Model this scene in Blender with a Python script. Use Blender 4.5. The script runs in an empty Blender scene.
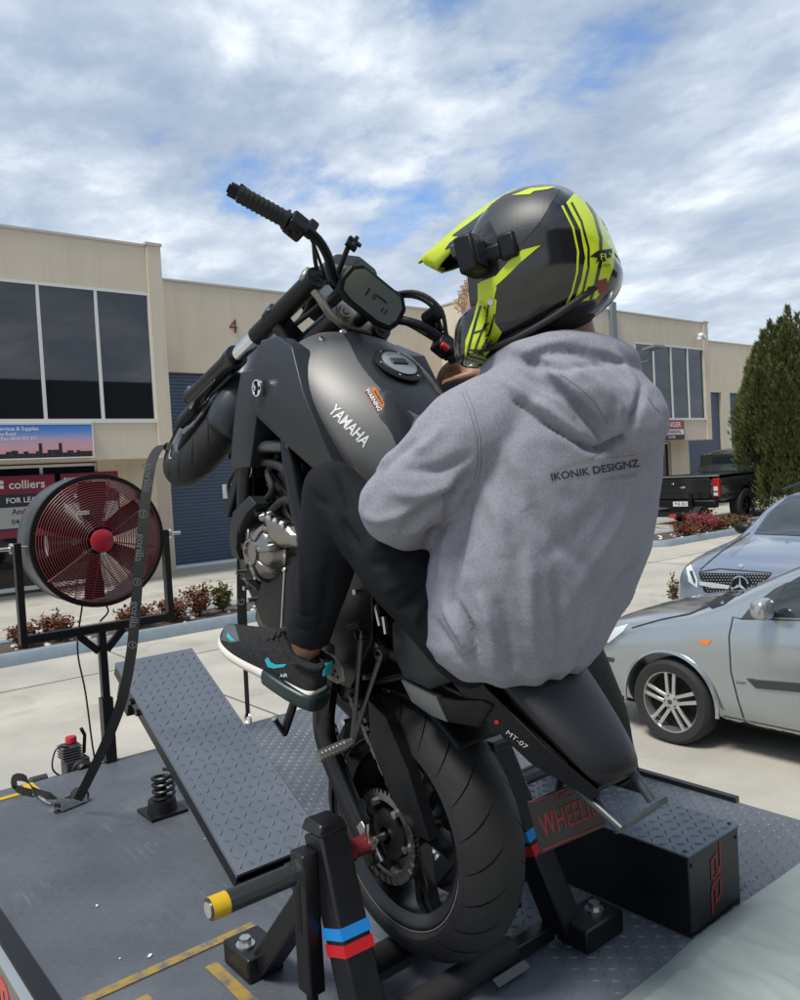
import bpy, bmesh, math, random
import numpy as np
from math import sin, cos, radians, pi, sqrt, atan2, hypot
from mathutils import Vector, Matrix, noise as mnoise
from mathutils.bvhtree import BVHTree
from mathutils.geometry import tessellate_polygon
random.seed(7)
SC = bpy.context.scene
COL = SC.collection

# ------------------------------------------------------------------ camera
# world frame: x = along the motorcycle towards the workshops, y = to its left, z = up (ground at 0)
FPX, TILT, ROLL, YAW = 810.0, radians(2.0), radians(3.2), radians(39.5)
CAM = Vector((-1.489, 1.228, 2.05))
_hd = Vector((cos(YAW), -sin(YAW), 0)); _rt = Vector((-sin(YAW), -cos(YAW), 0)); _zz = Vector((0, 0, 1))
CF = _hd*cos(TILT) - _zz*sin(TILT); _up = _rt.cross(CF)
CR = _rt*cos(ROLL) - _up*sin(ROLL); CU = _up*cos(ROLL) + _rt*sin(ROLL)
cam_data = bpy.data.cameras.new('camera'); cam = bpy.data.objects.new('camera', cam_data); COL.objects.link(cam)
cam_data.sensor_fit = 'HORIZONTAL'; cam_data.sensor_width = 36.0; cam_data.lens = 36.0*FPX/800.0
cam_data.clip_start = 0.02; cam_data.clip_end = 2000
cam.matrix_world = Matrix((( CR.x, CU.x, -CF.x, CAM.x), (CR.y, CU.y, -CF.y, CAM.y), (CR.z, CU.z, -CF.z, CAM.z), (0, 0, 0, 1)))
SC.camera = cam

# ------------------------------------------------------------------ sky, sun, exposure
SUN_EL, SUN_AZ = radians(61), radians(98)       # azimuth measured from +x towards +y
w = bpy.data.worlds.new('World'); SC.world = w; w.use_nodes = True
nt = w.node_tree; nt.nodes.clear()
def wn(t, **k):
    n = nt.nodes.new(t)
    for a, b in k.items(): setattr(n, a, b)
    return n
L = nt.links.new
out = wn('ShaderNodeOutputWorld'); bg = wn('ShaderNodeBackground'); bg.inputs['Strength'].default_value = 0.10
sky = wn('ShaderNodeTexSky', sky_type='NISHITA'); sky.sun_disc = False
sky.sun_elevation = SUN_EL; sky.sun_rotation = pi/2 - SUN_AZ; sky.altitude = 50; sky.air_density = 1.0; sky.dust_density = 0.6; sky.ozone_density = 1.6
tc = wn('ShaderNodeTexCoord'); sep = wn('ShaderNodeSeparateXYZ'); L(tc.outputs['Generated'], sep.inputs[0])
def m_(op, a, b=None, c=None, clamp=False):
    n = wn('ShaderNodeMath', operation=op); n.use_clamp = clamp
    for i, v in enumerate((a, b, c)):
        if v is None: continue
        if isinstance(v, (int, float)): n.inputs[i].default_value = v
        else: L(v, n.inputs[i])
    return n.outputs[0]
zc = m_('ADD', m_('MAXIMUM', sep.outputs['Z'], 0.0), 0.13)
cb = wn('ShaderNodeCombineXYZ'); L(m_('DIVIDE', sep.outputs['X'], zc), cb.inputs[0]); L(m_('DIVIDE', sep.outputs['Y'], zc), cb.inputs[1])
def noise_(scale, detail, rough, dist, off):
    mp = wn('ShaderNodeMapping'); L(cb.outputs[0], mp.inputs[0]); mp.inputs['Location'].default_value = off; mp.inputs['Rotation'].default_value = (0, 0, 0.55); mp.inputs['Scale'].default_value = (scale, scale*1.2, scale)
    n = wn('ShaderNodeTexNoise'); n.inputs['Scale'].default_value = 1.0; n.inputs['Detail'].default_value = detail; n.inputs['Roughness'].default_value = rough; n.inputs['Distortion'].default_value = dist
    L(mp.outputs[0], n.inputs['Vector']); return n.outputs['Fac']
big = noise_(0.75, 9, 0.60, 0.25, (3.1, 1.7, 0.0)); mid = noise_(1.7, 10, 0.56, 0.3, (7.3, 4.1, 0.0)); fine = noise_(5.0, 8, 0.6, 0.2, (1.3, 9.1, 0))
def ramp_(v, stops):
    r = wn('ShaderNodeValToRGB'); L(v, r.inputs[0]); e = r.color_ramp.elements
    e[0].position, e[0].color = stops[0][0], (*stops[0][1], 1); e[1].position, e[1].color = stops[-1][0], (*stops[-1][1], 1)
    for p, c in stops[1:-1]:
        x = e.new(p); x.color = (*c, 1)
    return r.outputs[0]
cover = m_('ADD', m_('MULTIPLY', big, 0.6), m_('ADD', m_('MULTIPLY', mid, 0.28), m_('MULTIPLY', fine, 0.12)))
mask = ramp_(cover, [(0.39, (0, 0, 0)), (0.455, (1, 1, 1))])
shade = m_('ADD', m_('MULTIPLY', mid, 0.62), m_('ADD', m_('MULTIPLY', fine, 0.30), m_('MULTIPLY', big, 0.08)))
ccol = ramp_(shade, [(0.36, (1.95, 2.5, 3.4)), (0.46, (2.6, 3.2, 4.05)), (0.54, (3.6, 4.15, 4.9)), (0.63, (5.6, 5.95, 6.4))])
# clouds near the horizon get paler
hz = wn('ShaderNodeMapRange'); L(sep.outputs['Z'], hz.inputs[0]); hz.inputs[1].default_value = 0.02; hz.inputs[2].default_value = 0.42; hz.inputs[3].default_value = 0.45; hz.inputs[4].default_value = 0.0
mxh = wn('ShaderNodeMix', data_type='RGBA'); L(hz.outputs[0], mxh.inputs[0]); L(ccol, mxh.inputs[6]); mxh.inputs[7].default_value = (4.5, 4.9, 5.4, 1)
mx = wn('ShaderNodeMix', data_type='RGBA'); L(mask, mx.inputs[0]); L(mxh.outputs[2], mx.inputs[7])
blu = wn('ShaderNodeMix', data_type='RGBA', blend_type='MULTIPLY'); blu.inputs[0].default_value = 1.0; L(sky.outputs[0], blu.inputs[6]); blu.inputs[7].default_value = (0.86, 1.0, 1.18, 1)
L(blu.outputs[2], mx.inputs[6])
L(mx.outputs[2], bg.inputs['Color']); L(bg.outputs[0], out.inputs[0])
sd = bpy.data.lights.new('sun', 'SUN'); sd.energy = 2.2; sd.angle = radians(16); sd.color = (1.0, 0.955, 0.88)
sun = bpy.data.objects.new('sun', sd); COL.objects.link(sun)
sun.rotation_euler = Vector((cos(SUN_EL)*cos(SUN_AZ), cos(SUN_EL)*sin(SUN_AZ), sin(SUN_EL))).to_track_quat('Z', 'Y').to_euler()
sun.location = (0, 0, 30)
vs = SC.view_settings; vs.view_transform = 'Standard'; vs.look = 'None'; vs.exposure = 0.80; vs.gamma = 1.0; vs.use_curve_mapping = False

# ------------------------------------------------------------------ pixel -> place (a direction; the depth comes from the plane it touches)
def ray(px, py): return CF + CR*((px-400)/FPX) - CU*((py-500)/FPX)
def on(px, py, ax, v):
    d = ray(px, py); return CAM + d*((v-CAM[ax])/d[ax])
def onX(px, py, v): return on(px, py, 0, v)
def onY(px, py, v): return on(px, py, 1, v)
def onZ(px, py, v): return on(px, py, 2, v)
PITCH, AXLE_Z = radians(48), 1.203
BF = Vector((cos(PITCH), 0, sin(PITCH))); BU = Vector((-sin(PITCH), 0, cos(PITCH))); BO = Vector((0, 0, AXLE_Z))
def BK(px, py, y):
    d = onY(px, py, y) - BO; return Vector((d.dot(BF), y, d.dot(BU)))

# ------------------------------------------------------------------ materials
MATS = {}
def mat(name, col, rough=0.5, metal=0.0, var=0.0, vscale=8.0, bump=0.0, bscale=60.0, coat=0.0, spec=0.5, emit=None, col2=None, c2scale=3.0, c2pos=(0.45, 0.6), alpha=None, trans=0.0, rvar=0.0, bdetail=4):
    if name in MATS: return MATS[name]
    m = bpy.data.materials.new(name); m.use_nodes = True; t = m.node_tree; b = t.nodes['Principled BSDF']
    b.inputs['Base Color'].default_value = (*col, 1); b.inputs['Roughness'].default_value = rough; b.inputs['Metallic'].default_value = metal
    b.inputs['Specular IOR Level'].default_value = spec; b.inputs['Coat Weight'].default_value = coat; b.inputs['Coat Roughness'].default_value = 0.06
    b.inputs['Transmission Weight'].default_value = trans
    ln = t.links.new
    if var or bump or col2 or rvar:
        tcn = t.nodes.new('ShaderNodeTexCoord')
        def nz(s, d=4, r=0.55):
            n = t.nodes.new('ShaderNodeTexNoise'); n.inputs['Scale'].default_value = s; n.inputs['Detail'].default_value = d; n.inputs['Roughness'].default_value = r
            ln(tcn.outputs['Object'], n.inputs['Vector']); return n.outputs['Fac']
        cur = None
        if col2:
            r = t.nodes.new('ShaderNodeValToRGB'); ln(nz(c2scale, 7, 0.62), r.inputs[0]); e = r.color_ramp.elements
            e[0].position = c2pos[0]; e[1].position = c2pos[1]; e[0].color = (*col, 1); e[1].color = (*col2, 1); cur = r.outputs[0]
        if var:
            h = t.nodes.new('ShaderNodeHueSaturation')
            if cur: ln(cur, h.inputs['Color'])
            else: h.inputs['Color'].default_value = (*col, 1)
            mr = t.nodes.new('ShaderNodeMapRange'); ln(nz(vscale, 6), mr.inputs[0]); mr.inputs[1].default_value = 0.25; mr.inputs[2].default_value = 0.75; mr.inputs[3].default_value = 1-var; mr.inputs[4].default_value = 1+var
            ln(mr.outputs[0], h.inputs['Value']); cur = h.outputs[0]
        if cur: ln(cur, b.inputs['Base Color'])
        if rvar:
            mr = t.nodes.new('ShaderNodeMapRange'); ln(nz(vscale*0.7+1, 5), mr.inputs[0]); mr.inputs[1].default_value = 0.3; mr.inputs[2].default_value = 0.7; mr.inputs[3].default_value = max(0.02, rough-rvar); mr.inputs[4].default_value = min(1, rough+rvar)
            ln(mr.outputs[0], b.inputs['Roughness'])
        if bump:
            bp = t.nodes.new('ShaderNodeBump'); bp.inputs['Strength'].default_value = bump; bp.inputs['Distance'].default_value = 0.01
            ln(nz(bscale, bdetail), bp.inputs['Height']); ln(bp.outputs[0], b.inputs['Normal'])
    if emit: b.inputs['Emission Color'].default_value = (*emit, 1); b.inputs['Emission Strength'].default_value = 1
    MATS[name] = m; return m
def mtex(m):  # nodes, links, principled
    return m.node_tree.nodes, m.node_tree.links.new, m.node_tree.nodes['Principled BSDF']

# ------------------------------------------------------------------ mesh building
class MB:
    def __init__(s, m=None): s.v = []; s.f = []; s.mi = []; s.m = m or Matrix(); s.cur = 0
    def pt(s, p): s.v.append(tuple(s.m @ Vector(p))); return len(s.v)-1
    def face(s, idx, mi=None): s.f.append(tuple(idx)); s.mi.append(s.cur if mi is None else mi)
    def box(s, c, d, rot=None, taper=None):
        c = Vector(c); R = rot.to_3x3() if rot is not None else Matrix.Identity(3); k = []
        for sx in (-1, 1):
            for sy in (-1, 1):
                for sz in (-1, 1):
                    t = (taper or (1, 1)) if sz > 0 else (1, 1)
                    k.append(s.pt(c + R @ Vector((sx*d[0]/2*t[0], sy*d[1]/2*t[1], sz*d[2]/2))))
        for q in ((0, 1, 3, 2), (4, 6, 7, 5), (0, 4, 5, 1), (2, 3, 7, 6), (0, 2, 6, 4), (1, 5, 7, 3)): s.face([k[i] for i in q])
        return s
    def span(s, a, b): return s.box([(a[i]+b[i])/2 for i in range(3)], [abs(b[i]-a[i]) for i in range(3)])
    def prism(s, poly, ax, a, b):
        # poly: 2D points in the two other axes (cyclic order), extruded along axis ax from a to b
        n = len(poly); P = []
        for v in (a, b):
            for (p, q) in poly:
                c = {0: (v, p, q), 1: (p, v, q), 2: (p, q, v)}[ax]; P.append(s.pt(c))
        s.face(P[:n][::-1]); s.face(P[n:])
        for i in range(n): s.face((P[i], P[(i+1) % n], P[n+(i+1) % n], P[n+i]))
        return s
    def loft(s, rings, closed=True, cap=True):
        I = [[s.pt(p) for p in r] for r in rings]; n = len(I[0])
        for a, b in zip(I, I[1:]):
            for i in range(n if closed else n-1): s.face((a[i], a[(i+1) % n], b[(i+1) % n], b[i]))
        if cap and closed: s.face(I[0][::-1]); s.face(I[-1])
        return s
    def tube(s, path, r, n=10, cap=True, flat=1.0):
        P = [Vector(p) for p in path]; R = r if isinstance(r, (list, tuple)) else [r]*len(P)
        T = [(P[min(i+1, len(P)-1)] - P[max(i-1, 0)]).normalized() for i in range(len(P))]
        ref = Vector((0, 0, 1)) if abs(T[0].z) < 0.9 else Vector((1, 0, 0)); u = (ref - T[0]*ref.dot(T[0])).normalized(); rings = []
        for p, t, rr in zip(P, T, R):
            u = (u - t*u.dot(t)).normalized(); v = t.cross(u)
            rings.append([p + u*(rr*cos(2*pi*k/n)) + v*(rr*flat*sin(2*pi*k/n)) for k in range(n)])
        return s.loft(rings, True, cap)
    def ribbon(s, path, wdir, wd, th=0.002):
        P = [Vector(p) for p in path]; rings = []
        for i, p in enumerate(P):
            t = (P[min(i+1, len(P)-1)] - P[max(i-1, 0)]).normalized(); wv = Vector(wdir[i] if isinstance(wdir, list) else wdir); wv = (wv - t*wv.dot(t)).normalized(); nn = t.cross(wv)
            rings.append([p+wv*wd/2+nn*th/2, p-wv*wd/2+nn*th/2, p-wv*wd/2-nn*th/2, p+wv*wd/2-nn*th/2])
        return s.loft(rings)
    def cyl(s, a, b, r, n=16, r2=None, cap=True): return s.tube([a, b], [r, r if r2 is None else r2], n, cap)
    def lathe(s, prof, o=(0, 0, 0), ax=1, n=48, a0=0.0, a1=2*pi, closedprof=False):
        # prof: (radius, axial) pairs; axis index ax
        o = Vector(o); full = abs(a1-a0-2*pi) < 1e-6; cnt = n if full else n+1; rings = []
        for k in range(cnt):
            t = a0+(a1-a0)*k/n; r = []
            for (rad, h) in prof:
                e = {0: (h, rad*cos(t), rad*sin(t)), 1: (rad*cos(t), h, rad*sin(t)), 2: (rad*cos(t), rad*sin(t), h)}[ax]
                r.append(o+Vector(e))
            rings.append(r)
        I = [[s.pt(p) for p in r] for r in rings]; mm = len(prof)
        for k in range(n):
            a, b = I[k], I[(k+1) % cnt]
            for i in range(mm if closedprof else mm-1): s.face((a[i], a[(i+1) % mm], b[(i+1) % mm], b[i]))
        return s
    def grid(s, P, mi=None):
        I = [[s.pt(p) for p in r] for r in P]
        for i in range(len(I)-1):
            for j in range(len(I[0])-1): s.face((I[i][j], I[i][j+1], I[i+1][j+1], I[i+1][j]), mi)
        return s
    def sphere(s, c, r, n=12, k=8, sc=(1, 1, 1)):
        c = Vector(c); rings = []
        for i in range(1, k):
            a = pi*i/k; rings.append([c+Vector((r*sc[0]*sin(a)*cos(2*pi*j/n), r*sc[1]*sin(a)*sin(2*pi*j/n), r*sc[2]*cos(a))) for j in range(n)])
        I = [[s.pt(p) for p in q] for q in rings]; t = s.pt(c+Vector((0, 0, r*sc[2]))); b = s.pt(c-Vector((0, 0, r*sc[2])))
        for a, d in zip(I, I[1:]):
            for j in range(n): s.face((a[j], d[j], d[(j+1) % n], a[(j+1) % n]))
        for j in range(n): s.face((t, I[0][j], I[0][(j+1) % n])); s.face((b, I[-1][(j+1) % n], I[-1][j]))
        return s
    def mesh(s, name):
        me = bpy.data.meshes.new(name); me.from_pydata(s.v, [], s.f); me.polygons.foreach_set('material_index', s.mi)
        bm = bmesh.new(); bm.from_mesh(me); bmesh.ops.recalc_face_normals(bm, faces=bm.faces); bm.to_mesh(me); bm.free(); me.update(); return me
def tag(o, label=None, cat=None, group=None, kind=None):
    for k, v in (('label', label), ('category', cat), ('group', group), ('kind', kind)):
        if v: o[k] = v
    return o
def link(name, me, mats=None, parent=None, smooth=None, bevel=0, sub=0, seg=2):
    o = bpy.data.objects.new(name, me); COL.objects.link(o)
    if mats is not None:
        for m in (mats if isinstance(mats, (list, tuple)) else [mats]): me.materials.append(m)
    if parent is not None: o.parent = parent
    if bevel:
        b = o.modifiers.new('bevel', 'BEVEL'); b.width = bevel; b.segments = seg; b.limit_method = 'ANGLE'; b.angle_limit = radians(35); b.use_clamp_overlap = True
    if sub:
        q = o.modifiers.new('sub', 'SUBSURF'); q.levels = sub; q.render_levels = sub
    if smooth is not None:
        me.polygons.foreach_set('use_smooth', [True]*len(me.polygons))
        if smooth < 179 and not sub:
            bm = bmesh.new(); bm.from_mesh(me)
            for e in bm.edges:
                if len(e.link_faces) == 2: e.smooth = e.calc_face_angle(0) < radians(smooth)
            bm.to_mesh(me); bm.free()
    return o
def obj(name, mb, mats, parent=None, smooth=40, bevel=0, sub=0, seg=2): return link(name, mb.mesh(name), mats, parent, smooth, bevel, sub, seg)
def thing(name, label, cat, loc=(0, 0, 0), group=None, rz=0, ry=0):
    o = bpy.data.objects.new(name, None); COL.objects.link(o); o.location = loc; o.rotation_euler = (0, ry, rz); o.empty_display_size = 0.1
    return tag(o, label, cat, group)
def baked(o):
    dg = bpy.context.evaluated_depsgraph_get(); dg.update(); me = bpy.data.meshes.new_from_object(o.evaluated_get(dg)); o.modifiers.clear(); o.data = me; return me
def cut(o, cutters):
    for c in cutters:
        b = o.modifiers.new('cut', 'BOOLEAN'); b.operation = 'DIFFERENCE'; b.object = c; b.solver = 'EXACT'
    baked(o)
    for c in cutters: bpy.data.objects.remove(c, do_unlink=True)
def smoothpath(pts, n=6):
    P = [Vector(p) for p in pts]; P = [P[0]*2-P[1]]+P+[P[-1]*2-P[-2]]; o = []
    for i in range(1, len(P)-2):
        for k in range(n):
            t = k/n; a, b, c, d = P[i-1:i+3]
            o.append(0.5*((2*b)+(c-a)*t+(2*a-5*b+4*c-d)*t*t+(3*b-a-3*c+d)*t**3))
    o.append(P[-2]); return o
def text_mesh(body, size, extrude=0.0, offset=0.0, align='CENTER', shear=0.0, space=1.0):
    c = bpy.data.curves.new('text', 'FONT'); c.body = body; c.size = size; c.extrude = extrude; c.offset = offset; c.align_x = align; c.align_y = 'CENTER'; c.shear = shear; c.space_character = space; c.resolution_u = 3
    o = bpy.data.objects.new('text', c); COL.objects.link(o); dg = bpy.context.evaluated_depsgraph_get(); dg.update()
    me = bpy.data.meshes.new_from_object(o.evaluated_get(dg)); bpy.data.objects.remove(o, do_unlink=True); bpy.data.curves.remove(c)
    return me
def text(name, body, size, mat_, parent, M, offset=0.0, extrude=0.0008, xs=1.0, shear=0.0, fn=None, space=1.0, align='CENTER', dens=0):
    me = text_mesh(body, size, extrude, offset*size, align, shear, space); me.materials.clear()
    if dens:
        bm = bmesh.new(); bm.from_mesh(me); bmesh.ops.triangulate(bm, faces=bm.faces)
        for _ in range(dens): bmesh.ops.subdivide_edges(bm, edges=bm.edges, cuts=1, use_grid_fill=False)
        bm.to_mesh(me); bm.free()
    for v in me.vertices:
        p = Vector((v.co.x*xs, v.co.y, v.co.z)); v.co = fn(p) if fn else M @ p
    return link(name, me, mat_, parent)
def frame_m(o, xv, yv):
    xv = Vector(xv).normalized(); zv = xv.cross(Vector(yv)).normalized(); yv = zv.cross(xv); o = Vector(o)
    return Matrix(((xv.x, yv.x, zv.x, o.x), (xv.y, yv.y, zv.y, o.y), (xv.z, yv.z, zv.z, o.z), (0, 0, 0, 1)))
def copy_tree(o, parent=None):
    c = o.copy(); COL.objects.link(c)
    if parent is not None: c.parent = parent
    for ch in list(o.children): copy_tree(ch, c)
    return c
# flat prints and trims laid on a built surface
def hit(tree, px, py):
    d = ray(px, py).normalized(); h = tree.ray_cast(CAM, d, 60); return h
def decal(name, poly, tree, lift, m, parent, inv_, res=3.0):
    tri = tessellate_polygon([[Vector((x, y, 0)) for x, y in poly]]); bm = bmesh.new(); vs_ = [bm.verts.new((x, y, 0)) for x, y in poly]
    for t in tri:
        try: bm.faces.new([vs_[i] for i in t])
        except ValueError: pass
    for _ in range(5):
        es = [e for e in bm.edges if e.calc_length() > res]
        if not es: break
        bmesh.ops.subdivide_edges(bm, edges=es, cuts=1); bmesh.ops.triangulate(bm, faces=[f for f in bm.faces if len(f.verts) > 3])
    bad = []
    for v in bm.verts:
        h = hit(tree, v.co.x, v.co.y)
        if h[0]:
            n_2 = h[1] if h[1].dot(CAM-h[0]) > 0 else -h[1]; v.co = h[0]+n_2*lift
        else: bad.append(v)
    if bad: bmesh.ops.delete(bm, geom=bad, context='VERTS')
    me2 = bpy.data.meshes.new(name); bm.to_mesh(me2); bm.free(); o = link(name, me2, m, parent, 180)
    if inv_ is not None: o.matrix_parent_inverse = inv_
    return o
def pxline(pts, wd):
    P = [Vector(p) for p in pts]; l, r = [], []
    for i in range(len(P)):
        t = (P[min(i+1, len(P)-1)]-P[max(i-1, 0)]).normalized(); n = Vector((-t.y, t.x)); l.append(P[i]+n*wd/2); r.append(P[i]-n*wd/2)
    return [tuple(v) for v in l+r[::-1]]
def pxtext(name, body, c, u, size, m, tree, parent, inv_, xs=1.0, offset=0.0, lift=0.0012, dens=1, vdir=None):
    u = Vector(u).normalized(); v = Vector(vdir).normalized() if vdir else Vector((u.y, -u.x))
    def f(p):
        q = Vector(c)+u*p.x+v*p.y; h = hit(tree, q.x, q.y)
        if not h[0]: return CAM+ray(q.x, q.y)*1.5
        n_2 = h[1] if h[1].dot(CAM-h[0]) > 0 else -h[1]; return h[0]+n_2*lift
    o = text(name, body, size, m, parent, None, offset=offset, extrude=0, xs=xs, fn=f, dens=dens)
    if inv_ is not None: o.matrix_parent_inverse = inv_
    return o
# ================================================================== SETTING
M_conc = mat('concrete', (0.42, 0.393, 0.335), 0.85, var=0.12, vscale=1.3, bump=0.25, bscale=90, col2=(0.335, 0.32, 0.285), c2scale=0.35, c2pos=(0.42, 0.62))
# broom-finish blotches and oil stains
n_, l_, b_ = mtex(M_conc)
_tc = n_.new('ShaderNodeTexCoord'); _nz = n_.new('ShaderNodeTexNoise'); _nz.inputs['Scale'].default_value = 0.9; _nz.inputs['Detail'].default_value = 9; _nz.inputs['Roughness'].default_value = 0.7; l_(_tc.outputs['Object'], _nz.inputs['Vector'])
_rp = n_.new('ShaderNodeValToRGB'); l_(_nz.outputs['Fac'], _rp.inputs[0]); _rp.color_ramp.elements[0].position = 0.54; _rp.color_ramp.elements[0].color = (1, 1, 1, 1); _rp.color_ramp.elements[1].position = 0.76; _rp.color_ramp.elements[1].color = (0.58, 0.57, 0.55, 1)
_mm = n_.new('ShaderNodeMix'); _mm.data_type = 'RGBA'; _mm.blend_type = 'MULTIPLY'; _mm.inputs[0].default_value = 1
_src = b_.inputs['Base Color'].links[0].from_socket; l_(_src, _mm.inputs[6]); l_(_rp.outputs[0], _mm.inputs[7]); l_(_mm.outputs[2], b_.inputs['Base Color'])
ground = obj('ground', MB().box((60, -20, -0.5), (700, 700, 1.0)), M_conc, smooth=None); tag(ground, kind='structure')
M_joint = mat('joint_sealant', (0.10, 0.095, 0.085), 0.9)
for x in (4.6, 7.6, 11.0): obj('expansion_joint', MB().span((x-0.008, -60, 0.0), (x+0.008, 30, 0.004)), M_joint, ground, smooth=None)
for y in (2.6, -2.3, -7.4, -12.6, -17.8, -23): obj('expansion_joint', MB().span((-30, y-0.008, 0.0), (8.9, y+0.008, 0.004)), M_joint, ground, smooth=None)
M_drain = mat('drain_concrete', (0.50, 0.49, 0.46), 0.8, var=0.08, vscale=5)
for x in (11.75, 13.66): obj('painted_line', MB().span((x-0.05, -30, 0.0), (x+0.05, 12, 0.004)), M_drain, ground, smooth=None)

# kerbed planting beds
M_kerb = mat('kerb_paint', (0.20, 0.245, 0.275), 0.7, var=0.12, vscale=6, bump=0.2, bscale=50)
M_soil = mat('bark_mulch', (0.085, 0.062, 0.047), 0.95, var=0.4, vscale=40, bump=1.0, bscale=70)
M_pebble = mat('white_pebble', (0.62, 0.60, 0.57), 0.8, var=0.2, vscale=30)
def kerb_bed(y0, y1, x0=8.88, x1=10.1):
    k = MB(); prof = [(0, 0), (0.02, 0.10), (0.05, 0.14), (0.16, 0.14), (0.18, 0.12), (0.18, 0)]
    r = 0.45
    path = [(x0, y0, 0)]; nrm = []
    pts = []
    def arc(cx, cy, a0, a1):
        for i in range(7):
            a = a0+(a1-a0)*i/6; pts.append((cx+r*cos(a), cy+r*sin(a), cos(a), sin(a)))
    arc(x0+r, y0-r, pi/2+pi/2*0, pi); arc(x0+r, y1+r, pi, 1.5*pi); arc(x1-r, y1+r, 1.5*pi, 2*pi); arc(x1-r, y0-r, 0, pi/2)
    rings = [[(px-nx*(o), py-ny*(o), z) for (o, z) in prof] for (px, py, nx, ny) in pts]
    rings.append(rings[0]); k.loft(rings, closed=False, cap=False)
    o = obj('kerb', k, M_kerb, smooth=40); tag(o, kind='structure')
    obj('bed_soil', MB().span((x0+0.15, y1+0.15, 0.02), (x1-0.15, y0-0.15, 0.10)), M_soil, o, smooth=None)
    pb = MB()
    for _ in range(int(170*abs(y1-y0)/10)):
        px, py = random.uniform(x0+0.2, x1-0.25), random.uniform(y1+0.3, y0-0.3)
        if x0 > 9 or random.random() < 0.45: pb.sphere((px, py, 0.105), random.uniform(0.02, 0.045), 6, 4, (1, 1, 0.6))
    tag(obj('pebbles', pb, M_pebble, o), kind='stuff')
    return o
kerb_bed(6.0, -7.0); kerb_bed(-14.9, -26.0, 8.85, 10.3)

# ------------------------------------------------------------------ workshops row
M_wall = mat('rendered_wall', (0.60, 0.525, 0.41), 0.85, var=0.05, vscale=1.2, bump=0.15, bscale=120)
M_wall2 = mat('rendered_wall_lower', (0.58, 0.50, 0.38), 0.85, var=0.05, vscale=1.2, bump=0.15, bscale=120)
for _m in (M_wall, M_wall2):      # rain streaks and faint patches
    n_, l_, b_ = mtex(_m); _tc = n_.new('ShaderNodeTexCoord'); _mp = n_.new('ShaderNodeMapping'); l_(_tc.outputs['Object'], _mp.inputs[0]); _mp.inputs['Scale'].default_value = (2.5, 2.5, 0.16)
    _nz = n_.new('ShaderNodeTexNoise'); _nz.inputs['Scale'].default_value = 1.6; _nz.inputs['Detail'].default_value = 8; _nz.inputs['Roughness'].default_value = 0.65; l_(_mp.outputs[0], _nz.inputs['Vector'])
    _rp = n_.new('ShaderNodeValToRGB'); l_(_nz.outputs['Fac'], _rp.inputs[0]); _rp.color_ramp.elements[0].position = 0.50; _rp.color_ramp.elements[0].color = (1, 1, 1, 1); _rp.color_ramp.elements[1].position = 0.72; _rp.color_ramp.elements[1].color = (0.91, 0.905, 0.89, 1)
    _mm = n_.new('ShaderNodeMix'); _mm.data_type = 'RGBA'; _mm.blend_type = 'MULTIPLY'; _mm.inputs[0].default_value = 1; _src = b_.inputs['Base Color'].links[0].from_socket; l_(_src, _mm.inputs[6]); l_(_rp.outputs[0], _mm.inputs[7]); l_(_mm.outputs[2], b_.inputs['Base Color'])
M_cap = mat('parapet_flashing', (0.46, 0.43, 0.37), 0.45)
M_frame = mat('window_aluminium', (0.66, 0.66, 0.63), 0.35)
M_glass = mat('tinted_glass', (0.008, 0.010, 0.013), 0.02, spec=0.55)
M_glass.node_tree.nodes['Principled BSDF'].inputs['IOR'].default_value = 1.75
M_glassd = mat('dark_shopfront_glass', (0.006, 0.007, 0.009), 0.03, spec=0.4)
M_door = mat('roller_door_blue', (0.070, 0.095, 0.150), 0.5, var=0.06, vscale=2)
M_white = mat('white_paint', (0.72, 0.72, 0.70), 0.5)
M_dpipe = mat('downpipe_grey', (0.17, 0.19, 0.21), 0.5)
FX, LX, RX = 15.0, 15.95, 17.0        # upper face, ground-floor face, roller-door face
bld = thing('workshop_row', 'long beige two storey row of rendered workshops with blue roller doors', 'building', (FX, -10, 0))
def bp(name, mb, m, **k):
    o = obj(name, mb, m, bld, **k); o.matrix_parent_inverse = Matrix.Translation((-FX, 10, 0)); return o
def win(y0, y1, z0, z1, x, n, mg, fr=0.055, dep=0.10):
    # opening from y0 (left, larger) to y1; recessed panes with frame
    f = MB()
    f.span((x-0.03, y0, z1-fr), (x+dep, y1, z1)); f.span((x-0.05, y0+0.03, z0-0.05), (x+dep, y1-0.03, z0+fr*0.6))
    for i in range(n+1):
        yy = y0+(y1-y0)*i/n; f.span((x-0.027, yy-fr/2, z0+0.036), (x+dep-0.002, yy+fr/2, z1-fr+0.004))
    w = bp('window', f, M_frame, smooth=None)
    for i in range(n):
        a = y0+(y1-y0)*i/n-fr/2; b = y0+(y1-y0)*(i+1)/n+fr/2
        p = MB().span((x+0.02, a, z0+0.03), (x+0.03, b, z1-fr)); o = obj('pane', p, mg, w, smooth=None)
    return w
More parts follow.
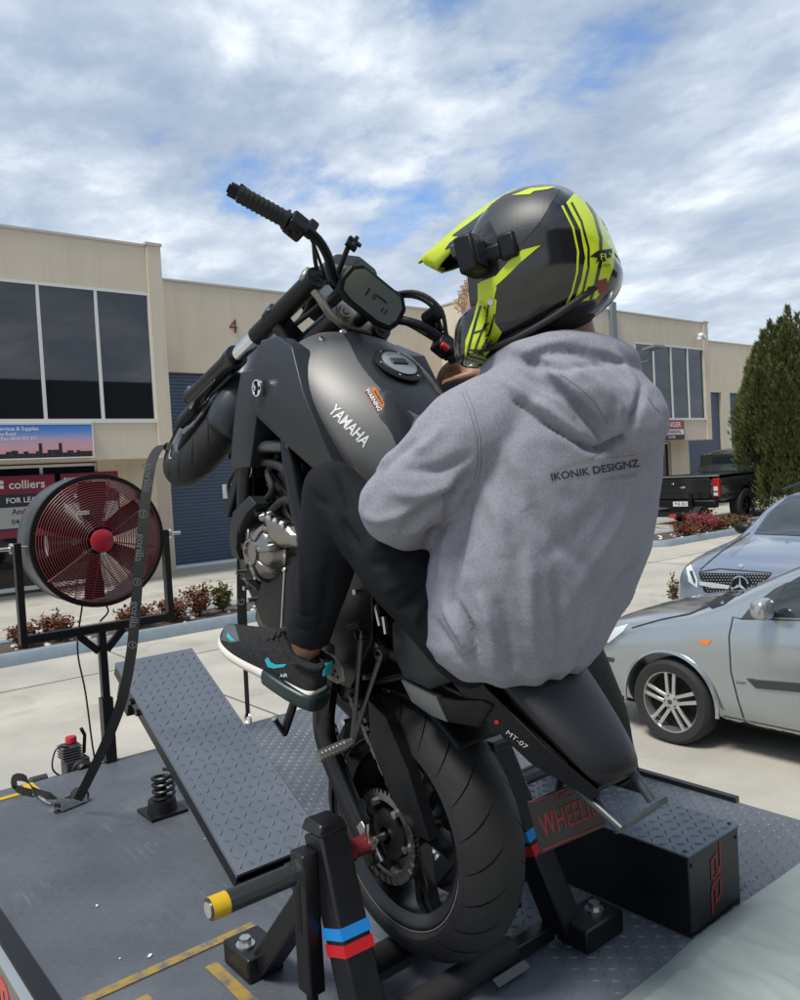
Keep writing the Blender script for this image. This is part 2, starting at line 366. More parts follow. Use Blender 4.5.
def block(ya, yb):
    c = (ya+yb)/2
    W = MB()
    # upper storey face with openings: two strips of windows
    ops = [(ya-0.30, ya-0.30-4.46), (yb+0.30+4.46, yb+0.30)]
    W.span((FX, ya, 6.10), (RX+0.3, yb, 7.06))
    W.span((FX, ya, 2.63), (RX+0.3, yb, 3.42))
    ed = [ya, ops[0][0], ops[0][1], ops[1][0], ops[1][1], yb]
    for i in (0, 2, 4): W.span((FX, ed[i], 3.42), (RX+0.3, ed[i+1], 6.10))
    for (a, b) in ops: W.span((FX+0.9, a, 3.42), (FX+1.0, b, 6.10))
    bp('wall', W, M_wall, smooth=None)
    for s, yy in ((1, ya), (-1, yb)):
        bp('corner_pillar', MB().span((FX-0.06, yy+s*0.006, 2.62), (FX+0.6, yy-s*0.30, 7.09)), M_wall, smooth=None)
        bp('pillar_cap', MB().span((FX-0.09, yy+s*0.03, 7.09), (FX+0.63, yy-s*0.33, 7.15)), M_cap, smooth=None)
    bp('parapet_cap', MB().span((FX-0.035, ya-0.32, 7.06), (FX+0.3, yb+0.32, 7.11)), M_cap, smooth=None)
    bp('parapet_cap', MB().span((FX+0.64, ya+0.03, 7.06), (RX+0.3, yb-0.03, 7.108)), M_cap, smooth=None)
    for (a, b) in ops: win(a, b, 3.42, 6.10, FX+0.02, 4, M_glass)
    # ground floor, set back
    G = MB(); G.span((LX, ya-0.0, 0), (RX+0.3, ya-1.28, 2.63)); G.span((LX, yb+1.28, 0), (RX+0.3, yb, 2.63)); G.span((LX+0.25, ya-1.28, 0), (RX, yb+1.28, 2.63))
    bp('lower_wall', G, M_wall2, smooth=None)
    bp('corner_nib', MB().span((LX-0.05, yb+0.22, 0), (RX+0.32, yb-0.38, 4.9)), M_wall, smooth=None) if False else None
    win(ya-1.28, c+0.3, 0.12, 2.60, LX+0.1, 4, M_glassd); win(c-0.3, yb+1.28, 0.12, 2.60, LX+0.1, 4, M_glassd)
    bp('lower_wall', MB().span((LX, c+0.3, 0), (LX+0.3, c-0.3, 2.63)), M_wall2, smooth=None)
    bp('downpipe', MB().span((FX-0.12, c+0.13, 2.7), (FX-0.003, c-0.13, 7.35)), M_dpipe, smooth=None)
def recess(ya, yb, n=2):
    H = 4.75; c = (ya+yb)/2
    segs = [(ya-0.80, c+0.37), (c-0.37, yb+0.80)]
    W = MB(); W.span((RX, ya, H), (RX+0.3, yb, 6.93)); W.span((RX, ya, 0), (RX+0.3, segs[0][0], H)); W.span((RX, segs[0][1], 0), (RX+0.3, segs[1][0], H)); W.span((RX, segs[1][1], 0), (RX+0.3, yb, H))
    bp('wall', W, M_wall, smooth=None)
    bp('parapet_cap', MB().span((RX-0.035, ya-0.02, 6.93), (RX+0.33, yb+0.02, 6.98)), M_cap, smooth=None)
    for a, b in segs:
        d = MB(); k = 0; pz = 0.085; z = 0.06; rows = []
        while z < H:
            for (dx, dz) in ((0.0, 0.0), (0.0, 0.045), (0.022, 0.055), (0.022, 0.075)): rows.append([(RX+0.12+dx, a-0.002, z+dz), (RX+0.12+dx, b+0.002, z+dz)])
            z += pz
        d.grid(rows); o = bp('roller_door', d, M_door, smooth=None)
        obj('bottom_bar', MB().span((RX+0.09, a-0.01, 0.0), (RX+0.16, b+0.01, 0.075)), M_white, o, smooth=None)
    for yy in (ya-0.42, c, yb+0.42): bp('wall_panel_joint', MB().span((RX-0.004, yy-0.012, H if yy != c else H), (RX+0.01, yy+0.012, 6.92)), M_wall2, smooth=None)
    return segs
block(6.0, -6.12); seg1 = recess(-6.12, -16.0); block(-16.0, -28.1); recess(-28.1, -38.0); block(-38.0, -50.1)
bp('backing_shed', MB().span((RX+0.3, 6, 0), (RX+12, -50, 6.85)), M_wall, smooth=None)
num = text('unit_number', '4', 0.50, mat('number_rust', (0.16, 0.035, 0.02), 0.5), bld, frame_m((RX-0.012, -8.86, 5.95), (0, -1, 0), (0, 0, 1)), offset=-0.008, extrude=0.012); num.matrix_parent_inverse = Matrix.Translation((-FX, 10, 0))

# signs on the row
M_signtxt = mat('sign_white_print', (0.75, 0.75, 0.76), 0.5)
sg = thing('shop_sign', 'long sign with blue to pink dusk sky and black city skyline above ground floor windows', 'sign', (FX-0.02, -2.7, 2.67))
def sgp(name, mb, m): o = obj(name, mb, m, sg, smooth=None); o.matrix_parent_inverse = Matrix.Translation((-(FX-0.02), 2.7, -2.67)); return o
M_sign = mat('dusk_print', (0.2, 0.3, 0.6), 0.4); n_, l_, b_ = mtex(M_sign)
_t = n_.new('ShaderNodeTexCoord'); _s = n_.new('ShaderNodeSeparateXYZ'); l_(_t.outputs['Object'], _s.inputs[0]); _r = n_.new('ShaderNodeValToRGB'); _mr = n_.new('ShaderNodeMapRange'); l_(_s.outputs[2], _mr.inputs[0]); _mr.inputs[1].default_value = 2.70; _mr.inputs[2].default_value = 3.34; l_(_mr.outputs[0], _r.inputs[0])
for p, c in ((0.3, (0.62, 0.33, 0.36)), (0.55, (0.45, 0.34, 0.48)), (0.78, (0.10, 0.25, 0.60))): e = _r.color_ramp.elements.new(p); e.color = (*c, 1)
_r.color_ramp.elements[0].color = (0.55, 0.25, 0.28, 1); _r.color_ramp.elements[-1].color = (0.05, 0.19, 0.55, 1); l_(_r.outputs[0], b_.inputs['Base Color'])
sgp('board', MB().span((FX-0.09, -0.9, 2.70), (FX-0.03, -4.42, 3.34)), M_sign)
M_blk = mat('print_black', (0.012, 0.012, 0.015), 0.5)
sk = MB(); rs = random.Random(3); y = -0.92
while y > -4.38:
    wd = rs.uniform(0.04, 0.12); hh = rs.choice([0.05, 0.06, 0.09, 0.07, 0.11, 0.05]); hh = hh if rs.random() > 0.1 else 0.24
    if hh > 0.2: wd = 0.06
    sk.span((FX-0.094, y, 2.70), (FX-0.088, y-wd, 2.74+hh)); y -= wd+0.004
sgp('skyline_print', sk, M_blk)
sgp('frame', MB().span((FX-0.10, -0.9, 2.675), (FX-0.025, -4.43, 2.70)).span((FX-0.10, -0.9, 3.34), (FX-0.025, -4.43, 3.36)).span((FX-0.10, -4.42, 2.70), (FX-0.025, -4.44, 3.34)), M_frame)
for i, (s_, z, sz) in enumerate((('CBR Engineering Services & Supplies', 3.26, 0.105), ('Unit 4, 170 Northview Road', 3.165, 0.095), ('Ph: (03) 9720 4455   Fax: 0410 957 571', 3.075, 0.095), ('Web: www.cbr.com.au', 2.985, 0.085))):
    o = text('lettering', s_, sz, M_signtxt, sg, frame_m((FX-0.095, -1.98+(0.0), z), (0, -1, 0), (0, 0, 1)), align='LEFT', offset=0.01, xs=0.92); o.matrix_parent_inverse = Matrix.Translation((-(FX-0.02), 2.7, -2.67))
M_mar = mat('maroon_board', (0.20, 0.012, 0.035), 0.5); M_pblue = mat('lease_dark_blue', (0.016, 0.017, 0.04), 0.5)
def lease(yc, lab):
    z0 = 1.15; s = thing('lease_sign', lab, 'sign', (LX, yc, z0)); inv = Matrix.Translation((-LX, -yc, -z0))
    def q(n, mb, m): o = obj(n, mb, m, s, smooth=None); o.matrix_parent_inverse = inv; return o
    q('board', MB().span((LX-0.02, yc+0.6, z0), (LX+0.01, yc-0.6, z0+1.25)), M_pblue); q('red_band', MB().span((LX-0.024, yc+0.6, z0+0.88), (LX-0.018, yc-0.6, z0+1.24)), M_mar)
    q('white_panel', MB().span((LX-0.024, yc+0.56, z0+0.2), (LX-0.018, yc-0.56, z0+0.62)), mat('faded_white', (0.38, 0.38, 0.37), 0.6)); q('red_band', MB().span((LX-0.024, yc+0.6, z0+0.01), (LX-0.018, yc-0.6, z0+0.16)), M_mar)
    for t_, dy, z, sz, m in (('colliers', -0.06, 1.06, 0.24, M_signtxt), ('FOR LEASE', 0, 0.75, 0.15, M_signtxt), ('Andrew', 0, 0.52, 0.16, M_blk), ('0412 345', 0, 0.32, 0.15, M_blk)):
        o = text('lettering', t_, sz, m, s, frame_m((LX-0.027, yc+dy, z0+z), (0, -1, 0), (0, 0, 1)), offset=0.012); o.matrix_parent_inverse = inv
    lg = MB()
    for a in (0, 1):
        for b in (0, 1): lg.span((LX-0.027, yc+0.54-a*0.09, z0+1.0+b*0.09), (LX-0.023, yc+0.47-a*0.09, z0+1.07+b*0.09))
    q('square_emblem', lg, M_signtxt)
lease(-3.34, 'maroon and black lease board on dark shopfront glass left of the fan')
lease(-4.66, 'maroon lease board on shopfront glass seen through the fan guard')
rsn = thing('shop_sign', 'small red and white sign under the upper windows of the far block', 'sign', (FX, -25.6, 2.7)); inv = Matrix.Translation((-FX, 25.6, -2.7))
for nm, mb, m in (('board', MB().span((FX-0.05, -24.2, 2.66), (FX-0.003, -26.16, 3.36)), M_blk), ('red_band', MB().span((FX-0.056, -24.2, 3.06), (FX-0.05, -26.12, 3.34)), mat('sign_red', (0.42, 0.03, 0.03), 0.5)), ('white_band', MB().span((FX-0.056, -24.2, 2.84), (FX-0.05, -26.12, 3.04)), M_white)):
    o = obj(nm, mb, m, rsn, smooth=None); o.matrix_parent_inverse = inv
for t_, z, sz, m in (('DANGER', 3.2, 0.26, M_signtxt), ('NO PARKING', 2.94, 0.17, M_mar), ('24 HRS', 2.75, 0.12, M_signtxt)):
    o = text('lettering', t_, sz, m, rsn, frame_m((FX-0.06, -25.3, z), (0, -1, 0), (0, 0, 1)), offset=0.015, xs=1.2); o.matrix_parent_inverse = inv
o = obj('door_notice', MB().span((RX+0.09, -8.32, 1.62), (RX+0.115, -9.0, 1.98)), M_white, smooth=None); tag(o, 'small white notice plate on the blue roller door behind the front wheel', 'notice')
cc = thing('security_camera', 'white bullet security camera high on the corner of the far block', 'camera', (FX, -27.4, 6.5)); inv = Matrix.Translation((-FX, 27.4, -6.5))
for nm, mb in (('bracket', MB().span((FX-0.2, -27.35, 6.55), (FX-0.06, -27.45, 6.62))), ('body', MB().box((FX-0.3, -27.3, 6.5), (0.16, 0.36, 0.13), Matrix.Rotation(0.35, 4, 'X'))), ('lens_hood', MB().box((FX-0.3, -27.06, 6.40), (0.14, 0.12, 0.13)))):
    o = obj(nm, mb, M_white, cc, bevel=0.02); o.matrix_parent_inverse = inv
fl = thing('flood_light', 'flat grey flood light on a bracket left of the far upper windows', 'light fitting', (FX, -23.6, 5.6)); inv = Matrix.Translation((-FX, 23.6, -5.6))
for nm, mb in (('lamp_head', MB().box((FX-0.75, -23.3, 5.78), (0.5, 0.6, 0.08), Matrix.Rotation(0.12, 4, 'Y'))), ('arm', MB().tube([(FX+0.0, -23.5, 5.35), (FX-0.45, -23.45, 5.40), (FX-0.6, -23.4, 5.72)], 0.03))):
    o = obj(nm, mb, M_dpipe, fl); o.matrix_parent_inverse = inv
# the workshops across the yard behind the photographer (they show in the window glass)
opp = thing('opposite_workshops', 'beige workshops across the yard, mirrored in the dark upper windows', 'building', (-16, -8, 0)); inv = Matrix.Translation((16, 8, 0))
OB = MB().span((-16, 25, 0), (-30, -60, 8.3)); o = obj('wall', OB, mat('dark_brick', (0.075, 0.065, 0.06), 0.9, var=0.1, vscale=2), opp, smooth=None); o.matrix_parent_inverse = inv
for k in range(7):
    y0 = 20-k*11
    o = obj('roller_door', MB().span((-15.96, y0, 0), (-16.0, y0-4, 4.6)), M_door, opp, smooth=None); o.matrix_parent_inverse = inv
    o = obj('window', MB().span((-15.95, y0-5, 3.4), (-16.0, y0-9.6, 6.0)), M_glassd, opp, smooth=None); o.matrix_parent_inverse = inv

# ------------------------------------------------------------------ plants
def leafmat(name, cols, rough=0.6):
    m = mat(name, cols[0], rough, spec=0.3); n, l, b = mtex(m); g = n.new('ShaderNodeNewGeometry'); r = n.new('ShaderNodeValToRGB'); l(g.outputs['Random Per Island'], r.inputs[0]); r.color_ramp.interpolation = 'LINEAR'
    e = r.color_ramp.elements; e[0].color = (*cols[0], 1); e[1].color = (*cols[-1], 1)
    for i, c in enumerate(cols[1:-1]): q = e.new((i+1)/(len(cols)-1)); q.color = (*c, 1)
    l(r.outputs[0], b.inputs['Base Color']); return m
M_lred = leafmat('nandina_leaf', [(0.05, 0.06, 0.015), (0.16, 0.035, 0.02), (0.10, 0.05, 0.02), (0.22, 0.06, 0.035)])
M_lgrn = leafmat('olive_leaf', [(0.06, 0.075, 0.02), (0.12, 0.12, 0.035), (0.15, 0.11, 0.05), (0.09, 0.1, 0.03)])
M_lpnk = leafmat('pink_bloom', [(0.10, 0.09, 0.03), (0.36, 0.03, 0.06), (0.30, 0.05, 0.08), (0.12, 0.10, 0.03)])
M_stem = mat('brown_stem', (0.09, 0.06, 0.04), 0.9)
def leaf(mb, p, d, ln, wd, rnd):
    d = d.normalized(); s = d.cross(Vector((rnd.uniform(-1, 1), rnd.uniform(-1, 1), rnd.uniform(-1, 1)))).normalized()
    a = mb.pt(p); b = mb.pt(p+d*ln*0.5+s*wd/2); c = mb.pt(p+d*ln); e = mb.pt(p+d*ln*0.5-s*wd/2); mb.face((a, b, c, e))
def shrub(pos, r, h, m, label, n=420, seed=1, grp='shrubs in the kerbed bed'):
    rnd = random.Random(seed); t = thing('shrub', label, 'shrub', pos, grp); f = MB(); st = MB()
    stems = []
    for k in range(9):
        a = rnd.uniform(0, 2*pi); q = Vector((cos(a)*r*rnd.uniform(0.2, 0.8), sin(a)*r*rnd.uniform(0.2, 0.8), h*rnd.uniform(0.6, 1.0))); st.tube([(0, 0, 0), q*0.55+Vector((0, 0, 0.05)), q], [0.008, 0.006, 0.003], 5); stems.append(q)
    for k in range(n):
        q = rnd.choice(stems); tt = rnd.uniform(0.3, 1.05); p = q*tt+Vector((rnd.gauss(0, r*0.22), rnd.gauss(0, r*0.22), rnd.gauss(0, h*0.09)))
        if p.z < 0.01: continue
        leaf(f, p, Vector((rnd.uniform(-1, 1), rnd.uniform(-1, 1), rnd.uniform(-0.2, 1))), rnd.uniform(0.04, 0.085), rnd.uniform(0.02, 0.04), rnd)
    obj('stems', st, M_stem, t); obj('foliage', f, m, t, smooth=None)
for i, (px, py, x, r, h, m, lb) in enumerate((
    (28, 650, 9.4, 0.22, 0.26, M_lred, 'low reddish shrub at the far left of the kerbed bed, under the fan frame corner'),
    (62, 645, 9.45, 0.27, 0.34, M_lred, 'reddish brown shrub below the left half of the fan'),
    (136, 630, 9.45, 0.26, 0.30, M_lred, 'reddish shrub partly behind the hanging black strap'),
    (172, 622, 9.5, 0.30, 0.36, M_lred, 'red leaved shrub just right of the fan frame'),
    (200, 616, 9.55, 0.25, 0.42, M_lred, 'bushy red and brown shrub between the fan frame and the motorcycle'),
    (223, 611, 9.55, 0.17, 0.40, M_lgrn, 'thin yellow green shrub beside the strap under the engine'))):
    p = onX(px, py, x); shrub((p.x, p.y, 0.09), r, h, m, lb, 900, 20+i)
for i, (px, x, r, h, m, lb) in enumerate(((688, 9.2, 0.42, 0.34, M_lred, 'reddish shrub at the tip of the bed near the small trailer'), (702, 9.4, 0.5, 0.48, M_lpnk, 'shrub with bright pink flowers in the far bed'), (716, 9.5, 0.4, 0.30, M_lred, 'rusty red shrub right of the pink flowering one'), (726, 9.6, 0.3, 0.28, M_lgrn, 'small olive shrub under the pickup'), (737, 9.6, 0.35, 0.30, M_lred, 'rusty shrub beside the black wing mirror'))):
    p = onX(px, 528, x); shrub((p.x, p.y, 0.09), r, h, m, lb, 1500, 40+i, 'shrubs in the far bed')
p = onZ(674, 607, 0); shrub((p.x, p.y, 0.0), 0.13, 0.42, M_lgrn, 'small olive weed beside the bumper of the dark car', 160, 61, None)

# conifer
M_con = leafmat('conifer_spray', [(0.045, 0.060, 0.018), (0.085, 0.105, 0.028), (0.13, 0.14, 0.04), (0.065, 0.08, 0.03)], 0.7)
def conifer(pos, H, R, label, seed, n=15000):
    rnd = random.Random(seed); t = thing('conifer_tree', label, 'tree', pos)
    tr = MB(); tr.tube([(0, 0, 0), (0.03, 0.02, H*0.4), (0, 0, H*0.85)], [0.16, 0.1, 0.02], 8)
    f = MB(); plumes = []
    for k in range(84):
        a = rnd.uniform(0, 2*pi); rr = R*sqrt(rnd.random())*0.86*(0.55 if k > 62 else 1); z0 = rnd.uniform(0.02, 0.62)*H
        top = min(H*(1.0-0.42*(rr/R)**2.0), (z0+rnd.uniform(0.28, 0.5)*H) if k <= 62 else 99)*rnd.uniform(0.86, 1.0)
        if z0 > top-0.25*H: z0 = max(0.1, top-0.32*H)
        lean = 0.25*rr/R; plumes.append((cos(a)*rr, sin(a)*rr, z0, top, R*rnd.uniform(0.34, 0.50), cos(a)*lean, sin(a)*lean))
        tr.tube([(0, 0, z0*0.8), (cos(a)*rr*0.6, sin(a)*rr*0.6, z0+0.2), (cos(a)*rr*1.05, sin(a)*rr*1.05, top-0.3)], [0.035, 0.02, 0.008], 5)
    for k in range(n):
        x, y, z0, z1, r, lx, ly = rnd.choice(plumes); u = rnd.random(); z = z0+(z1-z0)*u; rad = r*(sin(pi*min(1, u*0.8+0.22))**0.75)*(1-u*0.55)*rnd.uniform(0.55, 1.05); a = rnd.uniform(0, 2*pi)
        d = Vector((cos(a)*0.55+lx, sin(a)*0.55+ly, 1.0)); p = Vector((x+cos(a)*rad+lx*(z-z0)*0.3, y+sin(a)*rad+ly*(z-z0)*0.3, z))
        ln = rnd.uniform(0.10, 0.24)
        s = d.cross(Vector((rnd.uniform(-1, 1), rnd.uniform(-1, 1), 0.1))).normalized(); dn = d.normalized()
        i0 = f.pt(p); i1 = f.pt(p+dn*ln*0.45+s*0.022); i2 = f.pt(p+dn*ln); i3 = f.pt(p+dn*ln*0.45-s*0.022); f.face((i0, i1, i2, i3))
        for sg_ in (-1, 1):
            q = p+dn*ln*0.3; e = (dn+s*sg_*0.8).normalized(); j0 = f.pt(q); j1 = f.pt(q+e*ln*0.3+dn*0.018); j2 = f.pt(q+e*ln*0.5); f.face((j0, j1, j2))
    obj('trunk', tr, M_stem, t); obj('crown', f, M_con, t, smooth=None)
p = onX(800, 505, 9.75); conifer((p.x, p.y, 0.05), 6.3, 1.62, 'tall dense dark green conifer standing in the bed at the right edge', 5, 85000)
# ================================================================== TRAILER AND WHEELIE MACHINE
DZ = 0.83
M_deck = mat('deck_paint', (0.078, 0.087, 0.103), 0.46, var=0.14, vscale=4, bump=0.12, bscale=160, col2=(0.108, 0.117, 0.133), c2scale=2.2, c2pos=(0.45, 0.72), rvar=0.10)
M_plate = mat('tread_plate', (0.105, 0.122, 0.150), 0.38, var=0.08, vscale=9, col2=(0.12, 0.135, 0.16), c2scale=4, c2pos=(0.5, 0.7), bump=0.05, bscale=200, rvar=0.08)
M_steel = mat('black_steel', (0.006, 0.006, 0.0075), 0.36, var=0.2, vscale=20, bump=0.06, bscale=240)
M_black = mat('satin_black', (0.005, 0.005, 0.006), 0.45, spec=0.35)
M_zinc = mat('zinc_bolt', (0.62, 0.62, 0.60), 0.3, 1.0, var=0.1, vscale=60)
M_yel = mat('yellow_paint', (0.58, 0.36, 0.008), 0.5, var=0.1, vscale=20)
M_yelw = mat('worn_yellow_line', (0.30, 0.20, 0.045), 0.6, col2=(0.09, 0.10, 0.11), c2scale=26, c2pos=(0.44, 0.64))
M_blue = mat('blue_tape', (0.012, 0.22, 0.62), 0.4); M_red = mat('red_tape', (0.50, 0.010, 0.018), 0.4)
M_redpl = mat('red_plastic', (0.15, 0.010, 0.016), 0.45, var=0.15, vscale=30)
M_rub = mat('rubber', (0.012, 0.012, 0.013), 0.7, bump=0.1, bscale=120)
def lugs(mb, o, u, v, nu, nv, cell, h, ln=0.025, wd=0.0065, skip=None):
    o, u, v = Vector(o), Vector(u).normalized(), Vector(v).normalized(); n = u.cross(v)
    for i in range(nu):
        for j in range(nv):
            if skip and skip(i, j): continue
            c = o+u*((i+0.5)*cell)+v*((j+0.5)*cell); s = 1 if (i+j) % 2 else -1
            a = (u+v*s).normalized(); b = n.cross(a)
            k = [mb.pt(c+a*ln/2), mb.pt(c+a*ln*0.2+b*wd/2), mb.pt(c-a*ln*0.2+b*wd/2), mb.pt(c-a*ln/2), mb.pt(c-a*ln*0.2-b*wd/2), mb.pt(c+a*ln*0.2-b*wd/2), mb.pt(c+a*ln*0.24+n*h), mb.pt(c-a*ln*0.24+n*h)]
            mb.face((k[0], k[1], k[6])); mb.face((k[1], k[2], k[7], k[6])); mb.face((k[2], k[3], k[7])); mb.face((k[3], k[4], k[7])); mb.face((k[4], k[5], k[6], k[7])); mb.face((k[5], k[0], k[6]))
trl = thing('machine_trailer', 'low trailer with dark blue grey tread plate deck carrying the wheelie machine', 'trailer', (0.4, -0.3, 0))
inv = Matrix.Translation((-0.4, 0.3, 0))
def tp(name, mb, m, par=None, **k):
    o = obj(name, mb, m, par or trl, **k)
    if par is None: o.matrix_parent_inverse = inv
    return o
tp('deck', MB().span((-1.25, -1.415, DZ-0.012), (2.135, 0.735, DZ)), M_deck, smooth=None)
lg = MB(); lugs(lg, (-0.45, -1.40, DZ), (1, 0, 0), (0, 1, 0), 80, 36, 0.032, 0.0030); lugs(lg, (-0.45, -0.248, DZ), (1, 0, 0), (0, 1, 0), 80, 29, 0.032, 0.0009); tag(tp('tread_lugs', lg, M_deck, smooth=None), kind='stuff')
tp('chassis', MB().span((-1.22, -1.38, DZ-0.10), (-1.15, 0.70, DZ-0.013)).span((2.06, -1.38, DZ-0.10), (2.13, 0.70, DZ-0.013)).span((-1.15, -0.9, DZ-0.16), (2.06, -0.8, DZ-0.013)).span((-1.15, 0.2, DZ-0.16), (2.06, 0.3, DZ-0.013)), M_steel, smooth=None)
for yy in (-1.1, 0.5):
    wl = tp('wheel', MB().lathe([(0.20, -0.08), (0.29, -0.08), (0.31, -0.05), (0.31, 0.05), (0.29, 0.08), (0.20, 0.08)], (0.3, yy, 0.31), 1, 32, closedprof=True), M_rub); obj('rim', MB().lathe([(0.03, -0.05), (0.2, -0.06), (0.2, 0.06), (0.03, 0.05)], (0.3, yy, 0.31), 1, 24, closedprof=True), M_zinc, wl)
tp('axle_beam', MB().span((0.26, -1.1, 0.28), (0.34, 0.5, 0.34)).span((0.26, -0.85, 0.34), (0.34, -0.8, 0.68)).span((0.26, 0.22, 0.34), (0.34, 0.27, 0.68)), M_steel, smooth=None)
tp('edge_rail', MB().span((-0.046, -1.425, DZ-0.03), (0.95, -1.40, DZ+0.018)), M_steel, smooth=None)
sk_ = tp('side_skirt', MB().span((-1.25, 0.748, DZ-0.42), (2.13, 0.765, DZ-0.004)), mat('skirt_print', (0.13, 0.125, 0.115), 0.5), smooth=None)
tp('edge_trim', MB().span((-1.25, 0.700, DZ), (2.13, 0.746, DZ+0.012)), M_steel, smooth=None)
tp('edge_trim', MB().span((-1.25, 0.747, DZ-0.003), (2.13, 0.768, DZ+0.006)), mat('bright_trim', (0.42, 0.45, 0.47), 0.35, 0.6), smooth=None)
text('lettering', 'OR', 0.20, mat('red_print', (0.50, 0.05, 0.04), 0.5), sk_, frame_m((0.86, 0.767, DZ-0.12), (-1, 0, 0), (0, 0, 1)), offset=0.02)
# painted lines
yl = MB(); yl.span((0.474, 0.20, DZ+0.001), (0.505, 0.70, DZ+0.004)); tp('painted_line', yl, M_yelw, smooth=None)
for yy in (0.55, 0.37): tp('painted_line', MB().span((0.12, yy-0.016, DZ+0.001), (0.405, yy+0.016, DZ+0.004)), M_yelw, smooth=None)
tp('floor_marking', MB().prism([(2.02, 0.62), (2.05, 0.62), (2.05, 0.37), (2.13, 0.37), (2.13, 0.33), (2.02, 0.33)], 2, DZ+0.001, DZ+0.004), M_yel, smooth=None)

# scuffs and dust on the deck and plate paint: thin scratches with a shape of their own
for _m, _k in ((M_deck, 0.32), (M_plate, 0.30)):
    n_, l_, b_ = mtex(_m); _tc = n_.new('ShaderNodeTexCoord'); _mp = n_.new('ShaderNodeMapping'); l_(_tc.outputs['Object'], _mp.inputs[0]); _mp.inputs['Rotation'].default_value = (0, 0, 0.7); _mp.inputs['Scale'].default_value = (5, 70, 5)
    _nz = n_.new('ShaderNodeTexNoise'); _nz.inputs['Scale'].default_value = 1.2; _nz.inputs['Detail'].default_value = 6; _nz.inputs['Roughness'].default_value = 0.7; l_(_mp.outputs[0], _nz.inputs['Vector'])
    _n2 = n_.new('ShaderNodeTexNoise'); _n2.inputs['Scale'].default_value = 3.0; _n2.inputs['Detail'].default_value = 5; l_(_tc.outputs['Object'], _n2.inputs['Vector'])
    _ml = n_.new('ShaderNodeMath'); _ml.operation = 'MULTIPLY'; l_(_nz.outputs['Fac'], _ml.inputs[0]); l_(_n2.outputs['Fac'], _ml.inputs[1])
    _rp = n_.new('ShaderNodeValToRGB'); l_(_ml.outputs[0], _rp.inputs[0]); _rp.color_ramp.elements[0].position = 0.31; _rp.color_ramp.elements[0].color = (0, 0, 0, 1); _rp.color_ramp.elements[1].position = 0.43; _rp.color_ramp.elements[1].color = (_k, _k, _k, 1)
    _mm = n_.new('ShaderNodeMix'); _mm.data_type = 'RGBA'; l_(_rp.outputs[0], _mm.inputs[0]); _src = b_.inputs['Base Color'].links[0].from_socket; l_(_src, _mm.inputs[6]); _mm.inputs[7].default_value = (0.22, 0.23, 0.24, 1); l_(_mm.outputs[2], b_.inputs['Base Color'])
for px, py, r in ((97, 907, 0.006), (150, 957, 0.008), (205, 840, 0.003), (120, 960, 0.003)):
    p = onZ(px, py, DZ); o = obj('paper_scrap', MB().box((p.x, p.y, DZ+0.004), (r*1.6, r, 0.002), Matrix.Rotation(px, 4, 'Z')), M_white, smooth=None); tag(o, {97: 'tiny white scrap lying on the open left part of the deck', 150: 'larger white scrap on the deck just behind the yellow line', 205: 'tiny white speck on the deck left of the ramp edge', 120: 'tiny white speck on the deck near the yellow line'}[px], 'scrap', 'scraps on the deck')
# catch plate on its spring
cp = thing('catch_plate', 'long sloping tread plate ramp hinged under the raised front wheel', 'ramp', (0.666, 0, DZ))
CPM = frame_m((0, 0, 0.06), Vector((1.557-0.666, 0, 0.50)), (0, 1, 0)); CL = hypot(0.891, 0.50)
obj('tread_plate', MB(CPM).span((0, -0.158, -0.012), (CL, 0.152, 0.0)), M_plate, cp, smooth=None)
lg = MB(CPM); lugs(lg, (0.006, -0.156, 0), (1, 0, 0), (0, 1, 0), 30, 9, 0.0335, 0.0036, 0.027, 0.0075); tag(obj('tread_lugs', lg, M_plate, cp, smooth=None), kind='stuff')
obj('side_frame', MB(CPM).span((0.0, 0.135, -0.055), (CL, 0.150, -0.0125)).span((0.0, -0.156, -0.055), (CL, -0.14, -0.0125)).span((0.002, -0.14, -0.054), (0.03, 0.135, -0.0125)).span((CL-0.03, -0.14, -0.054), (CL-0.002, 0.135, -0.0125)), M_steel, cp, smooth=None)
for k, t in enumerate((0.30, 0.36)): obj('bolt', MB(CPM).cyl((CL*(1-t)+0.12, 0.150, -0.034), (CL*(1-t)+0.12, 0.162, -0.034), 0.012, 6), M_steel, cp)
obj('hinge', MB().cyl((0.01, -0.15, 0.02), (0.01, 0.145, 0.02), 0.014, 12).span((-0.03, -0.13, 0.0), (0.05, -0.10, 0.018)).span((-0.03, 0.09, 0.0), (0.05, 0.12, 0.018)), M_steel, cp)
obj('stop_block', MB(CPM).span((CL-0.16, 0.08, -0.13), (CL-0.05, 0.150, -0.056)), M_steel, cp, bevel=0.004)
spx = 1.42-0.666
sp = MB(); sp.tube([(spx+0.038*cos(t), 0.052+0.038*sin(t), 0.052+0.024*t/(2*pi)) for t in [k*2*pi/16 for k in range(16*4)]], 0.0065, 7); obj('coil_spring', sp, M_steel, cp)
obj('spring_seat', MB().span((spx-0.07, -0.008, 0.002), (spx+0.07, 0.132, 0.012)).lathe([(0.0, 0.012), (0.055, 0.012), (0.05, 0.05), (0.02, 0.055), (0.02, 0.12), (0, 0.12)], (spx, 0.062, 0), 2, 20), M_steel, cp)

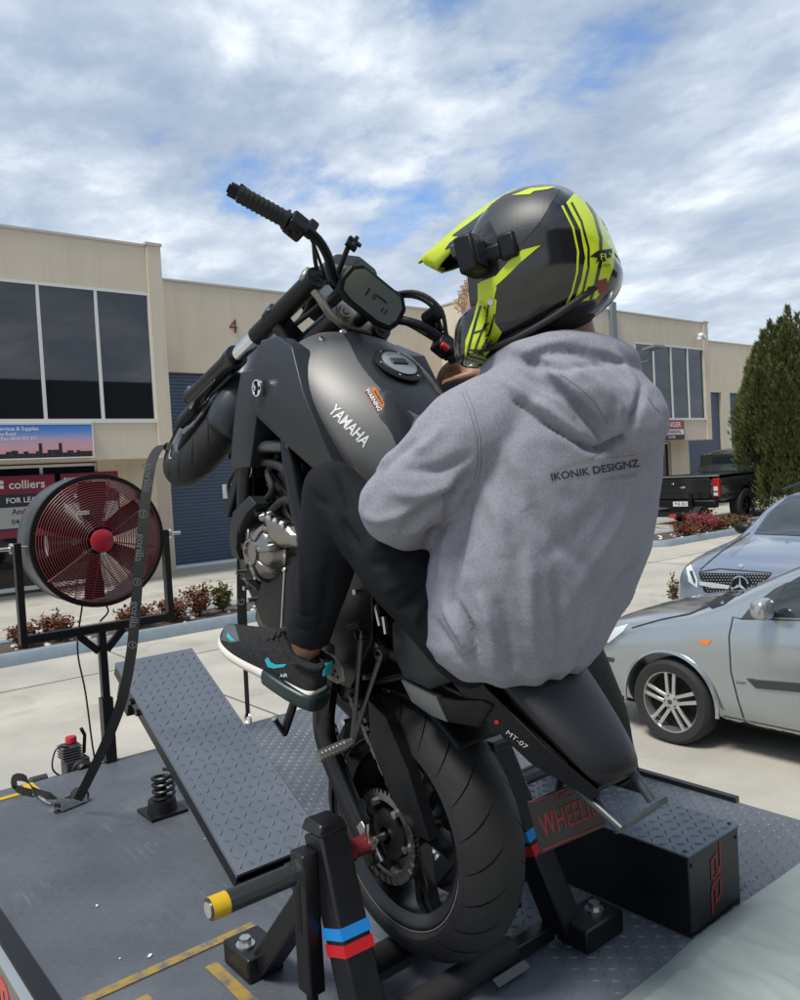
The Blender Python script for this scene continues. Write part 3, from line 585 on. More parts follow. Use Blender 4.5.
# wheel stands
def beam(mb, a, b, w, d, side=(0, 1, 0)):
    a, b = Vector(a), Vector(b); t = (b-a).normalized(); s = Vector(side); s = (s-t*s.dot(t)).normalized(); q = t.cross(s)
    mb.loft([[p+s*w/2+q*d/2, p-s*w/2+q*d/2, p-s*w/2-q*d/2, p+s*w/2-q*d/2] for p in (a, b)]); return t, s, q
def stand(sg_, label):
    y = 0.325*sg_; t = thing('wheel_stand', label, 'stand', (0.03, y, DZ), 'stands holding the rear axle'); iv = Matrix.Translation((-0.03, -y, -DZ))
    def q(n, mb, m, par=None, **k):
        o = obj(n, mb, m, par or t, **k)
        if par is None: o.matrix_parent_inverse = iv
        return o
    top = 1.285 if sg_ > 0 else 1.325
    P = MB(); P.loft([[(0.0+0.026*a, y+0.020*b, z) for a, b in ((-1, -1), (1, -1), (1, 1), (-1, 1))] for z in (0.935, 1.245)]); q('post', P, M_steel, bevel=0.005)
    A = MB(); ra, rb = (0.0, sg_*0.268, top-0.012), (-0.150, sg_*(0.280 if sg_ > 0 else 0.345), DZ+0.03); tt, ss, qq = beam(A, ra, rb, 0.072, 0.072); q('post_cap', MB().box((0.0, sg_*0.268, top+0.002), (0.080, 0.078, 0.026), taper=(0.78, 0.78)), M_steel, bevel=0.006); rl = q('rear_leg', A, M_steel, bevel=0.006)
    ra, rb = Vector(ra), Vector(rb)
    for f0, f1, m in ((0.44, 0.495, M_blue), (0.515, 0.57, M_red)):
        S = MB(); beam(S, ra.lerp(rb, f0), ra.lerp(rb, f1), 0.075, 0.075); q('stripe', S, m, rl, smooth=None)
    B_ = MB(); beam(B_, (0.03, sg_*0.285, 1.13), (0.275, sg_*0.285, DZ+0.03), 0.062, 0.055); q('front_leg', B_, M_steel, bevel=0.006)
    for (fx, fy, lx, ly) in ((0.325, sg_*0.292, 0.13, 0.10), (-0.185, sg_*(0.33 if sg_ > 0 else 0.40), 0.10, 0.15)):
        f = q('foot', MB().span((fx-lx/2, fy-ly/2, DZ+0.002), (fx+lx/2, fy+ly/2, DZ+0.062)), M_steel, bevel=0.006)
        q('bolt', MB().cyl((fx, fy+sg_*0.02, DZ+0.062), (fx, fy+sg_*0.02, DZ+0.067), 0.024, 16).cyl((fx, fy+sg_*0.02, DZ+0.067), (fx, fy+sg_*0.02, DZ+0.083), 0.015, 6), M_zinc, f)
    q('slot_plate', MB().span((-0.007, y+sg_*0.0195, 1.07), (0.007, y+sg_*0.0208, 1.225)), M_black, smooth=None)
    q('adjuster_rod', MB().cyl((0.0, y, 0.935), (0.0, y, 0.875), 0.013, 12).cyl((0, y, 0.875), (0, y, 0.868), 0.016, 6), M_steel)
    q('axle_pin', MB().cyl((0, sg_*0.30, 1.203), (0, sg_*0.55, 1.203), 0.0225, 24).cyl((0, sg_*0.34, 1.203), (0, sg_*0.36, 1.203), 0.030, 6), mat('pin_steel', (0.06, 0.062, 0.066), 0.4, 0.6))
    q('pin_end', MB().cyl((0, sg_*0.55, 1.203), (0, sg_*0.5535, 1.203), 0.016, 20), M_zinc)
    q('yellow_tape', MB().cyl((0, sg_*0.512, 1.203), (0, sg_*0.549, 1.203), 0.0232, 24), M_yel)
    q('spool', MB().lathe([(0.0, 0.15), (0.024, 0.15), (0.026, 0.155), (0.021, 0.165), (0.021, 0.195), (0.026, 0.2), (0.026, 0.215), (0, 0.215)] if sg_ > 0 else [(0, -0.15), (0.024, -0.15), (0.021, -0.165), (0.026, -0.21), (0, -0.21)], (0, 0, 1.203), 1, 24), M_redpl)
    q('cross_brace', MB().span((-0.145, sg_*0.09, DZ+0.012), (-0.105, sg_*0.31, DZ+0.05)), M_steel, bevel=0.004)
stand(1, 'near black steel stand left of the rear wheel with yellow taped axle pin')
stand(-1, 'far black steel stand right of the rear wheel with bolted foot beside the box')
rol = thing('drum_roller', 'black rubber drum roller under the rear tyre', 'roller', (-0.02, 0, DZ))
for xx in (-0.10, 0.10): obj('drum', MB().cyl((xx, -0.17, 0.037), (xx, 0.17, 0.037), 0.032, 28), M_rub, rol)
obj('guard_plate', MB().box((-0.150, -0.12, 0.020), (0.022, 0.11, 0.003), Matrix.Rotation(-0.5, 4, 'Y')), mat('bare_steel', (0.10, 0.10, 0.098), 0.45, 0.8), rol)

# step box with emblem
bx = thing('step_box', 'black step box with tread plate top and red angular emblem on its end', 'step box', (-0.1, -0.69, DZ)); iv = Matrix.Translation((0.1, 0.69, -DZ))
M_boxp = mat('box_black_sheet', (0.0075, 0.0075, 0.009), 0.32, bump=0.03, bscale=12, bdetail=2)
def bq(n, mb, m, **k): o = obj(n, mb, m, bx, **k); o.matrix_parent_inverse = iv; return o
bq('body', MB().span((-0.372, -0.812, DZ+0.002), (0.25, -0.566, 1.040)), M_boxp, bevel=0.003)
bq('lid', MB().span((-0.376, -0.816, 1.0405), (0.254, -0.561, 1.046)), M_plate, bevel=0.002)
lg = MB(); lugs(lg, (-0.374, -0.815, 1.046), (1, 0, 0), (0, 1, 0), 19, 8, 0.0318, 0.0032, 0.027, 0.0075); tag(bq('tread_lugs', lg, M_plate, smooth=None), kind='stuff')
for yy in (-0.58, -0.80):
    for zz in (1.015,): bq('screw', MB().cyl((-0.3725, yy, zz), (-0.375, yy, zz), 0.005, 8), M_steel)
for yy in (-0.578, -0.80): bq('lid_screw', MB().cyl((-0.355, yy, 1.046), (-0.355, yy, 1.049), 0.006, 10), M_black)
EM = frame_m((-0.3735, -0.691, 0.945), (0, -1, 0), (0, 0, 1))
def strip(pts, wd):
    mb = MB(EM)
    P = [Vector((a*0.0010, b*0.0010)) for a, b in pts]; off = []
    for i, p in enumerate(P):
        d1 = (P[i]-P[i-1]).normalized() if i else (P[1]-P[0]).normalized(); d2 = (P[i+1]-P[i]).normalized() if i < len(P)-1 else d1
        n1 = Vector((-d1.y, d1.x)); n2 = Vector((-d2.y, d2.x)); nn = (n1+n2).normalized(); off.append(nn*(wd/2/max(0.4, nn.dot(n1))))
    for i in range(len(P)-1):
        a, b, oa, ob = P[i], P[i+1], off[i], off[i+1]; mb.face([mb.pt((q.x, q.y, 0)) for q in (a+oa, b+ob, b-ob, a-oa)])
    return mb
M_emb = mat('emblem_red', (0.26, 0.012, 0.016), 0.5)
up_s = ([(24, 92), (24, 30), (4, 21)], [(4, 21), (4, 66), (-20, 55), (-20, 2)], [(-20, 2), (24, 21)])
for k in (1, -1):
    for pts in up_s: bq('emblem_stroke', strip([(a*k, b*k+(-4 if k > 0 else 4)-2) for a, b in pts], 0.0085), M_emb, smooth=None)

# canvas sheet
M_canvas = mat('grey_green_canvas', (0.25, 0.285, 0.27), 0.75, var=0.07, vscale=6, bump=0.25, bscale=500)
G = []
for i in range(91):
    x = -0.385-0.90*i/90; r = []
    for j in range(140):
        y = -1.62+2.0*j/139; p = Vector((x*2.2+y*1.1, y*1.5-x*1.3, 0))
        fold = 0.010*sin(9*(x*0.9+y*0.45)+2.2*mnoise.noise(p))+0.010*mnoise.noise(p*1.7)+0.006*mnoise.noise(Vector((p.x*4+p.y*7, p.y*3-p.x, 0)))+0.004*mnoise.noise(Vector((p.x*11+p.y*15, p.y*5, 2)))
        ez = min(1, i/8.0); z = DZ+0.006+ez*(0.034+max(-0.026, fold*1.9)); 
        if y < -1.42: z -= (-1.42-y)*1.6
        r.append((x+0.006*sin(y*7)+0.004*mnoise.noise(Vector((y*6, 0, 0))), y, z))
    G.append(r)
G2 = [[(a[0], a[1], a[2]-0.003) for a in r] for r in G]
cv = MB(); cv.grid(G); cv.grid([r[::-1] for r in G2]); tag(obj('canvas_sheet', cv, M_canvas, smooth=180), 'pale grey green canvas sheet lying over the rear of the deck', 'canvas')

# ------------------------------------------------------------------ drum fan
fan = thing('drum_fan', 'red and black drum fan in a black frame on the deck front', 'fan', (2.135, 0.0, DZ)); iv = Matrix.Translation((-2.135, 0, -DZ))
def fq(n, mb, m, par=None, **k):
    o = obj(n, mb, m, par or fan, **k)
    if par is None: o.matrix_parent_inverse = iv
    return o
FC = Vector((2.04, 0.012, 1.825)); FR_ = 0.277
M_drum = mat('drum_grey', (0.055, 0.06, 0.063), 0.35, 0.2, var=0.2, vscale=6, col2=(0.16, 0.05, 0.04), c2scale=5, c2pos=(0.58, 0.70))
fq('drum', MB().lathe([(FR_, 0.0), (FR_+0.006, 0.01), (FR_, 0.02), (FR_, 0.19), (FR_+0.006, 0.20), (FR_-0.008, 0.205), (FR_-0.008, 0.0)], FC, 0, 64, closedprof=True), M_drum)
fq('front_ring', MB().lathe([(FR_+0.010, -0.006), (FR_+0.010, 0.016), (FR_-0.012, 0.016), (FR_-0.012, -0.006)], FC, 0, 64, closedprof=True), M_black)
M_grl = mat('guard_red_wire', (0.20, 0.018, 0.024), 0.4); M_fred = mat('fan_red', (0.36, 0.008, 0.022), 0.35); M_bld = mat('fan_blade', (0.032, 0.012, 0.014), 0.4)
for face_x, nm in ((-0.012, 'front_guard'), (0.205, 'rear_guard')):
    gr = fq('guard_spokes', MB(), M_grl) if False else None
    g = MB()
    for k in range(1, 21):
        r = 0.055+0.215*k/20.5; dome = -0.018*(1-(r/FR_)**2)*(1 if face_x < 0 else -1)
        g.lathe([(r-0.0017, face_x+dome), (r, face_x+dome-0.0017), (r+0.0017, face_x+dome), (r, face_x+dome+0.0017)], FC, 0, 56, closedprof=True)
    for k in range(8):
        a = 2*pi*k/8+0.2; pts = [FC+Vector((face_x-0.018*(1-(r/FR_)**2)*(1 if face_x < 0 else -1)+0.003, r*cos(a), r*sin(a))) for r in (0.04, 0.12, 0.2, 0.272)]
        g.tube(pts, 0.0026, 5)
    tag(fq(nm, g, M_grl), kind='stuff')
fq('badge', MB().lathe([(0, -0.04), (0.045, -0.04), (0.05, -0.036), (0.05, -0.028), (0, -0.028)], FC, 0, 32), M_fred)
fq('motor', MB().cyl(FC+Vector((0.06, 0, 0)), FC+Vector((0.19, 0, 0)), 0.06, 24), M_black)
bl = MB()
for k in range(6):
    rings = []
    for r, ch, tw in ((0.05, 0.07, 0.85), (0.12, 0.10, 0.68), (0.19, 0.12, 0.52), (0.258, 0.115, 0.42)):
        o = Vector((0.08, 0, r)); d = Vector((sin(tw), cos(tw), 0)); nn = Vector((cos(tw), -sin(tw), 0)); rings.append([o+d*ch/2+nn*0.004, o-d*ch/2, o-d*ch/2-nn*0.003, o+d*ch/2-nn*0.0])
    b = MB(Matrix.Translation(FC) @ Matrix.Rotation(2*pi*k/6+0.04, 4, 'X')); b.loft(rings); fq('blade', b, M_bld, smooth=60)
fq('warning_label', MB().span((FC.x-0.031, FC.y+0.10, FC.z+0.118), (FC.x-0.029, FC.y+0.045, FC.z+0.134)), M_white, smooth=None)
text('lettering', 'DANGER', 0.016, M_black, fan, frame_m((FC.x-0.033, FC.y+0.0725, FC.z+0.126), (0, -1, 0), (0, 0, 1)), extrude=0.0003).matrix_parent_inverse = iv
fy = MB(); fy.span((2.115, 0.338, 1.415), (2.155, -0.338, 1.45)); fq('yoke_bar', fy, M_steel, smooth=None)
for s in (-1, 1):
    fq('yoke_arm', MB().span((2.117, s*0.337, 1.4505), (2.153, s*0.31, 1.84)), M_steel, smooth=None)
    fq('pivot_bolt', MB().cyl((2.135, s*0.275, 1.82), (2.135, s*0.40, 1.82), 0.008, 10).cyl((2.135, s*0.338, 1.82), (2.135, s*0.352, 1.82), 0.022, 6), M_zinc)
    gp = MB(); beam(gp, (2.135, s*0.10, 1.414), (2.135, s*0.018, 1.33), 0.03, 0.02); fq('gusset', gp, M_steel, smooth=None)
fq('post', MB().span((2.12, -0.016, 1.10), (2.15, 0.016, 1.414)), M_steel, smooth=None); fq('lower_post', MB().span((2.111, -0.024, 0.62), (2.159, 0.024, 1.12)), M_steel, smooth=None)
fq('clamp_bolt', MB().cyl((2.135, -0.024, 1.06), (2.135, -0.055, 1.06), 0.005, 8).cyl((2.135, -0.055, 1.06), (2.135, -0.062, 1.06), 0.012, 8), M_steel)
fq('mount_bracket', MB().span((2.10, -0.05, 0.70), (2.165, 0.05, 0.826)), M_steel, smooth=None)
cab = smoothpath([(2.20, 0.05, 1.55), (2.19, 0.09, 1.35), (2.17, 0.075, 1.15), (2.17, 0.06, 0.9), (2.18, 0.04, 0.75)], 6); fq('power_cable', MB().tube(cab, 0.004, 6), M_rub)
cab = smoothpath([(2.20, -0.02, 1.56), (2.17, -0.05, 1.50), (2.14, 0.0, 1.46)], 6); fq('power_cable', MB().tube(cab, 0.004, 6), M_rub)

# small pump engine at the deck edge
pm = thing('pump_engine', 'small black pump engine with red cap at the front edge of the deck', 'pump', (2.20, 0.13, DZ-0.07)); 
M_dgrey = mat('cast_dark_grey', (0.045, 0.045, 0.05), 0.5, 0.3, var=0.2, vscale=50); M_alu = mat('cast_alloy', (0.30, 0.29, 0.28), 0.38, 0.9, var=0.12, vscale=25, bump=0.05, bscale=200)
obj('crankcase', MB().box((0, 0, 0.06), (0.09, 0.10, 0.10)).cyl((-0.05, -0.01, 0.06), (0.05, -0.01, 0.06), 0.045, 18), M_dgrey, pm, bevel=0.006)
obj('cylinder_head', MB().box((0, 0.02, 0.14), (0.07, 0.07, 0.07)), M_dgrey, pm, bevel=0.008)
fin = MB()
for k in range(5): fin.box((0, 0.02, 0.118+k*0.012), (0.085, 0.085, 0.004))
obj('cooling_fins', fin, M_alu, pm)
obj('red_cap', MB().lathe([(0, 0.205), (0.022, 0.205), (0.024, 0.2), (0.024, 0.18), (0.018, 0.175), (0, 0.175)], (0, 0.012, 0), 2, 16), mat('cap_red', (0.45, 0.02, 0.03), 0.4), pm)
obj('starter_cover', MB().lathe([(0, -0.075), (0.03, -0.075), (0.04, -0.06), (0.042, -0.045), (0, -0.045)], (0, -0.02, 0.06), 0, 20), M_black, pm)
obj('lever', MB().tube([(0, -0.04, 0.12), (-0.01, -0.045, 0.20), (-0.015, -0.03, 0.235)], 0.008, 8), M_black, pm)
obj('fuel_line', MB().tube(smoothpath([(-0.03, 0.03, 0.17), (-0.05, 0.09, 0.18), (-0.05, 0.11, 0.10), (-0.05, 0.06, 0.04)], 6), 0.004, 6), M_rub, pm)
obj('hose', MB().tube(smoothpath([(-0.03, 0.06, 0.03), (-0.04, 0.12, 0.04), (-0.02, 0.17, 0.02), (-0.03, 0.21, 0.05), (-0.03, 0.25, 0.03)], 6), 0.009, 8), M_rub, pm)
obj('pump_body', MB().cyl((-0.03, 0.13, 0.06), (-0.03, 0.20, 0.06), 0.022, 14).box((-0.03, 0.165, 0.03), (0.05, 0.06, 0.03)), M_dgrey, pm, bevel=0.003)

# tie-down strap with ratchet (left) and plain strap (right)
M_web = mat('black_webbing', (0.010, 0.010, 0.011), 0.65, bump=0.4, bscale=900)
st = thing('tie_down_strap', 'black printed ratchet strap hanging from the front wheel to the deck', 'strap', (1.66, 0.30, DZ))
iv = Matrix.Translation((-1.66, -0.30, -DZ))
SW = [onY(px, py, y) for px, py, y in ((174, 448, 0.051), (161, 447, 0.085), (153, 458, 0.135), (149, 475, 0.175), (144, 512, 0.205), (139, 565, 0.225), (135, 615, 0.235), (131, 655, 0.245))] 
pth = smoothpath(SW+[onY(122, 700, 0.26), onY(108, 738, 0.275), onY(92, 772, 0.285), onY(78, 800, 0.30)], 5)
wv = Vector((-0.55, 0.83, 0)); wv = CR.copy()
o = obj('webbing', MB().ribbon(pth, wv, 0.034, 0.002), M_web, st, smooth=60); o.matrix_parent_inverse = iv
M_print = mat('strap_print', (0.24, 0.245, 0.25), 0.6)
for k, (px, py) in enumerate(((148, 478), (143, 514), (140, 548), (137, 582), (134.5, 615), (132.3, 645))):
    y = 0.206+(py-437)/(655-437)*0.045; p = onY(px, py, y); dn = (onY(px-3.0, py+30, y)-p).normalized(); nrm_ = -(p-CAM).normalized()
    xv = dn; M_ = frame_m(p+nrm_*0.003, xv, xv.cross(-nrm_))
    if k % 2 == 0: o = text('print', 'gorilla', 0.036, M_print, st, M_, offset=-0.004, xs=1.1)
    else:
        rg = MB(M_); rg.lathe([(0.011, 0), (0.0135, 0), (0.0135, 0.0006), (0.011, 0.0006)], (0, 0, 0), 2, 20, closedprof=True); rg.box((0.0, 0.001, 0), (0.012, 0.004, 0.001)); o = obj('print', rg, M_print, st)
    o.matrix_parent_inverse = iv
rp = onZ(72, 806, DZ)
RM = Matrix.Translation((rp.x-0.0, rp.y, DZ)) @ Matrix.Rotation(radians(105), 4, 'Z')
for n, mb, m in (('ratchet_frame', MB(RM).span((-0.05, -0.028, 0.006), (0.06, -0.024, 0.035)).span((-0.05, 0.024, 0.006), (0.06, 0.028, 0.035)).span((0.035, -0.024, 0.008), (0.055, 0.024, 0.012)), M_zinc),
    ('ratchet_handle', MB(RM).box((0.045, 0, 0.036), (0.11, 0.044, 0.006), Matrix.Rotation(-0.25, 4, 'Y')), M_zinc),
    ('webbing_roll', MB(RM).cyl((-0.035, -0.023, 0.028), (-0.035, 0.023, 0.028), 0.027, 20), M_web),
    ('anchor_strap', MB().ribbon(smoothpath([rp+Vector((0.03, 0.03, 0.012)), onZ(52, 797, DZ+0.01), onZ(36, 792, DZ+0.03), onZ(26, 779, DZ+0.07), onZ(15, 778, DZ+0.07), onZ(16, 788, DZ+0.03), onZ(32, 793, DZ+0.02)], 4), (0.6, 0.3, 0.8), 0.030, 0.003), M_web),
    ('hook', MB().tube(smoothpath([onZ(60, 800, DZ+0.01), onZ(50, 803, DZ+0.012), onZ(40, 797, DZ+0.014), onZ(34, 790, DZ+0.012)], 4), 0.006, 8), M_zinc)):
    o = obj(n, mb, m, st, bevel=0.001 if 'frame' in n else 0); o.matrix_parent_inverse = iv
ss2 = thing('tie_down_strap', 'second black strap hanging under the engine beside the shoe', 'strap', (1.05, -0.1, DZ)); iv = Matrix.Translation((-1.05, 0.1, -DZ))
pth = smoothpath([onY(243, 470, -0.12), onY(242, 540, -0.12), onY(242, 610, -0.13), onY(245, 660, -0.14), onY(248, 716, -0.15)], 6)
wd2 = [CR*cos(min(1, max(0, (i-12)/6))*1.35)+CF*sin(min(1, max(0, (i-12)/6))*1.35) for i in range(len(pth))]
o = obj('webbing', MB().ribbon(pth, wd2, 0.034, 0.002), M_web, ss2, smooth=60); o.matrix_parent_inverse = iv
for py, tx in ((568, 'gorilla'), (602, 'G')):
    p = onY(241.5, py, -0.125); dn = (onY(241.8, py+20, -0.125)-p).normalized(); nrm_ = -(p-CAM).normalized()
    o = text('print', tx, 0.034, M_print, ss2, frame_m(p+nrm_*0.004, -dn, (-dn).cross(-nrm_)), offset=-0.004); o.matrix_parent_inverse = iv
o = obj('deck_ring', MB().tube([onY(248, 716, -0.15)+Vector((0.02*cos(a), 0, 0.02*sin(a)-0.01)) for a in [k*2*pi/12 for k in range(13)]], 0.004, 6), M_zinc, ss2); o.matrix_parent_inverse = iv
# ================================================================== MOTORCYCLE
bike = thing('motorcycle', 'dark grey naked motorcycle reared up on the wheelie machine with the rider aboard', 'motorcycle', (0, 0, AXLE_Z)); bike.rotation_euler = (0, -PITCH, 0)
def kp(name, mb, m, par=None, **k): return obj(name, mb, m, par or bike, **k)
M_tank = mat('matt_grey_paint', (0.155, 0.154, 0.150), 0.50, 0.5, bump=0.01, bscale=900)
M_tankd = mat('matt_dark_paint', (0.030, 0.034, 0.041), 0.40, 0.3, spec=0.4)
M_plas = mat('black_plastic', (0.0055, 0.006, 0.007), 0.42, bump=0.05, bscale=500, spec=0.25)
M_plasg = mat('charcoal_plastic', (0.015, 0.018, 0.021), 0.40, spec=0.4)
M_frame_ = mat('frame_black', (0.006, 0.0065, 0.008), 0.32, spec=0.4)
M_framel = mat('frame_grey', (0.10, 0.105, 0.11), 0.35, 0.7)
M_tyre = mat('tyre_rubber', (0.014, 0.014, 0.015), 0.60, spec=0.35, var=0.25, vscale=9, bump=0.12, bscale=90)
M_rim = mat('rim_black', (0.007, 0.0072, 0.008), 0.22)
M_seat = mat('seat_vinyl', (0.006, 0.006, 0.008), 0.42, spec=0.35, bump=0.12, bscale=700)
M_chrome = mat('chrome', (0.75, 0.75, 0.75), 0.10, 1.0)
M_clamp = mat('clamp_titanium', (0.30, 0.285, 0.26), 0.42, 0.75)
M_eng = mat('engine_black', (0.005, 0.005, 0.006), 0.42, 0.0, spec=0.35, bump=0.1, bscale=150)
M_cover = mat('engine_cover_bronze', (0.26, 0.248, 0.228), 0.27, 0.9, var=0.10, vscale=20)
M_disc = mat('brake_disc', (0.36, 0.35, 0.34), 0.28, 1.0)
M_spr = mat('sprocket_steel', (0.30, 0.285, 0.27), 0.32, 1.0)
M_bolt = mat('bright_bolt', (0.55, 0.55, 0.54), 0.25, 1.0)
def tyre_prof(R, w, rim, n=15):
    o = []
    for k in range(n):
        t = -1+2*k/(n-1); a = t*1.28; o.append((R-(1-cos(a))*w*0.62, w/2*sin(a)/sin(1.28)))
    return [(rim, -w*0.36), (rim+0.012, -w*0.42), (rim+0.035, -w*0.48)]+o+[(rim+0.035, w*0.48), (rim+0.012, w*0.42), (rim, w*0.36)]
def tread(mb, R, w, n, c=(0, 0, 0), seed=0):
    # grooves cut as thin dark slots lying on the crown
    for k in range(n):
        for s in (-1, 1):
            pts = []
            for i in range(6):
                u = i/5; t = s*(0.18+0.72*u); a = t*1.28; r = R-(1-cos(a))*w*0.62+0.0012; y = w/2*sin(a)/sin(1.28); th = 2*pi*(k+(0.5 if s > 0 else 0))/n+(0.30*u-0.08*u*u)*(-1 if seed else 1)
                pts.append((Vector(c)+Vector((r*cos(th), y, r*sin(th))), Vector((-sin(th), 0, cos(th)))))
            rows = [[p-d*(0.0020*(1-abs(2*i/5-1)*0.7)), p+d*(0.0020*(1-abs(2*i/5-1)*0.7))] for i, (p, d) in enumerate(pts)]; mb.grid(rows)
def spokes(mb, r0, r1, n, w0, w1, yw, c=(0, 0, 0), split=0.10):
    c = Vector(c)
    for k in range(n):
        a = 2*pi*k/n
        for s in (-1, 1):
            rings = []
            for u in (0, 0.35, 0.7, 1.0):
                r = r0+(r1-r0)*u; th = a+s*split*(0.25+0.75*u)*(1.0); ww = w0+(w1-w0)*u; d = Vector((cos(th), 0, sin(th))); t = Vector((-sin(th), 0, cos(th))); yy = yw*(1-0.35*u)
                rings.append([c+d*r+t*ww/2+Vector((0, yy/2, 0)), c+d*r-t*ww/2+Vector((0, yy/2, 0)), c+d*r-t*ww/2-Vector((0, yy/2, 0)), c+d*r+t*ww/2-Vector((0, yy/2, 0))])
            mb.loft(rings)
# --- rear wheel
rw = kp('rear_wheel', MB().lathe(tyre_prof(0.315, 0.182, 0.212), (0, 0, 0), 1, 96), M_tyre, smooth=50)
tr = MB(); tread(tr, 0.315, 0.182, 22); kp('tread_grooves', tr, mat('groove_black', (0.0015, 0.0015, 0.0015), 0.9, spec=0.1), rw, smooth=None); rw.children[-1]['kind'] = 'stuff'
kp('rim', MB().lathe([(0.219, -0.078), (0.222, -0.072), (0.215, -0.066), (0.196, -0.055), (0.188, 0.0), (0.196, 0.055), (0.215, 0.066), (0.222, 0.072), (0.219, 0.078), (0.212, 0.076), (0.190, 0.062), (0.180, 0.0), (0.190, -0.062), (0.212, -0.076)], (0, 0, 0), 1, 80, closedprof=True), M_rim, rw)
kp('rim_stripe', MB().lathe([(0.2215, 0.0775), (0.2235, 0.0775), (0.2235, 0.0785), (0.2215, 0.0785)], (0, 0, 0), 1, 80, closedprof=True), mat('rim_pinstripe', (0.16, 0.17, 0.18), 0.3), rw)
sm = MB(); spokes(sm, 0.045, 0.192, 5, 0.030, 0.022, 0.045); kp('spokes', sm, M_rim, rw, bevel=0.004)
kp('hub', MB().lathe([(0.014, -0.10), (0.05, -0.10), (0.055, -0.06), (0.048, 0), (0.06, 0.05), (0.06, 0.085), (0.014, 0.085)], (0, 0, 0), 1, 32), M_rim, rw)
def gear(c, r, n, th, hole, teeth=0.009):
    mb = MB(); c = Vector(c); outl = []; 
    for k in range(n):
        for f, rr in ((0, r-teeth), (0.25, r-teeth*0.9), (0.42, r), (0.58, r), (0.75, r-teeth*0.9)): a = 2*pi*(k+f)/n; outl.append((rr*cos(a), rr*sin(a)))
    m = len(outl); inn = [(hole*cos(2*pi*k/m), hole*sin(2*pi*k/m)) for k in range(m)]
    for s, y in ((0, c.y-th/2), (1, c.y+th/2)): pass
    A = [mb.pt((c.x+p[0], c.y-th/2, c.z+p[1])) for p in outl]; B_ = [mb.pt((c.x+p[0], c.y+th/2, c.z+p[1])) for p in outl]; Cc = [mb.pt((c.x+p[0], c.y-th/2, c.z+p[1])) for p in inn]; D = [mb.pt((c.x+p[0], c.y+th/2, c.z+p[1])) for p in inn]
    for i in range(m):
        j = (i+1) % m; mb.face((A[i], A[j], B_[j], B_[i])); mb.face((B_[i], B_[j], D[j], D[i])); mb.face((D[i], D[j], Cc[j], Cc[i])); mb.face((Cc[i], Cc[j], A[j], A[i]))
    return mb
kp('sprocket', gear((0, 0.098, 0), 0.108, 43, 0.006, 0.082), M_spr, rw, smooth=30)
kp('sprocket_carrier', MB().lathe([(0.02, 0.085), (0.060, 0.085), (0.058, 0.094), (0.035, 0.102), (0.02, 0.102)], (0, 0, 0), 1, 32), mat('carrier_grey', (0.02, 0.02, 0.021), 0.4, 0.5), rw)
for k in range(6): a = 2*pi*k/6+0.3; kp('sprocket_bolt', MB().cyl((0.078*cos(a), 0.094, 0.078*sin(a)), (0.078*cos(a), 0.110, 0.078*sin(a)), 0.0095, 6), M_bolt, rw)
kp('brake_disc', gear((0, -0.085, 0), 0.123, 16, 0.005, 0.08, 0.006), M_disc, rw, smooth=30)
# chain: outer plates around both sprockets
FS = Vector((0.50, 0.098, 0.105)); ch = MB(); loop = []
ang = atan2(FS.z, FS.x); L0 = hypot(FS.x, FS.z); da = math.asin((0.104-0.036)/L0)
def lp(c, r, a): return Vector((c[0]+r*cos(a), 0.098, c[2]+r*sin(a)))
a1 = ang+pi/2+da; a2 = ang-pi/2-da
for k in range(28): loop.append(lp((0, 0, 0), 0.104, a1+(2*pi-(a1-a2))*k/27*1.0))
for k in range(1, 26): loop.append(lp((0, 0, 0), 0.104, a2).lerp(lp(FS, 0.036, a2), k/26))
for k in range(9): loop.append(lp(FS, 0.036, a2+(a1-a2)*k/8))
for k in range(1, 26): loop.append(lp(FS, 0.036, a1).lerp(lp((0, 0, 0), 0.104, a1), k/26))
for i in range(len(loop)):
    p, q = loop[i], loop[(i+1) % len(loop)]; d = q-p
    if d.length < 1e-4: continue
    ex = d.normalized(); yo = 0.008 if i % 2 else 0.0055
    for s in (-1, 1): ch.box((p+q)/2+Vector((0, s*yo, 0)), (d.length*1.25, 0.002, 0.013), frame_m((0, 0, 0), ex, (0, 1, 0)))
    ch.cyl(p+Vector((0, -0.007, 0)), p+Vector((0, 0.007, 0)), 0.0045, 6)
tag(kp('drive_chain', ch, mat('chain_steel', (0.16, 0.15, 0.14), 0.4, 0.9), smooth=None), kind='stuff')
# --- general tools for traced panels
def panel(pts, th=0.02, bulge=0.006, side=1, dy=0):
    P = [BK(px, py, (y+dy)) for px, py, y in pts]
    if side < 0: P = [Vector((p.x, -p.y, p.z)) for p in P]
    c = sum(P, Vector())/len(P); c += Vector((0, side*bulge, 0)); mb = MB(); n = len(P)
    I = [mb.pt(p) for p in P]; mid = [mb.pt(p.lerp(c, 0.35)+Vector((0, side*bulge*0.7, 0))) for p in P]; ci = mb.pt(c); J = [mb.pt(p.lerp(c, 0.03)-Vector((0, side*th, 0))) for p in P]
    for i in range(n):
        j = (i+1) % n; mb.face((I[i], I[j], mid[j], mid[i])); mb.face((mid[i], mid[j], ci)); mb.face((I[j], I[i], J[i], J[j]))
    mb.face(J); return mb
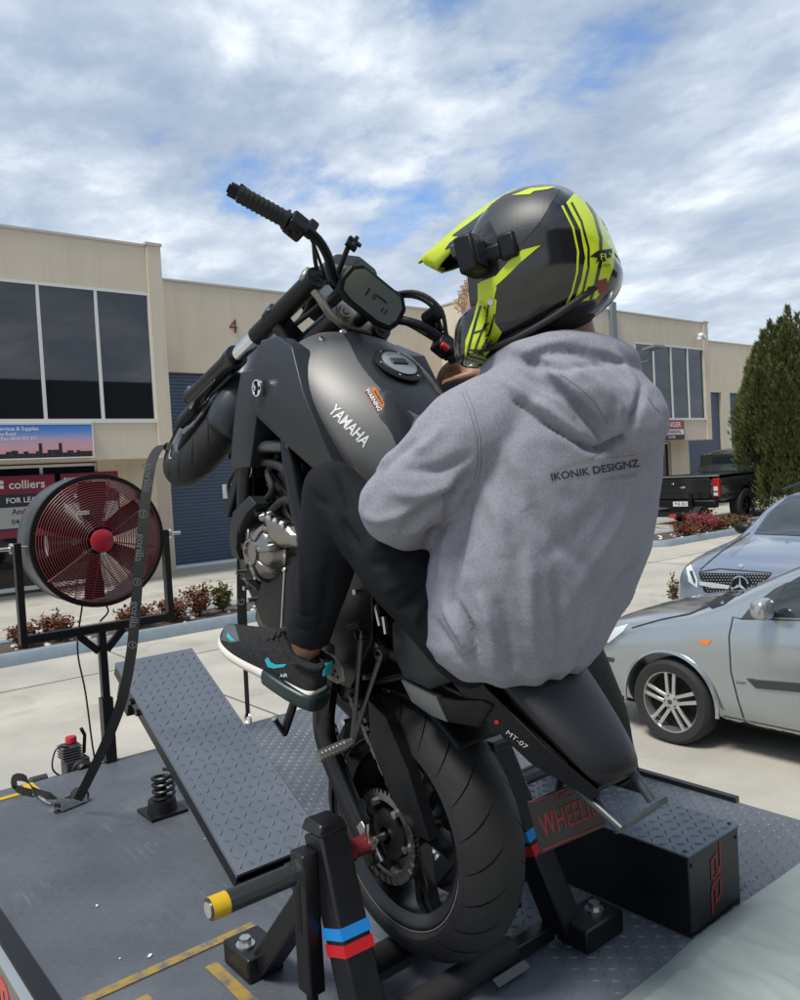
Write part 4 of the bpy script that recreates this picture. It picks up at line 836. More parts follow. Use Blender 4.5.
# --- swingarm (both sides)
for s in (1, -1):
    path = [BK(333, 640, 0.115), BK(326, 690, 0.125), BK(325, 735, 0.13), BK(345, 790, 0.132), BK(366, 838, 0.132), BK(377, 862, 0.132)]
    path = smoothpath(path, 4); rings = []
    for i, p in enumerate(path):
        t = (path[min(i+1, len(path)-1)]-path[max(i-1, 0)]).normalized(); nn = Vector((0, 1, 0)).cross(t).normalized(); u = i/(len(path)-1); h = 0.036-0.012*u; q = Vector((p.x, p.y*s, p.z)); y = Vector((0, 0.017, 0))
        rings.append([q+nn*h+y*0.6, q+nn*h*0.75+y, q-nn*h*0.75+y, q-nn*h+y*0.6, q-nn*h-y*0.6, q-nn*h*0.75-y, q+nn*h*0.75-y, q+nn*h-y*0.6])
    kp('swingarm', MB().loft(rings), M_frame_, smooth=50)
kp('swingarm_bridge', MB().box((0.36, 0, 0.12), (0.12, 0.22, 0.07)), M_frame_, bevel=0.015)
kp('axle', MB().cyl((0, -0.155, 0), (0, 0.155, 0), 0.011, 16).cyl((0, 0.149, 0), (0, 0.160, 0), 0.019, 6), M_bolt)
kp('chain_adjuster', MB().box((0.012, 0.152, 0.002), (0.07, 0.006, 0.030)).cyl((-0.05, 0.14, 0.0), (-0.01, 0.14, 0.0), 0.006, 8), M_bolt, bevel=0.002)
kp('paddock_hook', MB().tube([(-0.01, 0.16, 0.012), (0.015, 0.162, 0.03), (0.03, 0.162, 0.045)], 0.006, 8).tube([(-0.01, 0.16, 0.005), (-0.02, 0.162, 0.03), (-0.012, 0.162, 0.05)], 0.006, 8), M_bolt)
kp('chain_guard', panel([(368, 700, 0.118), (386, 718, 0.118), (408, 770, 0.118), (430, 842, 0.116), (418, 836, 0.118), (392, 800, 0.12), (371, 745, 0.12)], 0.03, 0.004), M_plas, smooth=40)
hg = MB(); rows = []
for k in range(21):
    a = radians(38+47*k/20); r_ = []
    for y, r in ((-0.102, 0.318), (-0.098, 0.333), (-0.06, 0.343), (0, 0.346), (0.05, 0.343), (0.07, 0.338)): r_.append((r*cos(a), y, r*sin(a)))
    rows.append(r_)
hg.grid(rows); o = kp('rear_hugger', hg, M_plas, smooth=60); sd_ = o.modifiers.new('solid', 'SOLIDIFY'); sd_.thickness = 0.004
# --- tank: lofted half sections, mirrored
TS = [(1.045, 0.655, 0.06, 0.65, 0.115, 0.60, 0.12, 0.55), (1.00, 0.69, 0.085, 0.685, 0.160, 0.63, 0.150, 0.55), (0.94, 0.718, 0.105, 0.708, 0.190, 0.645, 0.165, 0.52), (0.85, 0.738, 0.115, 0.722, 0.205, 0.652, 0.170, 0.50), (0.74, 0.748, 0.112, 0.728, 0.200, 0.652, 0.165, 0.49), (0.64, 0.742, 0.098, 0.715, 0.172, 0.635, 0.140, 0.48), (0.56, 0.705, 0.080, 0.680, 0.128, 0.605, 0.110, 0.47), (0.49, 0.640, 0.065, 0.620, 0.098, 0.565, 0.090, 0.46), (0.44, 0.575, 0.055, 0.560, 0.080, 0.525, 0.080, 0.46)]
rings = []
for x, zt, ys, zs, ym, zm, yb, zb in TS:
    h = [(0, zt), (ys*0.55, zt-0.002), (ys, zs), ((ys*0.45+ym*0.55), zs-(zs-zm)*0.42), (ym, zm), (ym*0.97+yb*0.03, zm-0.03), (yb, zb)]
    rings.append([(x, y, z) for y, z in h]+[(x, -y, z) for y, z in h[:0:-1]])
tk = kp('fuel_tank', MB().loft(rings), M_tank, smooth=180, sub=2)
bpy.context.view_layer.update(); TKV = BVHTree.FromObject(tk, bpy.context.evaluated_depsgraph_get())
def on_tank(x, y, lift=0.001):
    h = TKV.ray_cast(Vector((x, y, 1.2)), Vector((0, 0, -1)))
    return (h[0]+h[1]*lift) if h[0] else Vector((x, y, 0.6))
def tank_patch(outline, lift, m, name, par, thick=0.004):
    c = sum((Vector(p) for p in outline), Vector((0, 0)))/len(outline); mb = MB(); N = 6; rows = []
    for k in range(N+1): rows.append([on_tank(*(c.lerp(Vector(p), k/N)), lift if k < N else lift*0.3) for p in outline+[outline[0]]])
    mb.grid(rows); return kp(name, mb, m, par, smooth=60)
def ell(cx, cy, rx, ry, n=40, p=2.0): return [(cx+rx*abs(cos(2*pi*k/n))**(2/p)*(1 if cos(2*pi*k/n) > 0 else -1), cy+ry*abs(sin(2*pi*k/n))**(2/p)*(1 if sin(2*pi*k/n) > 0 else -1)) for k in range(n)]
# dark centre panel of the tank: broad in front, rounded at the rear
ol = []
for k in range(48):
    a = 2*pi*k/48; x = 0.835+0.195*cos(a); ww = 0.088+0.018*cos(a+pi); ol.append((x, ww*sin(a)*(1.0 if cos(a) < 0 else (1-0.25*cos(a)))))
tp_ = tank_patch(ol, 0.0035, M_plasg, 'tank_centre_panel', tk)
fc = on_tank(0.80, 0.0, 0.004); fn_ = (on_tank(0.83, 0)-on_tank(0.77, 0)); FM = frame_m(fc, fn_, (0, 1, 0))
kp('filler_ring', MB(FM).lathe([(0.0, 0.002), (0.060, 0.002), (0.063, 0.006), (0.058, 0.009), (0.047, 0.008), (0.0, 0.006)], (0, 0, 0), 2, 40), M_plas, tk)
fl_ = kp('filler_cap', MB(FM).lathe([(0.0, 0.015), (0.040, 0.0145), (0.045, 0.012), (0.045, 0.006), (0.0, 0.006)], (0, 0, 0), 2, 40), mat('cap_alloy', (0.42, 0.42, 0.41), 0.35, 0.9), tk)
kp('cap_flap', MB(FM).box((0.0, 0.004, 0.0165), (0.022, 0.045, 0.004)), M_plasg, fl_ if False else tk, bevel=0.002)
for k in range(6): a = 2*pi*k/6+0.5; kp('cap_screw', MB(FM).cyl((0.054*cos(a), 0.054*sin(a), 0.008), (0.054*cos(a), 0.054*sin(a), 0.0105), 0.0035, 8), M_bolt, tk)
kp('ignition_lock', MB().lathe([(0, 0.005), (0.008, 0.005), (0.011, 0.002), (0.011, 0.0), (0, 0)], on_tank(0.985, 0.035, 0.002), 2, 20), M_spr, tk)
kp('tank_screw', MB().lathe([(0, 0.006), (0.007, 0.006), (0.009, 0.0), (0, 0)], on_tank(0.955, 0.112, 0.001), 2, 16), M_bolt, tk)
# knee cut-outs
for s in (1, -1):
    tank_patch([(0.735, s*0.060), (0.73, s*0.088), (0.67, s*0.112), (0.59, s*0.092), (0.555, s*0.066), (0.64, s*0.042)], 0.003, M_plasg, 'knee_pad', tk)
# lettering on the tank, laid on the surface along the viewing side
def surf_fn(o, xv, yv, tree, nrm=None, lift=0.001):
    M_ = frame_m(o, xv, yv); d = nrm or (M_.to_3x3() @ Vector((0, 0, 1)))
    def f(p):
        q = M_ @ Vector((p.x, p.y, 0)); h = tree.ray_cast(q+d*0.25, -d, 0.6)
        return (h[0]+h[1]*(lift+p.z)) if h[0] else q
    return f
ty = BK(332, 408, 0.19); ta = BK(361, 436, 0.185); tc_ = (ty+ta)/2; vx = (ta-ty).normalized()
cl_ = Vector(((CAM-BO).dot(BF), CAM.y, (CAM-BO).dot(BU))); vd = (cl_-tc_).normalized(); vd = (vd*0.5+Vector((0, 0.75, 0.66))*0.5).normalized()
text('maker_lettering', 'YAMAHA', 0.036, mat('decal_silver', (0.72, 0.72, 0.70), 0.4), tk, None, offset=0.02, extrude=0, xs=0.86, fn=surf_fn(tc_, vx, vd.cross(vx), TKV, vd, 0.0012), dens=1)
sc_ = BK(371, 391, 0.15); s1 = BK(364, 378, 0.15); s2 = BK(379, 403, 0.15); sx = (s2-s1).normalized(); sf = surf_fn(sc_, sx, vd.cross(sx), TKV, vd, 0.0010)
def sticker(w_, h_, m, dz, nm, dx=0, dy=0, par=None):
    mb = MB(); mb.grid([[sf(Vector((dx+w_*(i/6-0.5), dy+h_*(j/3-0.5), dz))) for j in range(4)] for i in range(7)]); return kp(nm, mb, m, par or tk)
sticker(0.062, 0.026, mat('sticker_orange', (0.52, 0.15, 0.02), 0.5), 0.0006, 'sticker'); sticker(0.058, 0.013, M_black, 0.0010, 'sticker_band', 0, -0.005)
text('sticker_lettering', 'WARNING', 0.0135, M_signtxt, tk, None, offset=0.02, extrude=0, fn=lambda p: sf(Vector((p.x, p.y-0.005, 0.0014))))
text('sticker_lettering', 'READ MANUAL', 0.006, M_black, tk, None, offset=0.01, extrude=0, fn=lambda p: sf(Vector((p.x, p.y+0.0075, 0.0014))))
# --- side covers and scoops, both sides
for s in (1, -1):
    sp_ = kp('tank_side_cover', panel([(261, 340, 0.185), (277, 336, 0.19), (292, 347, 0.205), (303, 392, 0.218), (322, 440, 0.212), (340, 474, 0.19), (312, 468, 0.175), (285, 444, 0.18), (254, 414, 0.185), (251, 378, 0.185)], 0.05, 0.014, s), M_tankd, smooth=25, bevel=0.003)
    if s > 0:
        ec = BK(258.5, 388, 0.212); EMb = frame_m(ec, (0.65, 0, 0.76), Vector((-0.76, 0, 0.65)).cross(Vector((0, 0, 0))) if False else (-0.76, 0, 0.65)); EMb = EMb if EMb[1][2] > 0 else frame_m(ec, (-0.65, 0, -0.76), (-0.76, 0, 0.65))
        kp('round_emblem', MB(EMb).lathe([(0.0, 0.004), (0.019, 0.004), (0.021, 0.0), (0.0, 0.0)], (0, 0, 0), 2, 28).lathe([(0.018, 0.004), (0.018, 0.0065), (0.021, 0.0065), (0.022, 0.0)], (0, 0, 0), 2, 28), M_chrome, sp_)
        fk = MB(EMb)
        for k in range(3):
            a = pi/2+2*pi*k/3; fk.box((0.009*cos(a), 0.009*sin(a), 0.0062), (0.018, 0.004, 0.002), Matrix.Rotation(a, 4, 'Z')); fk.box((0.014*cos(a), 0.014*sin(a), 0.0062), (0.003, 0.010, 0.002), Matrix.Rotation(a, 4, 'Z'))
        kp('emblem_forks', fk, M_plas, sp_)
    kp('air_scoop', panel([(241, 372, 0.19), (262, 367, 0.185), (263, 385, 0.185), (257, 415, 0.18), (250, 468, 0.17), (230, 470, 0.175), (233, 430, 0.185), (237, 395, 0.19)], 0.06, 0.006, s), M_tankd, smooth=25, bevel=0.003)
    fr_ = smoothpath([(1.02, s*0.05, 0.60), (0.92, s*0.13, 0.48), (0.74, s*0.155, 0.38), (0.58, s*0.15, 0.30), (0.48, s*0.14, 0.15)], 5); kp('frame_tube', MB().tube(fr_, 0.023, 14), M_frame_)
    fr_ = smoothpath([(1.03, s*0.04, 0.50), (1.03, s*0.10, 0.38), (0.98, s*0.14, 0.25), (0.88, s*0.145, 0.12)], 5); kp('frame_tube', MB().tube(fr_, 0.024, 14), M_frame_)
    a_, b_2 = BK(256, 447, 0.145), BK(293, 446, 0.15); kp('frame_brace', MB().tube([Vector((a_.x, s*a_.y, a_.z)), Vector((b_2.x, s*b_2.y, b_2.z))], 0.016, 14), M_framel)
    kp('frame_plate', panel([(330, 590, 0.135), (352, 560, 0.135), (372, 590, 0.135), (372, 640, 0.13), (350, 690, 0.125), (328, 680, 0.125), (322, 630, 0.13)], 0.03, 0.002, s), M_frame_, smooth=30, bevel=0.003)
    kp('subframe_tube', MB().tube([(0.50, s*0.12, 0.36), (0.30, s*0.11, 0.46), (0.05, s*0.09, 0.53), (-0.14, s*0.07, 0.58)], 0.014, 12), M_frame_)
    kp('subframe_tube', MB().tube([(0.46, s*0.12, 0.22), (0.25, s*0.11, 0.37), (0.08, s*0.10, 0.48)], 0.012, 12), M_frame_)
# --- engine
eng = kp('engine', MB().prism([(0.40, 0.04), (0.43, 0.22), (0.58, 0.29), (0.80, 0.29), (0.90, 0.20), (0.90, 0.04), (0.82, -0.06), (0.55, -0.09), (0.44, -0.04)], 1, -0.13, 0.115), M_eng, bevel=0.015)
kp('cylinder_block', MB().prism([(0.66, 0.27), (0.71, 0.46), (0.90, 0.43), (0.87, 0.23)], 1, -0.12, 0.12), M_eng, eng, bevel=0.01)
for k in range(5):
    u = (k+0.5)/5; kp('cooling_fin', MB().prism([(0.655+0.05*u, 0.275+0.18*u), (0.657+0.05*u, 0.282+0.18*u), (0.885+0.03*u, 0.247+0.19*u), (0.883+0.03*u, 0.240+0.19*u)], 1, -0.128, 0.128), M_eng, eng, smooth=None)
kp('head_cover', MB().prism([(0.70, 0.461), (0.72, 0.53), (0.80, 0.55), (0.90, 0.51), (0.91, 0.43)], 1, -0.13, 0.13), mat('head_cover_grey', (0.035, 0.035, 0.037), 0.4, 0.4), eng, bevel=0.012)
SCC = BK(253, 552, 0.165); sx_, sz_ = SCC.x, SCC.z
sv = kp('stator_cover', MB().lathe([(0.0, 0.170), (0.026, 0.170), (0.028, 0.176), (0.034, 0.176), (0.037, 0.168), (0.060, 0.160), (0.074, 0.146), (0.080, 0.125), (0.088, 0.118), (0.088, 0.105)], (sx_, 0, sz_), 1, 48), M_cover, eng, smooth=35)
# angular cast ribs stepping back from the round cover
for (p0, p1, wd, y0, y1) in (((265, 528), (292, 540), 0.030, 0.150, 0.115), ((270, 540), (298, 530), 0.038, 0.145, 0.12), ((262, 518), (276, 514), 0.040, 0.160, 0.13), ((268, 552), (284, 566), 0.022, 0.15, 0.115), ((246, 578), (258, 590), 0.028, 0.15, 0.11)):
    a_ = BK(*p0, y0); b_2 = BK(*p1, y1); mb = MB(); t_ = (b_2-a_).normalized(); n1 = t_.cross(Vector((0, 1, 0))).normalized()
    mb.loft([[a_+n1*wd/2-Vector((0, 0.02, 0)), a_+n1*wd*0.22+Vector((0, 0.012, 0)), a_-n1*wd*0.22+Vector((0, 0.012, 0)), a_-n1*wd/2-Vector((0, 0.02, 0))], [b_2+n1*wd*0.6-Vector((0, 0.02, 0)), b_2+n1*wd*0.3+Vector((0, 0.008, 0)), b_2-n1*wd*0.3+Vector((0, 0.008, 0)), b_2-n1*wd*0.6-Vector((0, 0.02, 0))]])
    kp('cast_rib', mb, M_cover, sv if False else eng, bevel=0.004)
for k in range(7):
    a = radians(20+k*51); rb_ = MB(Matrix.Translation((sx_, 0, sz_)) @ Matrix.Rotation(-a, 4, 'Y')); rb_.loft([[(r, y0, -w_), (r, y0, w_), (r, y0-0.03, w_), (r, y0-0.03, -w_)] for r, y0, w_ in ((0.036, 0.174, 0.006), (0.062, 0.168, 0.009), (0.080, 0.150, 0.010), (0.0885, 0.128, 0.010))]); kp('cast_rib', rb_, M_cover, eng, bevel=0.003)
kp('cover_flange', MB().lathe([(0.086, 0.112), (0.100, 0.112), (0.102, 0.106), (0.100, 0.098), (0.086, 0.098)], (sx_, 0, sz_), 1, 40, closedprof=True), mat('flange_dark', (0.12, 0.115, 0.105), 0.4, 0.8), eng)
kp('cover_upper', panel([(262, 512, 0.155), (284, 521, 0.135), (298, 535, 0.125), (298, 548, 0.125), (282, 548, 0.135), (268, 540, 0.15)], 0.04, 0.010), M_cover, eng, smooth=25, bevel=0.004)
for (px, py, y) in ((258, 513, 0.155), (266, 514, 0.15), (272, 518, 0.147), (278, 520, 0.143), (285, 525, 0.138), (240, 540, 0.14), (238, 572, 0.135), (246, 588, 0.135), (257, 577, 0.152), (287, 555, 0.13), (250, 600, 0.13)):
    p = BK(px, py, y); kp('cover_bolt', MB().cyl(p-Vector((0, 0.02, 0)), p+Vector((0, 0.008, 0)), 0.0065, 10), M_bolt, eng)
kp('clutch_cover', MB().lathe([(0.0, -0.175), (0.06, -0.17), (0.085, -0.15), (0.09, -0.12)], (0.62, 0, 0.14), 1, 32), M_cover, eng)
kp('sprocket_cover', panel([(262, 575, 0.125), (300, 560, 0.125), (305, 600, 0.12), (292, 640, 0.115), (272, 640, 0.115), (256, 605, 0.12)], 0.04, 0.006), M_eng, eng, smooth=30, bevel=0.004)
kp('sump_bracket', panel([(258, 600, 0.11), (268, 600, 0.115), (285, 632, 0.115), (284, 640, 0.115), (262, 634, 0.11), (255, 618, 0.105)], 0.03, 0.004), mat('bracket_grey', (0.09, 0.088, 0.085), 0.4, 0.6), eng, smooth=30)
kp('starter_motor', MB().cyl((0.52, -0.05, 0.31), (0.52, 0.10, 0.31), 0.032, 18), M_eng, eng)
a_, b_2 = BK(285, 570, 0.15), BK(281, 641, 0.15); kp('shift_rod', MB().cyl(a_, b_2, 0.0042, 8).sphere(a_, 0.008, 10, 6), M_bolt)
a_, b_2 = BK(281, 641, 0.15), BK(262, 632, 0.17); kp('shift_lever', MB().tube([a_, (a_+b_2)/2, b_2, b_2+Vector((0.0, 0.04, 0))], 0.006, 8), M_bolt)
# radiator, shroud, headers, hoses
RD = Matrix.Translation((0.985, 0, 0.235)) @ Matrix.Rotation(radians(12), 4, 'Y')
kp('radiator', MB(RD).box((0, 0, 0), (0.032, 0.32, 0.34)), M_eng, bevel=0.006)
for s in (1, -1):
    kp('radiator_shroud', panel([(229, 543, 0.17), (233, 512, 0.175), (249, 496, 0.18), (256, 504, 0.175), (250, 516, 0.17), (242, 535, 0.165), (240, 560, 0.16), (232, 556, 0.165)], 0.05, 0.012, s), M_plasg, smooth=25, bevel=0.003)
    hd_ = smoothpath([(0.90, s*0.055, 0.40), (0.985, s*0.055, 0.30), (0.99, s*0.055, 0.08), (0.92, s*0.05, -0.09), (0.75, s*0.04, -0.135), (0.55, -0.02+s*0.02, -0.14)], 5); kp('exhaust_header', MB().tube(hd_, 0.021, 14), mat('exhaust_steel', (0.10, 0.085, 0.075), 0.35, 0.9))
kp('muffler', MB().tube([(0.56, -0.03, -0.13), (0.45, -0.08, -0.115), (0.25, -0.14, -0.08), (0.13, -0.16, -0.055)], [0.03, 0.06, 0.065, 0.05], 20), M_eng)
for i, (pts, r) in enumerate((([(246, 470, 0.10), (262, 462, 0.13), (285, 470, 0.14), (300, 500, 0.14)], 0.012), ([(262, 505, 0.12), (272, 490, 0.14), (268, 472, 0.13), (280, 455, 0.12)], 0.009), ([(236, 470, 0.12), (229, 482, 0.12), (230, 498, 0.12), (238, 508, 0.13)], 0.006), ([(270, 512, 0.13), (285, 500, 0.14), (300, 510, 0.14), (310, 530, 0.14)], 0.010), ([(300, 475, 0.13), (292, 490, 0.13), (296, 512, 0.13)], 0.007))):
    kp('hose', MB().tube(smoothpath([BK(*p) for p in pts], 5), r, 10), M_rub)
hc = BK(247, 467, 0.145); kp('horn', MB().lathe([(0.0, 0.006), (0.012, 0.008), (0.016, 0.0), (0.028, 0.002), (0.032, -0.006), (0.030, -0.035), (0.015, -0.05), (0, -0.05)], hc, 1, 28), M_plas)
kp('hose_clamp', MB().lathe([(0.030, 0.004), (0.0335, 0.004), (0.0335, -0.004), (0.030, -0.004)], hc, 1, 28, closedprof=True), M_bolt)
kp('air_box', MB().box((0.63, 0, 0.43), (0.22, 0.22, 0.14)), M_plas, bevel=0.02)
kp('shock_absorber', MB().tube([(0.42, 0.0, 0.20), (0.58, 0.0, 0.24)], 0.03, 16), M_eng)
kp('ecu_tray', MB().box((0.30, 0, 0.38), (0.22, 0.18, 0.10)), M_plas, bevel=0.01)
for (px, py, w_) in ((372, 607, 0.03), (378, 616, 0.04), (384, 624, 0.02)):
    p = BK(px, py, 0.12); kp('shock_coil', MB().tube([p-Vector((0.02, 0, 0.01)), p+Vector((w_*0.6, 0.0, 0.012))], 0.006, 8), M_bolt)
for (px, py) in ((356, 592), (350, 627), (378, 645), (366, 677), (345, 722)):
    p = BK(px, py, 0.14); kp('frame_bolt', MB().cyl(p-Vector((0, 0.02, 0)), p+Vector((0, 0.006, 0)), 0.007, 8), M_bolt)
# --- peg hangers
for s in (1, -1):
    mir = lambda v: Vector((v.x, s*v.y, v.z)); A_, B2, C_ = mir(BK(361, 634, 0.165)), mir(BK(381, 655, 0.160)), mir(BK(353, 741, 0.195))
    hg_ = MB(); M_hang = mat('hanger_alloy', (0.055, 0.055, 0.058), 0.28, 0.85)
    for P_ in (A_, B2): hg_.tube([P_, P_.lerp(C_, 0.5), C_], [0.010, 0.007, 0.011], 10, flat=0.55)
    h_o = kp('peg_hanger', hg_, M_hang)
    for P_ in (A_, B2): kp('hanger_boss', MB().lathe([(0.006, -0.012), (0.014, -0.012), (0.0145, 0.008), (0.0105, 0.009), (0.0095, -0.004), (0.0, -0.004)], P_, 1, 24), M_hang, h_o)
    E_ = mir(BK(318, 757, 0.285)); pg = MB(); pg.tube([C_, C_.lerp(E_, 0.25), E_], [0.009, 0.0105, 0.0105], 14)
    for k in range(8): q = C_.lerp(E_, 0.25+0.72*k/7); dd = (E_-C_).normalized(); pg.cyl(q-dd*0.003, q+dd*0.003, 0.0128, 10)
    kp('passenger_peg', pg, mat('peg_alloy', (0.34, 0.33, 0.32), 0.35, 0.9), h_o)
    kp('rider_peg', MB().tube([(0.40, s*0.15, 0.10), (0.40, s*0.25, 0.095)], 0.012, 12), M_spr)
    kp('heel_plate', panel([(322, 652, 0.165), (332, 655, 0.165), (341, 668, 0.165), (343, 682, 0.165), (337, 684, 0.165), (324, 676, 0.165)], 0.006, 0.001, s), mat('heel_alloy', (0.55, 0.53, 0.48), 0.4, 0.5), smooth=30)
    if s > 0:
        for k, (px, py) in enumerate(((331, 668), (335, 671), (333, 675), (338, 677))): p = BK(px, py, 0.1665); kp('plate_hole', MB().cyl(p, p+Vector((0, 0.0012, 0)), 0.0035, 10), M_black)
        a_, b_2, c_2 = BK(293, 706, 0.17), BK(284, 733, 0.19), BK(274, 718, 0.24); kp('side_stand', MB().tube([BK(300, 680, 0.15), a_, b_2], 0.011, 10).tube([b_2-(c_2-b_2)*0.1, c_2], 0.007, 8), M_steel)
# --- seat and tail
def sect(x, hw, zt, zb, crown=0.012, rr=0.3):
    h = [(0, zt), (hw*0.5, zt-crown*0.25), (hw*0.85, zt-crown), (hw, zt-crown-0.018), (hw*0.97, (zt+zb)/2-0.01), (hw*0.80, zb)]
    return [(x, y, z) for y, z in h]+[(x, -y, z) for y, z in h[:0:-1]]
kp('rider_seat', MB().loft([sect(0.46, 0.07, 0.53, 0.47), sect(0.40, 0.10, 0.525, 0.45), sect(0.30, 0.135, 0.515, 0.44), sect(0.20, 0.145, 0.520, 0.45), sect(0.13, 0.135, 0.56, 0.48), sect(0.105, 0.11, 0.60, 0.52)]), M_seat, smooth=180, sub=1)
ps = kp('passenger_seat', MB().loft([sect(0.115, 0.085, 0.60, 0.55, 0.014), sect(0.10, 0.115, 0.632, 0.55, 0.022), sect(0.06, 0.122, 0.642, 0.555, 0.024), sect(-0.02, 0.112, 0.648, 0.565, 0.024), sect(-0.10, 0.095, 0.655, 0.58, 0.024), sect(-0.17, 0.078, 0.655, 0.592, 0.022), sect(-0.20, 0.058, 0.645, 0.60, 0.015), sect(-0.208, 0.03, 0.632, 0.61, 0.008)]), M_seat, smooth=180, sub=2)
stp = []
for k in range(15):
    a = radians(-98+196*k/14); stp.append((0.048, 0.1225*sin(a)*(1 if abs(sin(a)) < 0.99 else 1), 0.592+0.055*cos(a)))
kp('seat_strap', MB().ribbon([(0.062, y, z+0.0) for _, y, z in stp], (1, 0, 0), 0.030, 0.005), M_seat, ps, smooth=60)
for s in (1, -1):
    tc2 = kp('tail_cover', MB().loft([[(0.16, s*0.10, 0.535), (0.16, s*0.128, 0.552), (0.16, s*0.13, 0.485), (0.16, s*0.10, 0.475)], [(0.05, s*0.110, 0.56), (0.05, s*0.130, 0.572), (0.05, s*0.128, 0.500), (0.05, s*0.10, 0.493)], [(-0.10, s*0.085, 0.585), (-0.10, s*0.104, 0.597), (-0.10, s*0.098, 0.532), (-0.10, s*0.07, 0.525)], [(-0.21, s*0.05, 0.60), (-0.21, s*0.062, 0.612), (-0.21, s*0.055, 0.574), (-0.21, s*0.03, 0.567)]]), M_plas, smooth=40, bevel=0.004)
    kp('side_panel', panel([(392, 622, 0.135), (412, 612, 0.150), (428, 640, 0.155), (452, 682, 0.150), (430, 690, 0.140), (404, 678, 0.135), (393, 655, 0.13)], 0.05, 0.012, s), M_plasg, smooth=40, bevel=0.004)
    sp2 = kp('side_trim', panel([(401, 680, 0.138), (436, 697, 0.142), (447, 722, 0.135), (432, 716, 0.132), (412, 702, 0.132)], 0.02, 0.002, s), mat('trim_grey', (0.16, 0.165, 0.17), 0.35, 0.6), smooth=30)
    kp('tail_wing', panel([(447, 722, 0.13), (478, 728, 0.125), (492, 706, 0.13), (484, 700, 0.13), (455, 700, 0.14), (438, 697, 0.142)], 0.03, 0.003, s), M_plas, smooth=30, bevel=0.003)
kp('undertail', MB().loft([[(0.12, y, z) for y, z in ((-0.08, 0.53), (0.08, 0.53), (0.07, 0.47), (-0.07, 0.47))], [(-0.08, y, z) for y, z in ((-0.07, 0.575), (0.07, 0.575), (0.05, 0.51), (-0.05, 0.51))], [(-0.20, y, z) for y, z in ((-0.045, 0.60), (0.045, 0.60), (0.03, 0.56), (-0.03, 0.56))]]), M_plas, bevel=0.006)
# model lettering along the left tail cover
bpy.context.view_layer.update(); tlc = [c for c in bike.children if c.name.startswith('tail_cover')][0]; bm_ = bmesh.new(); ev_ = tlc.evaluated_get(bpy.context.evaluated_depsgraph_get()); m2_ = ev_.to_mesh(); bm_.from_mesh(m2_); bm_.transform(tlc.matrix_world); TLT = BVHTree.FromBMesh(bm_); bm_.free()
pxtext('model_lettering', 'MT-07', (517, 739.5), (28, 22), 6.5, M_signtxt, TLT, tlc, tlc.matrix_world.inverted(), xs=1.5, offset=-0.012, lift=0.0015)
decal('red_dot', [(497+2.4*cos(a), 722+2.2*sin(a)) for a in [k*pi/5 for k in range(10)]], TLT, 0.0015, M_red, tlc, tlc.matrix_world.inverted(), 3)
# U shaped bar behind the tail
M_loop = mat('loop_steel', (0.055, 0.060, 0.065), 0.4, 0.6, var=0.15, vscale=40)
u1a, u1b, u2a, u2b = BK(588, 798, 0.045), BK(622, 829, 0.045), BK(631, 770, -0.045), BK(652, 801, -0.045)
lo = kp('rear_loop', MB().tube([u1a-(u1b-u1a)*0.5, u1b], 0.0095, 14), M_loop); kp('loop_tube', MB().tube([u2a-(u2b-u2a)*0.8, u2b], 0.0095, 14), M_loop, lo)
e1, e2 = BK(617, 833, 0.055), BK(668, 801, -0.062); ax_ = (e2-e1).normalized(); nn_ = (u1b-u1a).normalized(); up_ = ax_.cross(nn_); bm_ = MB()
bm_.loft([[e1.lerp(e2, u)+nn_*(-0.006)+up_*0.008*k for k in (1, -1)]+[e1.lerp(e2, u)+nn_*(0.0)+up_*0.008*k*(1-0.6*abs(2*u-1)**2) for k in (-1, 1)] for u in [i/8 for i in range(9)]]); kp('loop_bar', bm_, M_loop, lo, smooth=30)
# red lettered plate under the tail
pa, pb, pc, pd = BK(531, 800, 0.075), BK(600, 775, -0.06), BK(602, 826, -0.06), BK(538, 857, 0.075)
pw = lambda v: BO+BF*v.x+Vector((0, v.y, 0))+BU*v.z
pc_ = (pa+pb+pc+pd)/4; pxv = ((pb-pa)+(pc-pd)).normalized(); pyv = ((pa-pd)+(pb-pc)).normalized(); PM = frame_m(pc_, pxv, pyv); PW, PH = ((pb-pa).length+(pc-pd).length)/2, ((pa-pd).length+(pb-pc).length)/2
pl = kp('number_plate', MB(PM).box((0, 0, -0.002), (PW, PH, 0.003)), mat('plate_black', (0.012, 0.012, 0.014), 0.35), bevel=0.001)
M_pred = mat('plate_red', (0.16, 0.012, 0.016), 0.5)
text('plate_lettering', 'WHEELIE', PH*0.60, M_pred, pl, PM @ Matrix.Translation((0, -PH*0.05, 0.0006)), offset=0.012, extrude=0.0004, xs=PW/(PH*0.60*4.75))
text('plate_lettering', 'VIC', PH*0.20, M_pred, pl, PM @ Matrix.Translation((0.0, PH*0.36, 0.0006)), extrude=0.0004)
for q in ((0, -PH*0.44, PW*0.93, 0.003), (0, PH*0.47, PW*0.93, 0.002)): kp('plate_line', MB(PM).box((q[0], q[1], 0.0002), (q[2], q[3], 0.001)), M_pred, pl, smooth=None)
kp('plate_bracket', MB().tube([(-0.10, 0, 0.54), pc_-PM.to_3x3() @ Vector((0, 0, 0.05)), pc_-PM.to_3x3() @ Vector((0, 0, 0.006))], 0.008, 8), M_plas)
